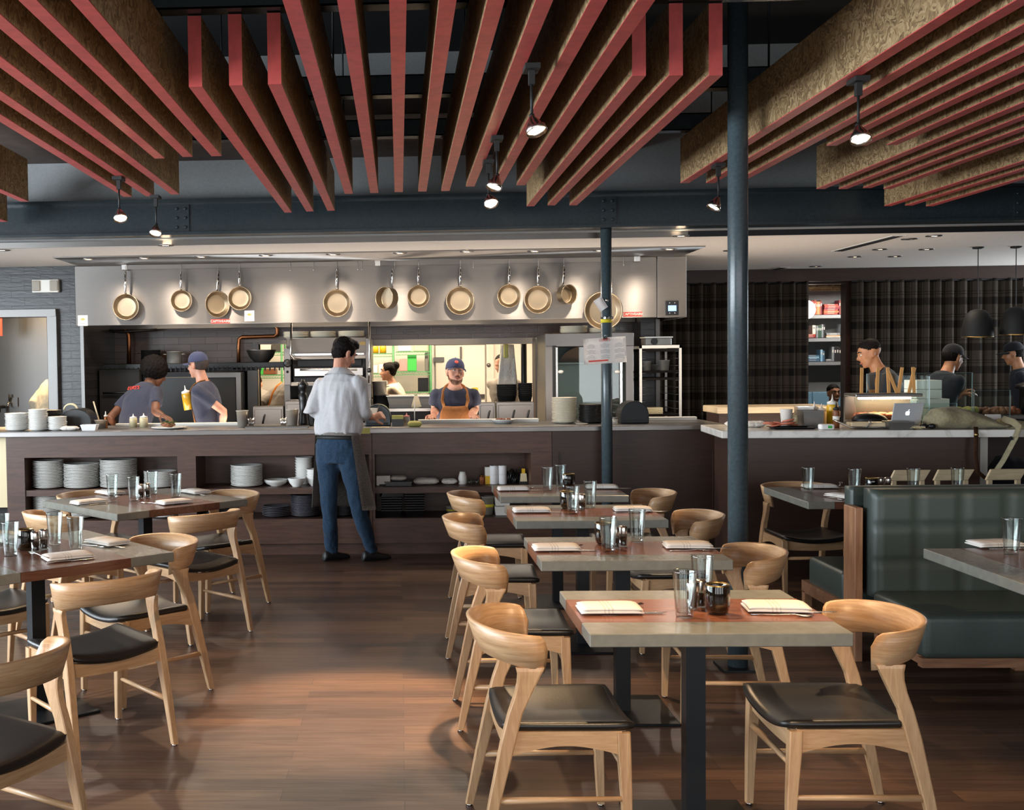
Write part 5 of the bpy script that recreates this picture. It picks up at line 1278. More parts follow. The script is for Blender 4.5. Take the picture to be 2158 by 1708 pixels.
# ---------------------------------------------------------------- back kitchen seen through the pass
def wire_shelf(px0, px1, Y, levels, label, posts):
    o = thing('wire_shelving', label, 'shelving', (0, 0, 0), 0, 'green wire shelving'); a, b = AX(px0, 780, Y), AX(px1, 780, Y)
    for py in levels:
        z = AZ((px0 + px1) / 2, py, Y); m = MB(); m.box(a, b, Y - .012, Y + .0, z - .012, z).box(a, b, Y - .012, Y, z - .05, z - .042)
        n_ = int((b - a) / .035)
        for k in range(n_): x = a + (b - a) * k / n_; m.tube([(x, Y - .006, z - .006), (x + .017, Y - .006, z - .045), (x + .035, Y - .006, z - .006)], .0025, 4)
        for k in range(n_): x = a + (b - a) * k / n_; m.box(x, x + .006, Y, Y + .42, z - .006, z - .001)
        m.build('shelf', 'green_wire', o)
    for px in posts:
        for y in (Y, Y + .42): MB().cyl(.014, 0, 2.45, (AX(px, 780, Y), y), 8).build('post', 'green_wire', o)
    return o
Yg = 14.35
wire_shelf(770, 831, Yg, (745, 787, 834), 'green wire shelving at left behind the pass, yellow jugs on top', (829,)); wire_shelf(834, 910, Yg, (741, 783, 826), 'green wire shelving behind the pass next to the white door', (908,))
wire_shelf(530, 612, 14.3, (742, 790), 'green wire shelving seen through the small opening left of the broiler', (594,))
ZG = lambda px, py: AZ(px, py, Yg) + .001
def item(name, label, cat, px0, px1, pyb, pyt, mat, Y=Yg + .08, d=.16, grp=None, kind='box'):
    a, b = AX(px0, pyb, Y), AX(px1, pyb, Y); z0 = AZ((px0 + px1) / 2, pyb, Yg) + .0015; z1 = AZ((px0 + px1) / 2, pyt, Y)
    o = thing(name, label, cat, ((a + b) / 2, Y, z0), 0, grp); hw = (b - a) / 2
    if kind == 'jug': MB().lathe([(.001, 0), (hw, 0), (hw, (z1 - z0) * .6), (hw * .4, (z1 - z0) * .85), (hw * .4, z1 - z0), (.001, z1 - z0)], seg=18).build('body', mat, o)
    else: MB().box(-hw, hw, -.05, d, 0, z1 - z0).bevel(.006, 1).build('body', mat, o)
    return o
item('oil_jug', 'yellow jug at left on the top green shelf', 'jug', 783, 798, 745, 722, 'yellow_plastic', kind='jug', grp='yellow jugs'); item('oil_jug', 'yellow jug at right on the top green shelf', 'jug', 800, 814, 745, 722, 'yellow_plastic', kind='jug', grp='yellow jugs')
item('carton', 'white carton on the top green shelf near the post', 'carton', 838, 866, 741, 722, 'white_plastic'); item('carton', 'cream carton on the top green shelf by the white door', 'carton', 872, 902, 741, 722, 'cream_plastic')
item('crate', 'bright green tray leaning on the middle green shelf', 'tray', 859, 878, 783, 748, 'green_plastic', d=-.02); item('crate', 'pink tray behind the green one on the middle shelf', 'tray', 842, 858, 783, 757, 'pink_plastic', d=-.02)
o = item('crate', 'black slatted crate on the bottom green shelf', 'crate', 881, 903, 826, 797, 'plastic_black'); o2 = item('carton', 'grey box near the post on the middle green shelf', 'box', 896, 903, 783, 742, 'grey_plastic')
for i, (x0_, x1_, yy_, lb) in enumerate(((785, 796, 770, 'wrapped white parcel at left on the middle green shelf'), (799, 812, 768, 'wrapped white parcel at right on the middle green shelf'), (550, 572, 724, 'white tub at left on the shelf beyond the small opening'), (574, 592, 726, 'steel tub at right on the shelf beyond the small opening'), (556, 582, 778, 'brown carton on the lower shelf beyond the small opening'))):
    item('carton' if i > 3 else 'parcel', lb, 'box', x0_, x1_, 787 if i < 2 else 742 if i < 4 else 790, yy_, ['white_plastic', 'white_plastic', 'white_plastic', 'dull_steel', 'meat'][i], grp='things on the green shelving')
item('carton', 'green tray on the lower shelf beyond the small opening', 'tray', 548, 556, 790, 776, 'green_plastic')
o = thing('walk_in_door', 'white walk-in refrigerator door behind the cook in the tan apron', 'door', (0, 14.93, 0)); Yd = 14.9
a, b, zt_ = AX(918, 780, Yd), AX(1022, 780, Yd), AZ(970, 728, Yd)
MB().box(a, b, -.05, .01, .05, zt_).bevel(.006, 1).build('leaf', 'white_board', o)
MB().box(a - .09, a - .02, -.03, .015, 0, zt_ + .12).box(b + .02, b + .12, -.03, .015, 0, zt_ + .12).box(a - .02, b + .02, -.03, .015, zt_ + .02, zt_ + .12).build('casing', 'white_plastic', o)
p = at(925, 758, Yd); MB().box(p.x - .07, p.x + .07, -.075, -.05, p.z - .03, p.z + .03).build('hinge', 'dull_steel', o); p = at(1012, 835, Yd); MB().box(p.x - .06, p.x + .06, -.075, -.05, p.z - .025, p.z + .025).build('hinge', 'dull_steel', o)
p = at(971, 742, Yd); MB().box(p.x - .012, p.x + .012, -.08, -.05, p.z - .1, p.z + .07).build('closer', 'dull_steel', o); p = at(1001, 822, Yd); plabel(MB().box(p.x - .04, p.x + .04, -.053, -.05, p.z - .04, p.z + .03).build('notice', 'yellow_tape', o), 'yellow notice')
p = at(1030, 770, Yd); MB().lathe([(.03, 0), (.02, .02), (.001, .022)], seg=14, T=Matrix.Translation((p.x, -.03, p.z)) @ Matrix.Rotation(pi / 2, 4, 'X')).build('light_switch', 'dull_steel', o)
p = at(1070, 721, 12.75); o = thing('hanging_apron', 'white apron hanging on hooks at right behind the pass', 'apron', (p.x, 12.8, p.z), 0)
m = MB(); rs = []
for j in range(9):
    z = -.03 - j * .065; w_ = .075 + .006 * j
    rs.append([(w_ * math.cos(2 * pi * k / 20), .03 * math.sin(2 * pi * k / 20) + .012 * math.sin(k * 1.9 + j * .3), z) for k in range(20)])
m.rings(rs); m.build('cloth', 'towel', o); MB().tube([(0, .05, .02), (0, 0, 0), (0, 0, -.04)], .006, 6).build('hook', 'dark_steel', o)
p = at(1088, 722, 12.7); o = thing('hanging_gloves', 'yellow-green packet hanging above the white apron', 'packet', (AX(1066, 722, 12.62), 12.62, p.z - .1), 0); MB().box(-.025, .025, -.02, .02, -.08, .1).bevel(.008, 1).build('packet', 'sage_cloth', o)
# ---------------------------------------------------------------- things on the worktop
def WT(px, yy=.3): return Vector((AX(px, 895, YC + yy), YC + yy, ZC + .0006))
def dome(px0, px1, pyt, label, ring=False, yy=.35, mat='table_steel'):
    y = YC + yy; a, b = AX(px0, 890, y), AX(px1, 890, y); hw = (b - a) / 2; hh = AZ((px0 + px1) / 2, pyt, y) - ZC
    o = thing('heat_lamp_cover' if False else 'ticket_printer', label, 'printer', ((a + b) / 2, y, ZC + .0006), 0, 'dark rounded printers')
    prof = [(-hw, 0)] + [(-hw * math.cos(pi * k / 20) ** 1 if k <= 20 else 0, hh * (.25 + .75 * math.sin(pi * k / 20) ** .75)) for k in range(21)] + [(hw, 0)]
    m = MB(); m.prism(prof, 'y', -.11, .11); m.bevel(.008, 2, 50)
    m.build('shell', mat, o)
    MB().box(-hw * .8, hw * .8, -.125, -.108, .012, .03).build('base_slot', 'rubber', o)
    if ring: plabel(MB().tube([(-hw * .5 + .06 * math.cos(pi * k / 10), 0, hh * .93 + .05 * math.sin(pi * k / 10)) for k in range(11)], .009, 8).build('handle', 'cream_plastic', o), 'cream ring handle')
    return o
dome(133, 200, 861, 'black round-topped machine at left on the worktop with a cream ring handle', True, .45, 'plastic_black'); dome(770, 824, 852, 'blue-grey round-topped machine in front of the server', False, .4, 'steel_paint'); dome(1303, 1362, 845, 'dark grey round-topped machine right of the thin column', False, .35)
towel('dishcloth', 'blue and white crumpled cloth at left on the worktop', WT(147, .1), .15, .1, .04, 'towel'); 
o = thing('paper_tray', 'white paper food tray at left on the worktop', 'tray', WT(189, .12)); MB().ring([[(-.07 * s, -.05 * s, z), (.07 * s, -.05 * s, z), (.07 * s, .05 * s, z), (-.07 * s, .05 * s, z)] for s, z in ((.8, 0), (1, .05), (.97, .05), (.77, .003))], True, False).build('tray_shell', 'paper', o)
squeeze('squeeze_bottle', 'left white squeeze bottle of the pair in front of the cook with the afro', WT(281, .55), 'cream_plastic', .12, .035); squeeze('squeeze_bottle', 'right white squeeze bottle of the pair in front of the cook with the afro', WT(303, .55), 'cream_plastic', .125, .038)
squeeze('squeeze_bottle', 'slim brown squeeze bottle beside the cook with the afro', WT(223, .45), 'copper', .15, .018)
o = quart('round tub of yellow sauce with a spatula at left', WT(212, .42), 'yellow_plastic', h=.075); MB().tube([(0, 0, .02), (-.06, 0, .24)], [(.004, .012), (.005, .01)], 8).build('spatula', 'pale_wood', o)
p = WT(357, .2); o = thing('plate', 'white plate of meat and greens before the cook with the bottle', 'plate', p, 0); MB().lathe([(.001, 0), (.09, 0), (.155, .014), (.158, .018), (.09, .006), (.001, .006)], seg=30, caps=False).build('dish', 'ceramic', o)
m = MB(); rd = random.Random(9)
for k in range(8): m.ball((rd.uniform(-.05, .06), rd.uniform(-.04, .04), .03 + rd.uniform(0, .015)), (rd.uniform(.02, .04), .025, .018), 10, 7)
m.build('meat', 'meat', o); m = MB()
for k in range(40): a = rd.uniform(0, 6.28); q = Vector((rd.uniform(-.05, .05), rd.uniform(-.04, .04), .035 + rd.uniform(0, .03))); m.tube([q, q + Vector((.03 * math.cos(a), .03 * math.sin(a), rd.uniform(-.01, .03)))], [(.002, .005), (.001, .002)], 5)
o2 = m.build('greens', 'greens', o)
quart('tall deli tub of brown spice right of the cook with the bottle', WT(511, .3), 'paprika', h=.15); quart('tall deli tub of brown spice beside the pepper mill', WT(616, .3), 'paprika', h=.155)
for k, (px, lb) in enumerate(((530, 'bundle of steel cutlery beside the left deli tub'), (598, 'small steel spoon rest left of the right deli tub'))):
    o = thing('cutlery_pot', lb, 'cutlery', WT(px, .35)); m = MB()
    for j in range(6): m.tube([(j * .007 - .02, 0, .004), (j * .01 - .03, .01, .07 + .006 * (j % 3))], [(.003, .004), (.002, .008)], 6)
    m.build('utensils', 'polished_steel', o)
p = WT(640, .42); o = thing('pepper_mill', 'tall black turned pepper mill at the left elbow of the server', 'pepper mill', p, 0); hh = AZ(640, 800, YC + .42) - ZC
MB().lathe([(.001, 0), (.045, 0), (.048, .03), (.04, hh * .2), (.043, hh * .26), (.034, hh * .3), (.038, hh * .55), (.045, hh * .66), (.03, hh * .7), (.03, hh * .76), (.042, hh * .8), (.048, hh * .87), (.04, hh * .93), (.018, hh * .96), (.018, hh), (.001, hh)], seg=24).build('body', 'plastic_black', o)
o = thing('container', 'squat black container at the foot of the pepper mill', 'container', WT(652, .5), 0); MB().box(-.06, .04, -.05, .05, 0, .16).bevel(.006, 1).build('body', 'plastic_black', o)
for k, (px, dz, lb) in enumerate(((771, 0, 'yellow sticky note stuck to the worktop edge'), (790, 0, 'pale order slip lying on the worktop beside the sticky note'))):
    if k == 0: a = at(771, 902, YC - .031); o = MB().box(a.x - .035, a.x + .035, YC - .0325, YC - .0305, ZC - .045, ZC + .002).build('sticky_note', 'sage_cloth'); tag(o, lb, 'note')
    else: p = WT(805, .06); o = MB().box(-.09, .06, -.04, .06, 0, .004).build('order_slip', 'cream_plastic', None, p); tag(o, lb, 'note')
p = WT(838, .3); simple('sponge_box', 'small black box with a yellow top beside the blue-grey machine', 'box', p, [('body', MB().box(-.05, .05, -.04, .04, 0, .06), 'plastic_black'), ('top', MB().box(-.05, .05, -.04, .04, .06, .09), 'sage_cloth')])
squeeze('squeeze_bottle', 'small pink-capped squeeze bottle behind the pale green cloth', WT(857, .35), 'frost_plastic', .11, .03, 'pink_plastic')
towel('dishcloth', 'pale green folded cloth on the worktop before the cook in the tan apron', WT(874, .1), .12, .1, .052, 'sage_cloth'); p = WT(874, .3); simple('ticket_spike', 'thin ticket spike standing behind the pale green cloth', 'spike', p, [('base', MB().cyl(.035, 0, .01, seg=16), 'white_plastic'), ('pin', MB().cyl(.004, .01, .22, seg=8), 'white_plastic')])
p = WT(1060, .5); o = thing('plate', 'white plate with chopped garnish right of the cook in the tan apron', 'plate', p + Vector((0, 0, .0)), 0); MB().lathe([(.001, 0), (.07, 0), (.1, .03), (.103, .036), (.09, .028), (.001, .02)], seg=26, caps=False).build('dish', 'ceramic', o); m = MB()
for k in range(14): m.ball((rd.uniform(-.06, .06), rd.uniform(-.05, .05), .035), .012, 6, 5)
m.build('garnish', 'meat', o)
p = WT(1226, .12); simple('saucer', 'small clear saucer between the cream and dark plate stacks', 'saucer', p, [('dish', MB().lathe([(.001, 0), (.03, 0), (.055, .012), (.05, .014), (.001, .004)], seg=20, caps=False), 'frost_plastic')])
p = WT(1296, .15); simple('glass_jar', 'little glass jar right of the thin column', 'jar', p, [('jar', MB().cyl(.027, 0, .05, seg=16), 'frost_plastic'), ('lid', MB().cyl(.028, .05, .06, seg=16), 'dull_steel')])
# ---------------------------------------------------------------- marble pass counter at right
e0, e1 = on(1521, 909, 1.09), on(2300, 905, 1.09)
ang = math.atan2(e1.y - e0.y, e1.x - e0.x); Lm = (e1 - e0).length
mc = thing('marble_counter', 'white marble pass counter with dark panelled front at right', 'counter', (e0.x, e0.y, 0), ang)
MB().box(0, Lm, 0, .85, 1.035, 1.09).bevel(.008, 2).build('marble_top', 'marble', mc)
MB().box(.10, 1.83, .09, .8, 0, 1.035).build('body', 'walnut_dark', mc)
for a, b, c, d in ((.1, 1.83, .86, 1.035), (.1, 1.83, 0, .12), (.1, .15, .12, .86), (1.72, 1.83, .12, .86)): MB().box(a, b, .065, .09, c, d).build('frame_rail', 'walnut_dark', mc)
MB().box(1.87, 1.98, .3, .36, 0, 1.035).build('end_leg', 'white_plastic', mc)
def MP(px, py=None, d=.3):
    # a point on the marble top, d metres behind its front edge, in column px
    r = ray(px, 900); n = Vector((-math.sin(ang), math.cos(ang), 0)); o = Vector((e0.x, e0.y, 0)) + n * d
    t = (o.dot(n)) / (r.dot(n)); p = r * t
    return Vector((p.x, p.y, 1.0906))
def msc(px, d=.3): p = MP(px, d=d); return p.y / FPX
# back service counter and the kitchen island behind
o = thing('service_counter', 'long low pale service counter behind the thick column', 'counter', (0, 0, 0)); a, b = at(1515, 872, 9.95), at(1725, 882, 9.95)
MB().box(a.x, b.x + .1, 9.95, 10.35, 0, a.z).build('body', 'walnut_dark', o); MB().box(a.x - .02, b.x + .12, 9.93, 10.4, a.z, a.z + .06).bevel(.006, 1).build('top', 'pale_wood', o)
# wooden sticks in a rack
zs = MP(1880, d=.75).z
o = thing('food_warmer', 'heated glass-fronted food case with warm light on the marble counter', 'food case', MP(1905, d=.50), ang); k_ = MP(1905, d=.62).y / FPX
MB().box(-.36, .13, 0, .28, 0, .04).box(-.36, .13, .24, .28, .04, .22).build('case', 'dull_steel', o); MB().box(-.36, .13, -.02, .28, .225, .25).bevel(.005, 1).build('canopy', 'dull_steel', o)
MB().prism([(-.02, .04), (-.012, .04), (.06, .22), (.052, .22)], 'x', -.35, .12).build('front_glass', 'pane_glass', o)
MB().tube([(-.3, .12, .215), (.09, .12, .215)], .012, 8).build('heat_lamp', 'downlight', o)
q = MP(1890, d=.6); area('food_case_lamp', (q.x, q.y, 1.0906 + .2), (0, 0, ang), .4, .1, 5, (1, .6, .3))
rd = random.Random(21); m = MB()
for k in range(46): m.ball((rd.uniform(-.32, .09), rd.uniform(.06, .2), .055 + rd.uniform(0, .03)), (rd.uniform(.02, .04), .025, .02), 7, 5)
tgs = m.build('food', 'ham', o); tgs['kind'] = 'stuff'
for px, lb in ((1853, 'white grease paper at left in the food case'), (1905, 'white grease paper at right in the food case')):
    p = MP(px, d=.4); t = MB().box(-.07, .07, -.03, .03, 0, .05).build('food_paper', 'paper', None, p, ang); tag(t, lb, 'paper', 'grease papers')
for i, (px, tl, lb) in enumerate(((1815, 1, 'light wooden stick standing alone at left over the food case'), (1848, 2, 'light wooden stick second from left over the food case'), (1873, -3, 'light wooden stick before the grey tee of the smiling man'), (1890, -22, 'wooden stick crossing another, leaning right'), (1893, 8, 'wooden stick crossing another, nearly upright'), (1915, 12, 'wooden stick leaning left of the last one'), (1926, -3, 'rightmost wooden stick beside the glass guard'))):
    p = MP(px, d=.6); o = thing('wooden_stick', lb, 'stick', p + Vector((0, 0, .252)), 0, 'wooden sticks'); MB().box(-.011, .011, -.006, .006, 0, .20, Matrix.Rotation(R(tl), 4, 'Y')).build('shaft', 'stick_wood', o)
# glass guards
def pane(label, p0, p1, h, base=1.0906):
    d = p1 - p0; L = d.length; a = math.atan2(d.y, d.x); o = thing('sneeze_guard', label, 'glass guard', Vector((p0.x, p0.y, base)), a, 'glass guards')
    MB().box(0, L, -.004, .004, 0, h).build('pane', 'pane_glass', o)
    for x in (0, L): MB().box(x - .002, x + .002, -.0045, .0045, 0, h + .001).build('edge', 'glass_edge', o)
    MB().box(0, L, -.0045, .0045, h, h + .0015).build('top_edge', 'glass_edge', o)
pane('tall glass guard across the back of the marble counter', MP(1826, d=.8), MP(2048, d=.8), .40); pane('glass guard end panel standing toward us beside the stacked boxes', MP(1958, d=.45), MP(1952, d=.79), .38); pane('low slanting glass guard behind the canvas bag', MP(1932, d=.52), MP(2016, d=.52), .17)
# laptop with lit logo
p = MP(1908, d=.27); lp = thing('laptop', 'open silver laptop seen from behind with a lit logo', 'laptop', p, ang + R(10)); MB().box(-.115, .115, 0, .16, 0, .014).bevel(.004, 1).build('base', 'dull_steel', lp)
T_ = Matrix.Translation((0, .006, .012)) @ Matrix.Rotation(R(-14), 4, 'X') @ Matrix.Rotation(R(-10), 4, 'Y')
lid = MB().box(-.115, .115, -.004, .004, 0, .185, Matrix.Translation((0, .006, .012)) @ Matrix.Rotation(R(18), 4, 'X')).bevel(.004, 1).build('lid', 'paper_grey', lp)
Q = Matrix.Translation((0, .006, .012)) @ Matrix.Rotation(R(18), 4, 'X'); lg = MB(); out = []
for k in range(28):
    a = 2 * pi * k / 28; r = .017 * (1 - .13 * abs(math.cos(a)) ** 6 * 0 - (.28 if abs(a) < .42 or abs(a - 2 * pi) < .42 else 0) - (.12 if abs(a - pi / 2) < .3 or abs(a - 3 * pi / 2) < .25 else 0)); out.append((r * math.cos(a), .105 + r * 1.05 * math.sin(a)))
lg.prism(out, 'y', -.0052, -.004, Q); lg.prism([(.0, .124), (.004, .132), (.010, .135), (.007, .127)], 'y', -.0052, -.004, Q); lg.build('lit_logo', 'logo_light', lid)
# pans and pots on the marble
def bin_(name, label, px, d, w, dp, h, mat, grp=None, lip=True):
    o = thing(name, label, 'pan' if 'pan' in name else 'bin', MP(px, d=d), ang, grp)
    MB().ring([[(-w * s, -dp * s, z), (w * s, -dp * s, z), (w * s, dp * s, z), (-w * s, dp * s, z)] for s, z in ((.9, 0), (1, h), (1.06, h), (1.06, h + .004), (.96, h + .003), (.86, .004))], True, False).build('shell', mat, o); return o
bin_('steam_pan', 'tall steel food pan left of the sauce bottles', 1708, .42, .075, .09, .125, 'dull_steel'); bin_('steam_pan', 'small round-cornered steel pan behind the tall food pan', 1694, .6, .06, .06, .15, 'polished_steel')
bin_('steam_pan', 'flat steel pan at the foot of the laptop', 1893, .12, .09, .07, .055, 'dull_steel'); 
bin_('tray_pan', 'dark baking tray under the sliced ham', 1668, .24, .15, .1, .012, 'dark_steel')
o = thing('sliced_ham', 'pile of reddish sliced meat on a dark tray', 'food', MP(1648, d=.24) + Vector((0, 0, .014)), ang); m = MB()
for k in range(16): m.ball((rd.uniform(-.10, .10), rd.uniform(-.05, .05), .012 + rd.uniform(0, .022)), (.05, .04, .008), 10, 6, Matrix.Rotation(R(rd.uniform(-12, 12)), 4, 'Y'))
m.build('slices', 'ham', o)
o = thing('paper_cup_stack', 'upright white paper cup behind the sliced meat', 'cup', MP(1657, d=.4), ang); MB().lathe([(.001, 0), (.035, 0), (.046, .135), (.049, .14), (.046, .142), (.001, .13)], seg=20).build('cup', 'white_plastic', o)
squeeze('squeeze_bottle', 'small cream squeeze bottle right of the white paper cup', MP(1674, d=.42), 'cream_plastic', .12, .028, 'cream_plastic'); squeeze('squeeze_bottle', 'white squeeze bottle on the steel pan lids, left', MP(1716, d=.62), 'cream_plastic', .19, .035); squeeze('squeeze_bottle', 'squat white squeeze bottle on the steel pan lids, right', MP(1731, d=.6), 'cream_plastic', .175, .04)
o = squeeze('squeeze_bottle', 'large yellow squeeze bottle in front of the seated man', MP(1754, d=.5), 'yellow_plastic', .25, .042); squeeze('sauce_bottle', 'slim sauce bottle with white label beside the yellow bottle', MP(1762, d=.3), 'meat', .2, .024, 'rubber', 'white_plastic')
o = thing('glove_packet', 'small white packet with a green stripe before the tall food pan', 'packet', MP(1741, d=.12), ang + .1); MB().box(-.05, .05, -.035, .035, 0, .04).bevel(.012, 2).build('packet', 'paper', o); MB().box(.0, .03, -.0365, -.035, .01, .03).build('stripe', 'green_plastic', o)
o = thing('wire_basket', 'steel basket with long handle and wooden board before the food case', 'basket', MP(1825, d=.18), ang); MB().box(-.12, .13, -.05, .08, .012, .05).bevel(.01, 2).build('board', 'pale_wood', o); MB().tube([(-.24, -.04, .07), (-.2, -.05, .05), (-.13, -.05, .015), (.14, -.05, .012)], .007, 8).build('handle', 'polished_steel', o)
MB().tube([(-.02, -.055, .012), (.02, -.058, .05), (.0, -.055, .06)], .006, 8).build('catch', 'polished_steel', o)
o = thing('plate_cover', 'dark oval lid lying behind the basket', 'lid', MP(1832, d=.38), ang); MB().ball((0, 0, .0), (.13, .1, .055), 18, 9).build('lid', 'dark_steel', o); o.location.z += .055
o = thing('flour_paper', 'crumpled yellow and white paper beside the laptop', 'paper', MP(1925, d=.12), ang); m = MB()
for k in range(8): a = rd.uniform(0, 6.28); m.prism([(-.06, 0), (.06, 0), (.045, .012), (-.045, .012)], 'y', -.03, .03, Matrix.Translation((rd.uniform(-.04, .04), rd.uniform(-.02, .02), .012)) @ Matrix.Rotation(rd.uniform(-.25, .25), 4, 'Y') @ Matrix.Rotation(a, 4, 'Z'))
m.build('sheets', 'cream_plastic', o)
for k, (px, d, lb) in enumerate(((1552, .5, 'white folded cloth left of the thick column'), (1590, .45, 'white folded cloth right of the thick column'))): towel('towel', lb, MP(px, d=d), .16, .12, .05)
# stacked white boxes
o_ = None
for k in range(5):
    p = MP(1952 if k < 3 else 1944, d=1.35); w = .19 if k < 2 else .13 if k == 2 else .1; z = .0 + sum([.078] * k)
    o = thing('pizza_box', '%s white takeaway box of the stack beyond the glass guard' % ('lowest', 'second', 'third', 'fourth', 'topmost')[k], 'box', Vector((p.x, p.y, 1.04 + z)), ang, 'white boxes'); MB().box(-w, w, -.14, .14, 0, .075).bevel(.003, 1).build('carton', 'white_board', o)
p = MP(1990, d=1.35); o = thing('service_counter', 'dark counter carrying chafing pans behind the glass guard', 'counter', Vector((p.x, p.y, 0)), ang); MB().box(-.3, 1.6, -.2, .5, 0, 1.0).build('body', 'walnut_dark', o); MB().box(-.32, 1.62, -.22, .52, 1.0, 1.04).build('top', 'dark_steel', o)
for px, w, mt, lb in ((2030, .10, 'sage_cloth', 'steel pan of yellow food beyond the glass guard'), (2104, .15, 'meat', 'steel pan heaped with browned food at far right')):
    p = MP(px, d=1.28); o = thing('chafing_pan', lb, 'pan', Vector((p.x, p.y, 1.0406)), ang, 'chafing pans'); MB().box(-w, w, -.14, .14, 0, .10).bevel(.006, 1).build('pan', 'dull_steel', o)
    m = MB()
    for k in range(40): m.ball((rd.uniform(-w * .9, w * .9), rd.uniform(-.11, .11), .105 + rd.uniform(0, .03)), .032, 7, 5)
    f = m.build('food', mt, o); f['kind'] = 'stuff'
pane('small glass guard over the heaped pan at far right', Vector((MP(2052, d=1.1).x, MP(2052, d=1.1).y, 0)), Vector((MP(2128, d=1.1).x, MP(2128, d=1.1).y, 0)), .30, 1.04)
o = thing('sign_card', 'small white table card at right behind the canvas bag', 'card', MP(2092, d=.5) + Vector((0, 0, .0)), ang); MB().prism([(-.03, 0), (.03, 0), (.004, .085), (-.004, .085)], 'x', -.055, .055).build('card', 'paper', o); MB().box(-.035, .03, -.026, -.022, .04, .045).build('print', 'ink_grey', o)
o = thing('black_pan', 'stack of black pans at the right frame edge on the marble', 'pan', MP(2140, d=.55), ang); MB().cyl(.16, 0, .03, seg=24).cyl(.15, .03, .055, seg=24).build('pan', 'matte_black', o)
p = MP(2186, d=1.3); o = thing('coffee_urn', 'tall black urn at the right frame edge', 'urn', Vector((p.x, p.y, 1.0406)), 0); MB().lathe([(.001, 0), (.13, 0), (.13, .30), (.16, .31), (.16, .34), (.1, .36), (.001, .37)], seg=22).build('body', 'plastic_black', o); MB().box(-.05, .05, -.14, -.125, .0, .09).build('label', 'yellow_plastic', o)
# canvas bag with hanging strap
p = MP(2026, d=.12); bag = thing('canvas_bag', 'olive canvas bag lying on the marble counter, strap hanging over the edge', 'bag', p, ang)
m = MB(); rs = []; n = 22
for i in range(n + 1):
    u = i / n; x = -.235 + .56 * u; hh = .155 * (math.sin(pi * min(1, .12 + u * .98)) ** .6) * (1 - .55 * u) + .035 * (1 if u > .05 else .3); dd = .13 * (1 - .35 * u) * (min(1, .35 + u * 4) if u < .2 else 1); r_ = []
    for k in range(18):
        a = 2 * pi * k / 18; f = 1 + .16 * noise.noise(Vector((u * 5, math.cos(a) * 1.3, math.sin(a) * 1.3 + 4)))
        r_.append((x, .05 + dd * math.cos(a) * f, max(.0005, hh / 2 + hh / 2 * math.sin(a) * f)))
    rs.append(r_)
m.rings(rs); m.build('body', 'canvas_bag', bag)
m = MB(); pts = [(.30, .05, .07), (.33, -.06, .05), (.335, -.135, .02), (.30, -.16, -.06), (.22, -.16, -.22), (.155, -.158, -.325)]
m.tube(pts, [(.004, .026)] * 6, 10, up=(0, 1, 0)); m.build('strap', 'canvas_bag', bag)
m = MB(); m.tube([(.155, -.158, -.325), (.10, -.158, -.345), (.05, -.158, -.30), (.035, -.155, -.18), (.045, -.14, -.03), (.05, -.12, .02)], [(.003, .015)] * 6, 8, up=(0, 1, 0)); plabel(m.build('thin_strap', 'hair_brown', bag), 'dark thin strap')
MB().lathe([(.012, 0), (.016, .02), (.008, .03)], (.045, -.145, -.05), 12).build('buckle', 'brass', bag); MB().lathe([(.014, 0), (.014, .003)], seg=12, T=Matrix.Translation((.27, -.163, -.06)) @ Matrix.Rotation(pi / 2, 4, 'X')).build('button', 'dark_steel', bag)
o = thing('kraft_bag', 'flat brown paper bag under the end of the canvas bag', 'bag', MP(2160, d=.2), ang); MB().prism([(-.16, 0), (.26, 0), (.2, .02), (-.1, .06)], 'y', -.08, .2).build('bag', 'canvas_bag', o)
o = thing('sunglasses', 'dark sunglasses beside the canvas bag', 'sunglasses', MP(1956, d=.08), ang)
for s in (-1, 1): MB().ball((s * .028, 0, .022), (.026, .012, .02), 12, 7).build('lens', 'plastic_black', o)
MB().tube([(-.05, .01, .03), (-.055, .06, .01)], .003, 6).tube([(-.01, 0, .03), (.01, 0, .03)], .003, 6).build('frame', 'plastic_black', o)
o = thing('coat', 'dark bundled coat on a low seat under the right end of the counter', 'coat', (AX(2128, 985, 8.5), 8.5, 0), 0); m = MB(); rs = []
for i in range(13):
    u = -1 + i / 6; r_ = []
    for k in range(14):
        a = 2 * pi * k / 14; f = 1 + .25 * noise.noise(Vector((u * 2, math.cos(a), math.sin(a) + 9))); r_.append((u * .25, .16 * math.cos(a) * f, max(.0, .42 + (.42 if math.sin(a) > 0 else .42) * math.sin(a) * f * (1 - .5 * u * u))))
    rs.append(r_)
m.rings(rs); m.build('cloth', 'dark_tee', o)
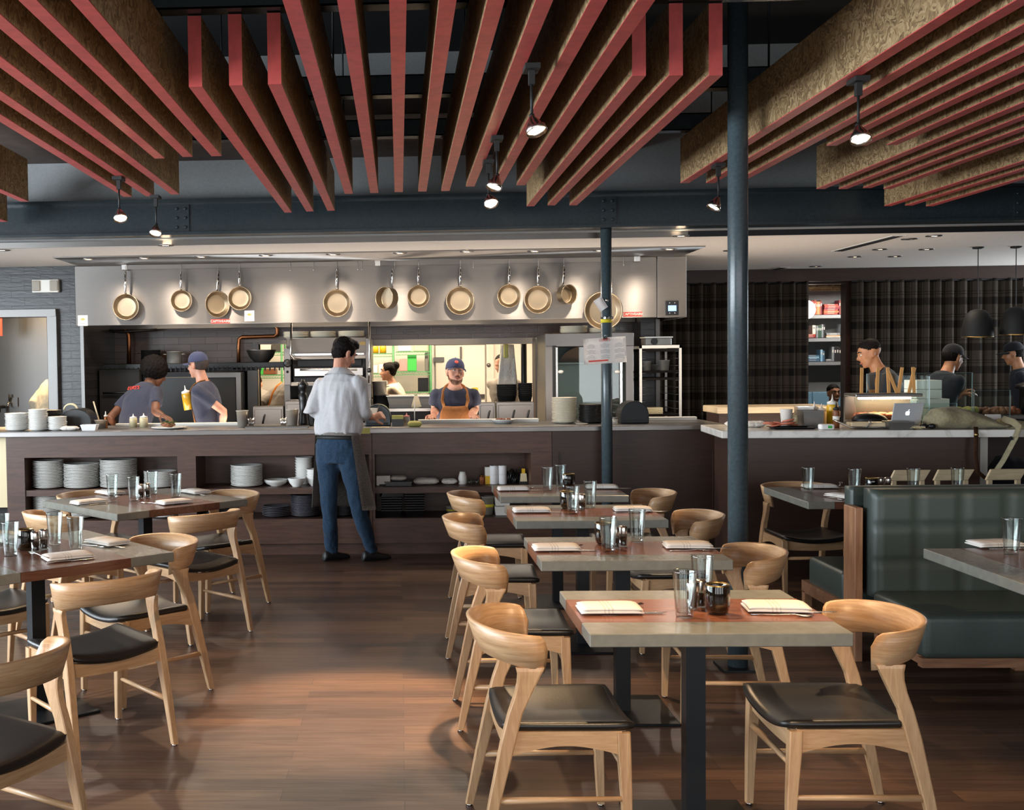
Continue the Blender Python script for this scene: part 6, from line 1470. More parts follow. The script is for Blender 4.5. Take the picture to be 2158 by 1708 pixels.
# ---------------------------------------------------------------- plaid drapes
def drape(x0, x1, label):
    z0, z1 = .03, AZ(1500, 597, YD) - .0; o = thing('drape', label, 'curtain', (0, 0, 0), 0, 'plaid drapes')
    n = int((x1 - x0) / .012); rd = random.Random(int(x0 * 100)); me_b = bmesh.new(); uvl = me_b.loops.layers.uv.new('UVMap'); cols = []; s = 0; prev = None; ph = 0
    for i in range(n + 1):
        x = x0 + (x1 - x0) * i / n; ph += .012 / (.024 + .009 * noise.noise(Vector((x * 1.7, 0, 0)))); y = YD - .075 + .042 * math.sin(ph) + .012 * noise.noise(Vector((x * 4, 3, 0)))
        if prev: s += math.hypot(x - prev[0], y - prev[1])
        prev = (x, y); cols.append((x, y, s))
    g = [[me_b.verts.new((x, y, z)) for x, y, s_ in cols] for z in (z0, (z0 + z1) / 2, z1)]
    for j in range(2):
        for i in range(n):
            f = me_b.faces.new([g[j][i], g[j][i + 1], g[j + 1][i + 1], g[j + 1][i]]); f.smooth = True
            for l, q in zip(f.loops, (i, i + 1, i + 1, i)): l[uvl].uv = (cols[q][2], 0)
    bmesh.ops.solidify(me_b, geom=me_b.faces[:], thickness=.003)
    me = bpy.data.meshes.new('cloth'); me_b.to_mesh(me); me_b.free(); me.materials.append(M['plaid'])
    ob = bpy.data.objects.new('cloth', me); COL.objects.link(ob); ob.parent = o
    MB().tube([(x0, YD - .075, z1 - .012), (x1, YD - .075, z1 - .012)], .012, 8).build('rod', 'dark_steel', o)
drape(AX(1386, 760, YD) - .25, ax0 - .01, 'dark plaid drape between the pan rack and the bookshelf alcove'); drape(ax1 + .01, wx0 - .02, 'dark plaid drape right of the bookshelf alcove')
# ---------------------------------------------------------------- bookshelf alcove
YA0 = YA - .26
for k, (py, lb) in enumerate(((664, 'top grey bookshelf in the alcove, red books'), (713, 'middle grey bookshelf in the alcove'), (763, 'lowest grey bookshelf in the alcove, blue books'))):
    z = AZ(1742, py, YA0); o = MB().box(4.75, 7.45, YA0, YA - .002, z - .045, z).build('bookshelf', 'paper_grey'); o.data.materials[0] = M['grey_plaster']; tag(o, lb, 'shelf', 'alcove shelves')
for nm, h in (('book_red', '9e3b2f'), ('book_maroon', '6d2530'), ('book_orange', 'b5623c'), ('book_tan', 'b9895a'), ('book_black', '1c1c1e'), ('book_green', '2e4a3c'), ('book_white', 'cfc9bd'), ('book_blue', '44647f'), ('book_lightblue', '86b3cc'), ('book_grey', '7d8286')): plain(nm, h, .6)
PALS = {'r': ['book_red', 'book_maroon', 'book_orange', 'book_red', 'book_tan'], 'd': ['book_black', 'book_grey', 'book_black', 'book_green'], 'w': ['book_white', 'book_grey', 'book_tan'], 'b': ['book_blue', 'book_lightblue', 'book_blue']}
CN = dict(book_red='red', book_maroon='maroon', book_orange='orange', book_tan='tan', book_black='black', book_green='dark green', book_white='cream', book_blue='blue', book_lightblue='pale blue', book_grey='grey')
def book(x, y, z, w, h, d, mat, label, grp, flat=False):
    o = thing('book', label, 'book', (x, y, z), 0, grp)
    if flat: MB().box(0, w, 0, d, 0, h).build('cover', mat, o); MB().box(.004, w - .004, .004, d + .002, .003, h - .003).build('pages', 'cream_plastic', o)
    else: MB().box(0, w, 0, d, 0, h).build('cover', mat, o); MB().box(.003, w - .003, .004, d + .002, .004, h + .0008).build('pages', 'cream_plastic', o)
    MB().box(w * .25, w * .75, -.0008, 0, h * .6, h * .8).build('spine_label', 'book_white' if mat != 'book_white' else 'book_grey', o)
rb = random.Random(12)
def row(px0, px1, pys, ptop, pal, n, where, grp):
    x0, x1 = AX(px0, 700, YA0), AX(px1, 700, YA0); z = AZ(1742, pys, YA0) + .0008; h = AZ(1742, ptop, YA0) - z; w = (x1 - x0) / n
    for k in range(n): mt = PALS[pal][(k * 3 + rb.randrange(2)) % len(PALS[pal])]; book(x0 + k * w, YA0 + .03, z, w * .96, h * rb.uniform(.88, 1), .16, mt, '%s book, %s from left %s' % (CN[mt], ORD[k], where), grp)
def pile(px0, px1, pys, ptop, pal, n, where, grp):
    x0, x1 = AX(px0, 700, YA0), AX(px1, 700, YA0); z = AZ(1742, pys, YA0) + .0008; h = (AZ(1742, ptop, YA0) - z) / n
    for k in range(n): mt = PALS[pal][(k * 2 + rb.randrange(2)) % len(PALS[pal])]; book(x0 + rb.uniform(0, .01), YA0 + .03, z + k * h, (x1 - x0) * rb.uniform(.93, 1), h * .97, .17, mt, '%s flat book, %s up in %s' % (CN[mt], ORD[k], where), grp, True)
row(1699, 1734, 663, 632, 'r', 11, 'in the left run on the top shelf', 'red books left'); pile(1738, 1769, 663, 641, 'r', 6, 'the red pile on the top shelf', 'red pile'); row(1770, 1786, 663, 632, 'r', 5, 'in the right run on the top shelf', 'red books right')
pile(1699, 1721, 712, 704, 'r', 3, 'the low red pile on the middle shelf', 'low red pile'); row(1714, 1721, 704, 683, 'w', 1, 'on the low red pile of the middle shelf', 'tan book'); row(1722, 1741, 712, 683, 'd', 5, 'in the dark run on the middle shelf', 'dark books'); pile(1743, 1773, 712, 702, 'w', 4, 'the cream pile on the middle shelf', 'cream pile'); row(1766, 1785, 712, 681, 'd', 1, 'standing dark at the right of the middle shelf', 'single dark') if False else row(1774, 1785, 712, 681, 'w', 3, 'at right end of middle shelf', 'right end books')
pile(1699, 1730, 762, 748, 'b', 4, 'the blue pile on the lowest shelf', 'blue pile'); row(1731, 1740, 762, 737, 'b', 2, 'beside the blue pile on the lowest shelf', 'blue books'); row(1755, 1775, 762, 731, 'd', 4, 'in the dark run on the lowest shelf', 'dark run lowest'); pile(1742, 1754, 762, 757, 'w', 1, 'the thin pile on the lowest shelf', 'thin pile'); pile(1776, 1786, 762, 753, 'b', 2, 'the short blue pile at right on the lowest shelf', 'short blue pile')
o = thing('banquette_bench', 'grey-blue upholstered wall bench in the alcove behind the seated man', 'bench', (0, 0, 0)); z0, z1 = AZ(1742, 806, YA - .12), AZ(1742, 826, YA - .12)
MB().box(4.75, 7.45, YA - .12, YA - .002, z1, z0).build('top_rail', 'grey_plaster', o); m = MB()
for k in range(9): m.box(4.75 + k * .3, 5.045 + k * .3, YA - .14, YA - .002, .34, z1 - .002)
m.bevel(.012, 2); m.build('back_cushion', 'book_lightblue', o); MB().box(4.75, 7.45, YA - .62, YA - .145, .16, .265).bevel(.03, 2).build('seat', 'book_lightblue', o); MB().box(4.75, 7.45, YA - .56, YA - .02, 0, .16).build('base', 'walnut_dark', o)
o = thing('globe_lamp', 'round white globe lamp half hidden by the drape edge in the alcove', 'lamp', at(1697, 653, 14.2)); MB().ball((0, 0, 0), .125, 20, 12).build('globe', 'globe_white', o); MB().tube([(0, 0, .12), (0, 0, ZS - o.location.z)], .006, 6).build('cord', 'rubber', o)
o = thing('track_spotlight', 'small lit spotlight hanging in the bookshelf alcove', 'spotlight', at(1782, 631, 14.0), 0); MB().lathe([(.012, .06), (.03, .02), (.05, -.02), (.045, -.02), (.01, .03)], seg=18, caps=False).build('lamp_head', 'dull_steel', o); MB().lathe([(.045, -.018), (.001, -.022)], seg=16, caps=False).build('bulb', 'downlight', o); MB().tube([(0, 0, .05), (0, 0, ZS - o.location.z)], .006, 6).build('stem', 'rubber', o)
for k in range(4): y = 13.5 + .4 * k; o = MB().box(4.75, 7.45, y, y + .05, ZS - .14, ZS - .002).build('ceiling_fin', 'strand_board'); tag(o, '%s strand-board fin from the front in the alcove ceiling' % ORD[k], 'ceiling fin', 'alcove fins')
# ---------------------------------------------------------------- people
WORK = bpy.data.scenes.new('work')
def fuse(mb, name, mats, parent, vox=.008, smooth=5, disp=None):
    me = mb.mesh(name, mats); o = bpy.data.objects.new(name, me); WORK.collection.objects.link(o)
    r = o.modifiers.new('r', 'REMESH'); r.mode = 'VOXEL'; r.voxel_size = vox; r.use_smooth_shade = True
    s = o.modifiers.new('s', 'SMOOTH'); s.factor = .5; s.iterations = smooth
    vl = WORK.view_layers[0]; vl.update(); dg = vl.depsgraph
    m2 = bpy.data.meshes.new_from_object(o.evaluated_get(dg)); bpy.data.objects.remove(o); bpy.data.meshes.remove(me)
    m2.materials.clear()
    for q in (mats if isinstance(mats, (list, tuple)) else [mats]): m2.materials.append(M[q])
    if disp:
        amp, sc = disp; sc = Vector((sc, sc, sc)) if isinstance(sc, (int, float)) else Vector(sc)
        nv = []
        for c, nn in [(v.co.copy(), v.normal.copy()) for v in m2.vertices]: q = c * sc; nv.extend(c + nn * (amp * (noise.noise(q) + .5 * noise.noise(q * 2.3))))
        m2.vertices.foreach_set('co', nv); m2.update()
    for p in m2.polygons: p.use_smooth = True
    m2.name = name
    o = bpy.data.objects.new(name, m2); COL.objects.link(o); o.parent = parent; return o
SPN = [(-.22, .135, .095), (-.06, .165, .112), (.0, .17, .115), (.2, .15, .102), (.42, .162, .113), (.66, .178, .118), (.82, .178, .102), (.92, .135, .08), (1.0, .066, .06)]
class Person:
    def __init__(s, label, x, y, rz, skin='skin', scale=1.0, lean=0, curl=0, twist=0, side=0, hip=.92, fem=False):
        s.o = thing('person', label, 'person', (x, y, 0), R(rz), 'people'); s.inv = (Matrix.Translation((x, y, 0)) @ Matrix.Rotation(R(rz), 4, 'Z')).inverted()
        s.k = scale; s.skin = skin; s.lean, s.curl, s.tw, s.side = R(lean), R(curl), R(twist), R(side); s.H = Vector((0, 0, hip * scale)); s.L = .58 * scale
        s.b = MB(); s.top = MB(); s.pan = MB(); s.fem = fem
    def loc(s, w): return s.inv @ Vector(w)
    def px(s, a, b, Y): return s.loc(at(a, b, Y))
    def frame(s, t):
        # centre and axes at spine parameter t
        n = 12; c = s.H.copy(); tt = 0
        def ang(q): q = min(max(q, -.3), 1.1); return s.lean + s.curl * max(0, q)
        step = t / n
        for i in range(n):
            a = ang(step * (i + .5)); c += Vector((math.sin(s.side) * 1, math.sin(a), math.cos(a))).normalized() * step * s.L
        a = ang(t); up = Vector((math.sin(s.side), math.sin(a), math.cos(a))).normalized()
        tw = s.tw * max(0, t); x = Vector((math.cos(tw), math.sin(tw), 0)); x = (x - up * x.dot(up)).normalized(); f = up.cross(x)
        return c, x, f, up
    def rad(s, t):
        for (a, ra, rb), (b, sa, sb) in zip(SPN, SPN[1:]):
            if t <= b or b == 1.0:
                q = (t - a) / (b - a); q = q * q * (3 - 2 * q) if 0 <= q <= 1 else q; return (ra + (sa - ra) * q) * s.k, (rb + (sb - rb) * q) * s.k
    def surf(s, t, a, off=0):
        c, x, f, u = s.frame(t); ra, rb = s.rad(t); return c + x * math.sin(a) * (ra + off) + f * math.cos(a) * (rb + off)
    def torso(s, m, t0=-.22, t1=1.0, off=0, n=14, bulge=None):
        rs = []
        for i in range(n + 1):
            t = t0 + (t1 - t0) * i / n; o = off + (bulge(t) if bulge else 0); rs.append([s.surf(t, 2 * pi * k / 24, o) for k in range(24)])
        m.rings(rs)
    def shoulder(s, side):
        c, x, f, u = s.frame(.83); return c + x * side * .172 * s.k
    def limb(s, m, pts, rad, seg=14): m.tube(pts, [r * s.k for r in rad], seg)
    def arm(s, side, elbow, wrist, sleeve=.55, sr=.056, loose=0, hand=None, curlf=.6, palm=(0, 0, -1), fdir=None, bare=True):
        S_ = s.shoulder(side); E = Vector(elbow); W_ = Vector(wrist)
        s.limb(s.b, [S_, S_.lerp(E, .5), E, E.lerp(W_, .3), W_], [.05, .045, .038, .040, .027])
        s.b.ball(S_, .056 * s.k, 12, 8)
        if sleeve <= 1: s.limb(s.top, [S_ + (S_ - E).normalized() * .02, S_, S_.lerp(E, sleeve * .5), S_.lerp(E, sleeve)], [.05, .064, sr + .004, sr])
        else:
            q = sleeve - 1; s.limb(s.top, [S_, S_.lerp(E, .5), E, E.lerp(W_, q * .6), E.lerp(W_, q)], [.062 + loose * .6, .056 + loose, .056 + loose * 1.2, .054 + loose * 1.3, .042 + loose * .3])
        s.top.ball(S_, .063 * s.k + loose * .5, 12, 8)
        if hand is not None:
            d = (Vector(fdir) if fdir is not None else (W_ - E)).normalized(); n = Vector(palm); n = (n - d * n.dot(d)).normalized(); w = d.cross(n) * (1 if side > 0 else -1)
            k = s.k; m = s.b; m.tube([W_ - d * .01, W_ + d * .03, W_ + d * .085], [(.024 * k, .018 * k), (.036 * k, .016 * k), (.040 * k, .014 * k)], 10, up=w)
            for i, (off, L) in enumerate(((-.033, .065), (-.011, .078), (.011, .074), (.033, .058))):
                p = W_ + d * .08 + w * off; pts = [p]; a = 0; 
                for j in range(3):
                    a += curlf * (.7, 1, .8)[j]; p = p + (d * math.cos(a) + n * math.sin(a) + w * off * 1.2) * L * (.45, .32, .25)[j]; pts.append(p.copy())
                m.tube(pts, [.0098 * k, .0095 * k, .009 * k, .007 * k], 8)
            p = W_ + d * .025 - w * .034; pts = [p, p + (d * .5 - w * .8 + n * .25).normalized() * .035, p + (d * .8 - w * .55 + n * .6).normalized() * .065, p + (d * .9 - w * .3 + n * .9).normalized() * .085]
            m.tube(pts, [.013 * k, .012 * k, .011 * k, .008 * k], 8)
        return W_
    def legs(s, kneeL=None, kneeR=None, ankL=(-.1, 0, .08), ankR=(.1, 0, .08), mat='denim', footyaw=(0, 0), full=True, pr=0):
        for sd, kn, an, fy in ((-1, kneeL, ankL, footyaw[0]), (1, kneeR, ankR, footyaw[1])):
            Hh = s.H + Vector((sd * .088 * s.k, 0, -.02)); A_ = Vector(an); K = Vector(kn) if kn is not None else Hh.lerp(A_, .52) + Vector((0, .02, 0))
            s.limb(s.b, [Hh, Hh.lerp(K, .5), K, K.lerp(A_, .35), A_], [.082, .068, .05, .048, .034])
            s.limb(s.pan, [Hh + Vector((0, 0, .03)), Hh.lerp(K, .25), Hh.lerp(K, .6), K, K.lerp(A_, .35), K.lerp(A_, .95), K.lerp(A_, 1.06)], [.098 + pr, .096 + pr, .076 + pr, .064 + pr, .062 + pr, .05 + pr, .05 + pr], 16)
            c, si = math.cos(R(fy)), math.sin(R(fy)); d = Vector((-si, c, 0)); m = MB(); w = Vector((c, si, 0)); rs = []
            for u, wd, h in ((-.085, .026, .05), (-.07, .034, .085), (-.02, .037, .10), (.04, .04, .075), (.10, .047, .055), (.15, .042, .045), (.175, .022, .03)):
                ctr = Vector((A_.x, A_.y, 0)) + d * u; rs.append([ctr + w * (wd * math.cos(q)) + Vector((0, 0, max(.004, h / 2 + h / 2 * math.sin(q)))) for q in [2 * pi * i / 14 for i in range(14)]])
            m.rings(rs); fuse(m, 'shoe', 'shoe_black', s.o, .008, 2)
    def head(s, yaw=0, pitch=0, roll=0, hair=None, hair_mat='hair_dark', cap=None, eyes=True, beard=False, fwd=.03, up=.155, features=True, smile=False):
        c, x, f, u = s.frame(1.0); base = c; ctr = c + u * up * s.k * .6 + Vector((0, 0, up * s.k * .4)) + f * fwd
        T = Matrix.Translation(ctr) @ Matrix.Rotation(R(yaw), 4, 'Z') @ Matrix.Rotation(R(pitch), 4, 'X') @ Matrix.Rotation(R(roll), 4, 'Y') @ Matrix.Scale(s.k, 4)
        s.T = T; m = s.b
        P = lambda *q: T @ Vector(q)
        m.tube([base - u * .04, base.lerp(P(0, -.02, -.05), .5), P(0, -.018, -.04)], [.068 * s.k, (.054 if not s.fem else .046) * s.k, .052 * s.k], 14)
        m.ball((0, -.012, .035), (.076, .097, .086), 20, 14, T); m.ball((0, .022, -.022), (.063, .070, .088), 18, 12, T); m.ball((0, .034, -.076), (.046, .046, .038), 14, 10, T); m.ball((0, .066, -.1), (.022, .018, .016), 10, 8, T)
        m.tube([P(-.05, .062, .030), P(-.025, .083, .034), P(0, .086, .03), P(.025, .083, .034), P(.05, .062, .030)], [.009 * s.k, .0105 * s.k, .010 * s.k, .0105 * s.k, .009 * s.k], 8)
        m.tube([P(0, .084, .022), P(0, .098, -.002), P(0, .108, -.022), P(0, .098, -.030)], [.008 * s.k, .0105 * s.k, .0145 * s.k, .009 * s.k], 10)
        for sd in (-1, 1):
            m.ball((sd * .011, .096, -.027), .0085, 8, 6, T); m.ball((sd * .037, .058, -.022), (.024, .024, .022), 10, 8, T); m.ball((sd * .076, -.006, -.004), (.011, .021, .032), 10, 8, T); m.ball((sd * .081, -.012, .008), (.007, .018, .02), 8, 6, T)
        m.ball((0, .082, -.058), (.022, .011, .010), 10, 8, T); m.ball((0, .079, -.07), (.019, .011, .009), 10, 8, T)
        if features:
            e = MB()
            for sd in (-1, 1): e.ball((sd * .030, .0755, .012), (.0125, .0115, .0085), 12, 8, T)
            eo = e.build('eyes', 'eye_white', s.o); e = MB()
            for sd in (-1, 1): e.ball((sd * .030 + .002, .0845, .012), (.0052, .004, .0056), 10, 6, T)
            e.build('iris', 'eye_dark', eo); e = MB()
            for sd in (-1, 1): e.tube([P(sd * .013, .093, .034), P(sd * .03, .092, .041), P(sd * .05, .074, .035)], [.0035 * s.k, .0045 * s.k, .003 * s.k], 8)
            e.build('eyebrows', hair_mat, s.o); e = MB()
            dz = .006 if smile else 0
            e.tube([P(-.026, .083, -.062 + dz), P(-.012, .0925, -.0635), P(0, .0945, -.0645), P(.012, .0925, -.0635), P(.026, .083, -.062 + dz)], [.0025 * s.k, .0055 * s.k, .0062 * s.k, .0055 * s.k, .0025 * s.k], 8)
            e.build('lips', 'lip' if not smile else 'eye_white', s.o)
        if beard:
            m = MB(); m.ball((0, .032, -.078), (.0495, .0485, .041), 18, 12, T); m.ball((0, .066, -.102), (.026, .022, .019), 12, 8, T)
            for sd in (-1, 1): m.tube([P(sd * .066, .0, -.02), P(sd * .060, .015, -.06), P(sd * .04, .05, -.085)], [.006 * s.k, .011 * s.k, .016 * s.k], 8)
            m.tube([P(-.026, .080, -.055), P(-.014, .0915, -.046), P(0, .0935, -.043), P(.014, .0915, -.046), P(.026, .080, -.055)], [.006 * s.k] * 5, 8)
            fuse(m, 'beard', 'beard', s.o, .005, 3)
        if hair:
            m = MB()
            if hair == 'afro': m.ball((0, -.035, .055), (.142, .138, .128), 26, 16, T)
            elif hair == 'short': m.ball((0, -.022, .046), (.0805, .0945, .083), 22, 14, T)
            elif hair == 'full':
                m.ball((0, -.026, .048), (.086, .098, .086), 22, 14, T); m.ball((0, .025, .098), (.07, .066, .04), 14, 10, T); m.ball((0, -.045, -.005), (.074, .066, .07), 14, 10, T)
                for sd in (-1, 1): m.ball((sd * .074, .012, .03), (.012, .03, .045), 10, 8, T)
            elif hair == 'bun':
                m.ball((0, -.025, .045), (.088, .1, .088), 22, 14, T); m.ball((0, -.10, .085), (.055, .055, .055), 14, 10, T); m.ball((0, -.06, -.01), (.06, .05, .05), 12, 8, T); m.ball((0, .02, .1), (.05, .05, .025), 10, 8, T)
            elif hair == 'fade': m.ball((0, -.018, .055), (.078, .094, .080), 22, 14, T)
            elif hair == 'under': m.ball((0, -.03, .02), (.0795, .092, .075), 20, 12, T)
            fuse(m, 'hair', hair_mat, s.o, .007, 2, (.008 if hair == 'afro' else .005 if hair == 'full' else .0035, 45 if hair == 'afro' else 60 if hair == 'full' else 70))
        if cap:
            m = MB(); m.lathe([(.001, .092), (.03, .089), (.058, .075), (.076, .052), (.085, .025), (.0875, .0), (.087, -.012), (.078, -.012), (.075, .02), (.05, .06), (.001, .08)], (0, 0, 0), 26, True, False, T @ Matrix.Translation((0, -.012, .047)) @ Matrix.Scale(1.17, 4, (0, 1, 0)))
            m.ball((0, -.012, .142), .006, 8, 6, T); co = m.build('cap_crown', cap, s.o); m = MB(); rs = []
            for i in range(13):
                a = -1.25 + 2.5 * i / 12; x0, y0 = .084 * math.sin(a), .088 * math.cos(a); x1, y1 = .092 * math.sin(a), .088 * math.cos(a) + .075 * max(0, math.cos(a * 1.15)) ** .7
                z0, z1 = .038 - .012 * math.sin(a) ** 2, .030 - .022 * math.sin(a) ** 2
                rs.append([P(x0, y0, z0 + .002), P(x1, y1, z1 + .0025), P(x1, y1, z1 - .0025), P(x0, y0, z0 - .002)])
            m.rings(rs); m.build('cap_brim', cap, s.o); return co
    def finish(s, top, pants='denim', vox=.008, tvox=.01, off=.012, t0=-.1, t1=.975, bulge=None, tdisp=(.006, 11), pdisp=(.004, 16), sm=5, pd=None):
        pdisp = pd or pdisp
        s.torso(s.b, off=-.012); s.torso(s.top, t0, t1, off, 18, bulge); s.torso(s.pan, -.24, .125, .011, 8)
        fuse(s.b, 'body', s.skin, s.o, vox, 3)
        if top: s.shirt = fuse(s.top, 'shirt', top, s.o, tvox, sm, tdisp)
        else: s.top.b.free()
        if pants: s.pants = fuse(s.pan, 'trousers', pants, s.o, .012, 5, pdisp)
        else: s.pan.b.free()
    def apron(s, mat, t0=-.55, t1=.74, w0=80, w1=34, off=.022, straps=True, name='apron'):
        m = MB(); n, k = 20, 16; g = []
        for i in range(n + 1):
            t = t0 + (t1 - t0) * i / n; q = min(1, max(0, (t - .12) / max(.01, t1 - .12))); w = R(w0 + (w1 - w0) * q ** .8); row = []
            for j in range(k + 1):
                a = -w + 2 * w * j / k
                if t < -.05: p = s.surf(-.05, a, off) ; p = p + Vector((0, .02, -1)) * (-.05 - t) * s.L
                else: p = s.surf(t, a, off)
                p = p + Vector((0, 1, 0)) * .006 * noise.noise(p * 9)
                row.append(m.v(p))
            g.append(row)
        for i in range(n):
            for j in range(k): m.face([g[i][j], g[i][j + 1], g[i + 1][j + 1], g[i + 1][j]], True)
        bmesh.ops.solidify(m.b, geom=m.b.faces[:], thickness=.004)
        o = m.build(name, mat, s.o)
        if straps:
            for sd in (-1, 1):
                pts = [s.surf(t1 - .02, sd * R(w1 - 4), off)] + [s.surf(t, sd * R(a), off + .004) for t, a in ((.83, 36), (.9, 42))] + [s.surf(t, sd * R(a), o_) for t, a, o_ in ((.955, 60, .014), (.985, 95, .008), (.99, 140, .004))]
                MB().tube(pts, [(.003, .015)] * 6, 8, up=(0, 1, .3)).build('apron_strap', mat, o)
        return o
# server with his back to us
Y = 8.83
p = Person('server in white shirt and grey apron standing at the counter, his back to us', AX(712, 1000, Y), Y, -24, 'skin', 1.035, 3, 8, -6, 0, .93)
q = lambda a, b, y: p.px(a, b, y)
p.legs(q(694, 1072, Y + .06), q(756, 1075, Y + .02), q(699, 1160, Y + .12), q(783, 1160, Y + .1), footyaw=(-28, -38))
p.arm(1, q(763, 868, Y + .02), q(783, 880, Y + .2), 1.35, loose=.012, hand=1, curlf=.75, palm=(-.6, .2, -.6), fdir=Vector(q(800, 876, Y + .22)) - Vector(q(783, 880, Y + .2)))
p.arm(-1, q(657, 868, Y + .02), q(706, 866, Y + .24), 1.5, loose=.012, hand=1, curlf=.6, palm=(.5, 0, .8))
p.head(-30, -28, 4, 'full', 'hair_dark', fwd=.045)
p.finish('white_shirt', 'denim', .0055, .009, .016, .15, .985, lambda t: .03 * math.exp(-((t - .26) / .14) ** 2), (.018, (9, 9, 2.4)), sm=4, pd=(.009, (14, 14, 9)))
ring = [p.surf(.95, 2 * pi * k / 24, .012) + Vector((0, 0, .012)) for k in range(24)]
m = MB(); m.rings([[c_ + (c_ - p.frame(.97)[0]) * .0 for c_ in [p.surf(.955, 2 * pi * k / 24, .008) for k in range(24)]], [p.surf(1.0, 2 * pi * k / 24, .006) + Vector((0, 0, .012)) for k in range(24)], [p.surf(1.0, 2 * pi * k / 24, .001) + Vector((0, 0, .03)) for k in range(24)], [p.surf(1.0, 2 * pi * k / 24, .004) + Vector((0, 0, .028)) for k in range(24)], [p.surf(.95, 2 * pi * k / 24, .024) + Vector((0, 0, .004)) for k in range(24)]], False); m.build('collar', 'white_shirt', p.o)
MB().ring([[p.surf(t, 2 * pi * k / 28, o_) for k in range(28)] for t, o_ in ((.085, .012), (.085, .019), (.135, .019), (.135, .012))], False).build('belt', 'rubber', p.o)
m = MB(); g = []
for i in range(15):
    row = []
    for j in range(29):
        a = R(-112 + 236 * j / 28); u = i / 14; pt = p.surf(.17, a, .036); dz = .62 * u
        c0 = p.frame(.17)[0]; rad_ = pt - c0; rad_.z = 0; pt = pt + rad_ * (.42 * u + .05 * math.sin(j * .9) * u) - Vector((0, 0, dz)) + Vector((.02 * u, .05 * u, 0))
        row.append(m.v(pt))
    g.append(row)
for i in range(14):
    for j in range(28): m.face([g[i][j], g[i][j + 1], g[i + 1][j + 1], g[i + 1][j]], True)
bmesh.ops.solidify(m.b, geom=m.b.faces[:], thickness=.004); ap = m.build('apron', 'tweed', p.o)
MB().ring([[p.surf(t, 2 * pi * k / 28, o_) for k in range(28)] for t, o_ in ((.135, .022), (.135, .036), (.175, .040), (.175, .022))], False).build('waist_tie', 'tweed', ap)
w_ = Matrix.Translation(p.o.location) @ Matrix.Rotation(R(-24), 4, 'Z')
hp = at(783, 872, Y + .27); o = thing('order_pad', 'dark order pad held by the server over the counter', 'order pad', hp, R(-15)); MB().box(-.05, .05, -.07, .07, 0, .012, Matrix.Rotation(R(30), 4, 'X')).build('cover', 'plastic_black', o)
hp = at(797, 868, Y + .24); o = thing('pen', 'slim pen in the right hand of the server', 'pen', hp); MB().tube([(-.02, -.01, -.05), (.01, .005, .055)], .0045, 8).build('barrel', 'dull_steel', o)
# cook with the afro
Y = 10.36
p = Person('cook with large black afro in navy tee bending over the counter at left', AX(276, 900, Y), Y, -30, 'skin_brown', 1.0, 14, 26, -8, .0, .93)
q = lambda a, b, y: p.px(a, b, y)
p.legs(); p.arm(1, q(327, 868, Y - .12), q(343, 876, Y - .2), .62, .062, hand=1, curlf=.5, palm=(0, 0, -1)); p.arm(-1, q(232, 880, Y + .1), q(245, 900, Y + .25), .62, .062, hand=1)
p.head(-32, -22, 0, 'afro', 'hair_dark', fwd=.04, features=False); p.finish('navy_tee', 'denim', .009, .011, .02)
c, x, f, u = p.frame(.80); b_ = p.surf(.80, pi, .022); Mx = Matrix((x.to_4d(), u.to_4d(), (-f).to_4d(), (0, 0, 0, 1))).transposed(); t_ = text("LUKE'S", .055, 'red_print', p.o, b_ + x * -.02, (0, 0, 0), 'shirt_lettering', .004)
Mx = Matrix(((x.x, u.x, -f.x, b_.x - x.x * .03), (x.y, u.y, -f.y, b_.y - x.y * .03), (x.z, u.z, -f.z, b_.z - x.z * .03), (0, 0, 0, 1))); t_.matrix_basis = Mx @ Matrix.Rotation(pi, 4, 'Y') @ Matrix.Rotation(pi, 4, 'Y')
# cook with cap and bottle
Y = 10.35
p = Person('cook in blue cap and tan apron raising a bottle of oil, face turned away', AX(444, 900, Y), Y, 72, 'skin', .985, 4, 8, 6, 0, .93)
q = lambda a, b, y: p.px(a, b, y)
p.legs(); p.arm(-1, q(472, 868, Y - .12), q(468, 900, Y - .1), .62, .06, hand=1); p.arm(1, q(428, 868, Y + .14), q(412, 846, Y + .02), .6, .06, hand=1, curlf=.9, palm=(-.2, .1, -.9), fdir=Vector(q(398, 838, Y - .02)) - Vector(q(412, 846, Y + .02)))
p.head(-8, -4, 0, 'under', 'hair_short', 'cap_navy'); p.finish('navy_tee', 'denim', .007, .011, .016); p.apron('tan_apron')
o = squeeze('squeeze_bottle', 'tall squeeze bottle of yellow oil held by the cook in the blue cap', at(398, 864, Y - .06), 'oil', .235, .045, 'white_plastic'); o.rotation_euler = (0, R(-9), 0)
# cook in tan apron facing us
Y = 10.36
p = Person('bearded cook in navy cap and tan apron leaning on the counter, looking at us', AX(957, 900, Y), Y, 180, 'skin', 1.0, 12, 16, 0, 0, .865)
q = lambda a, b, y: p.px(a, b, y)
p.legs(); p.arm(1, q(917, 864, Y - .1), p.loc((AX(914, 880, Y - .34), Y - .34, ZC + .066)), .62, .066, hand=1, curlf=.12, palm=(0, 0, -1), fdir=(.15, 1, -.12)); p.arm(-1, q(1001, 864, Y - .1), p.loc((AX(992, 880, Y - .34), Y - .34, ZC + .066)), .62, .066, hand=1, curlf=.12, palm=(0, 0, -1), fdir=(-.15, 1, -.12))
co = p.head(14, 8, -6, 'under', 'hair_brown', 'cap_navy', True, True, fwd=.05); p.finish('navy_tee', 'denim', .0055, .010, .016); p.apron('tan_apron')
m = MB(); m.lathe([(.001, .003), (.017, .002), (.019, 0)], seg=18, T=p.T @ Matrix.Translation((.018, .092, .088)) @ Matrix.Rotation(R(-58), 4, 'X')); plabel(m.build('cap_patch', 'red_print', p.o), 'round orange-red cap badge')
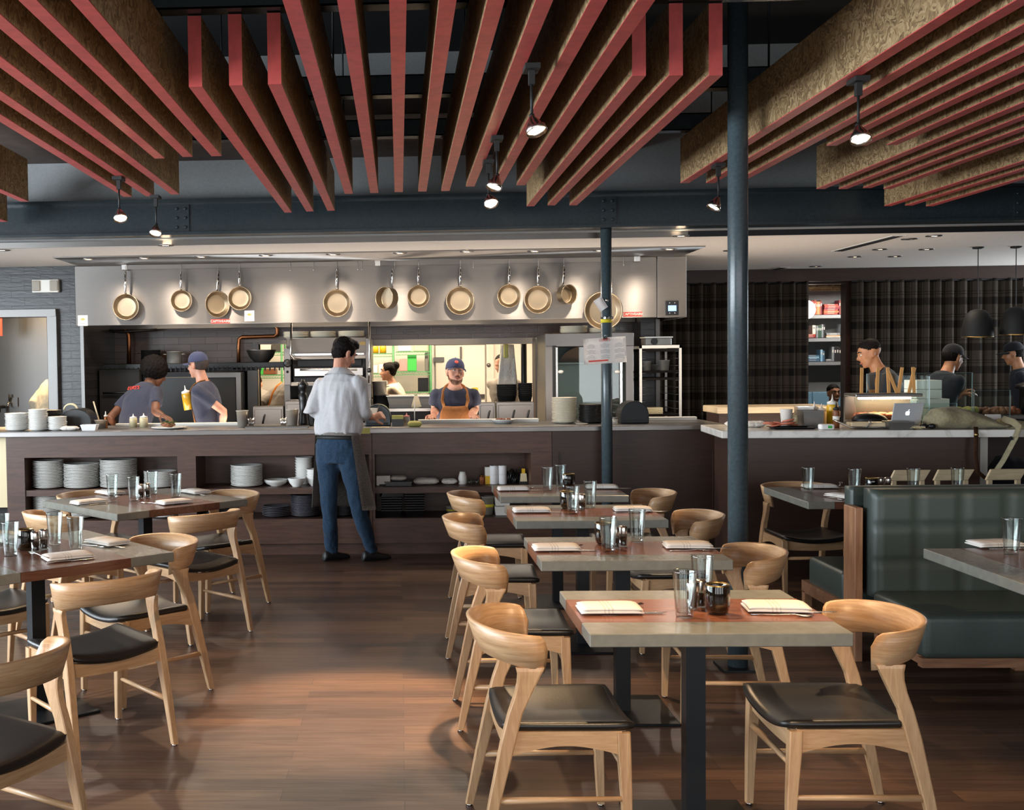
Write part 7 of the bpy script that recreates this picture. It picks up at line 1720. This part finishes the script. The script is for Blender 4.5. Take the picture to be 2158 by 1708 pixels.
# people behind
def bg(label, px, Y, rz, skin, top, hair, hm, headkw, elbows, scale=1, lean=5, curl=10, apron=None, cap=None, pants='dark_tee', hip=.92, fem=False, sl=.62, feat=False, t=None):
    p = Person(label, AX(px, 850, Y), Y, rz, skin, scale, lean, curl, 0, 0, hip, fem); q = lambda a: p.px(a[0], a[1], Y + a[2]); p.legs()
    for sd, e, w in elbows: p.arm(sd, q(e), q(w), sl, .062, loose=.008, hand=1)
    p.head(hair=hair, hair_mat=hm, cap=cap, features=feat, **headkw); p.finish(top, pants, .010, .013, .018)
    if apron: p.apron(apron)
    return p
bg('woman with brown hair in a bun passing behind the green shelving', 843, 13.5, 80, 'skin', 'cream_shirt', 'bun', 'hair_dark', dict(yaw=5), ((-1, (858, 852, -.1), (840, 870, -.12)), (1, (850, 850, .15), (835, 868, .15))), .93, fem=True, feat=True)
p = bg('cook in grey shirt with crossed tan straps, bending beyond the small opening', 585, 12.95, -35, 'skin', 'grey_shirt', 'fade', 'beard', dict(yaw=-10, pitch=-30), ((-1, (550, 850, .1), (560, 870, .25)), (1, (610, 850, .1), (606, 870, .25))), .98, 18, 22, sl=1.3)
for a0, a1 in ((-150, 160), (150, -160)): MB().tube([p.surf(t, R(a0 + (a1 - a0) * 0 + (-18 if a0 < 0 else 18) * (t - .9) * 2.2), .026) for t in (.92, .8, .65, .5, .3, .1)], [(.003, .016)] * 6, 8, up=(0, 1, 0)).build('apron_strap', 'orange_strap', p.o)
bg('cook in grey shirt standing farther back beyond the small opening', 556, 13.62, 20, 'skin', 'grey_shirt', 'short', 'hair_brown', dict(yaw=0, pitch=-40), ((-1, (545, 850, 0), (548, 875, .2)), (1, (572, 850, 0), (570, 875, .2))), .93, 24, 26, sl=1.3)
bg('cook in grey shirt half hidden by the white hanging apron', 1066, 13.4, 150, 'skin', 'grey_shirt', 'short', 'hair_dark', dict(yaw=0, pitch=-20), ((1, (1055, 812, -.1), (1068, 822, -.25)), (-1, (1080, 830, 0), (1076, 850, -.15))), .97, 4, 8, sl=1.2)
bg('person in cream shirt bending behind the frame of the side doorway', 95, 12.1, -50, 'skin', 'cream_shirt', 'short', 'hair_dark', dict(yaw=0, pitch=-30), ((-1, (72, 850, 0), (82, 875, .1)), (1, (122, 850, .1), (118, 875, .2))), 1.0, 4, 14, sl=1.5)
p = bg('smiling man in dark grey tee working at the food case, seen in profile', 1888, 10.15, 84, 'skin_tan', 'dark_tee', 'fade', 'hair_dark', dict(yaw=0, pitch=-16), ((-1, (1876, 842, -.05), (1818, 834, -.12)), (1, (1870, 838, .2), (1822, 836, .1))), 1.03, 5, 22, 'tan_apron', feat=True)
bg('man in black cap and dark tee reaching over the food pans at right', 1966, 10.75, -72, 'skin_tan', 'dark_tee', 'under', 'hair_dark', dict(yaw=0, pitch=-14), ((1, (1998, 846, -.08), (2022, 832, -.1)), (-1, (2000, 842, .2), (2026, 834, .15))), 1.0, 8, 18, None, 'cap_dark', feat=True)
bg('seated man with short dark hair in the alcove, face half behind the yellow bottle', 1753, 14.55, 178, 'skin_tan', 'dark_tee', 'fade', 'hair_dark', dict(yaw=12), ((1, (1738, 880, -.1), (1745, 890, -.3)), (-1, (1770, 880, -.1), (1762, 890, -.3))), 1.0, 0, 4, None, None, hip=.56, feat=True) if False else None
Y = 14.62
p = Person('seated man with short dark hair in the alcove, face half behind the yellow bottle', AX(1753, 840, Y), Y, 176, 'skin_tan', 1.0, 2, 4, 0, 0, .42)
q = lambda a, b, y: p.px(a, b, y)
p.legs((-.1, .42, .42), (.1, .42, .42), (-.1, .46, .09), (.1, .46, .09)); p.arm(1, q(1734, 872, Y - .1), q(1742, 878, Y - .32), .62, .062, hand=1); p.arm(-1, q(1772, 872, Y - .1), q(1764, 878, Y - .32), .62, .062, hand=1)
p.head(8, 4, 0, 'fade', 'hair_dark', smile=True); p.finish('dark_tee', 'dark_tee', .010, .013, .016)
Y = 12.3
p = Person('person in dark cap cut off by the right frame edge near the window', AX(2166, 850, Y), Y, 60, 'skin_tan', 1.0, 4, 10, 0, 0, .92)
p.legs(); q = lambda a, b, y: p.px(a, b, y); p.arm(1, q(2150, 860, Y + .1), q(2140, 880, Y), .62, .062, hand=1); p.arm(-1, q(2185, 860, Y), q(2170, 880, Y), .62, .062, hand=1)
p.head(0, -10, 0, 'under', 'hair_dark', 'cap_dark', features=False); p.finish('dark_tee', 'dark_tee', .011, .014, .016)
bpy.data.scenes.remove(WORK)
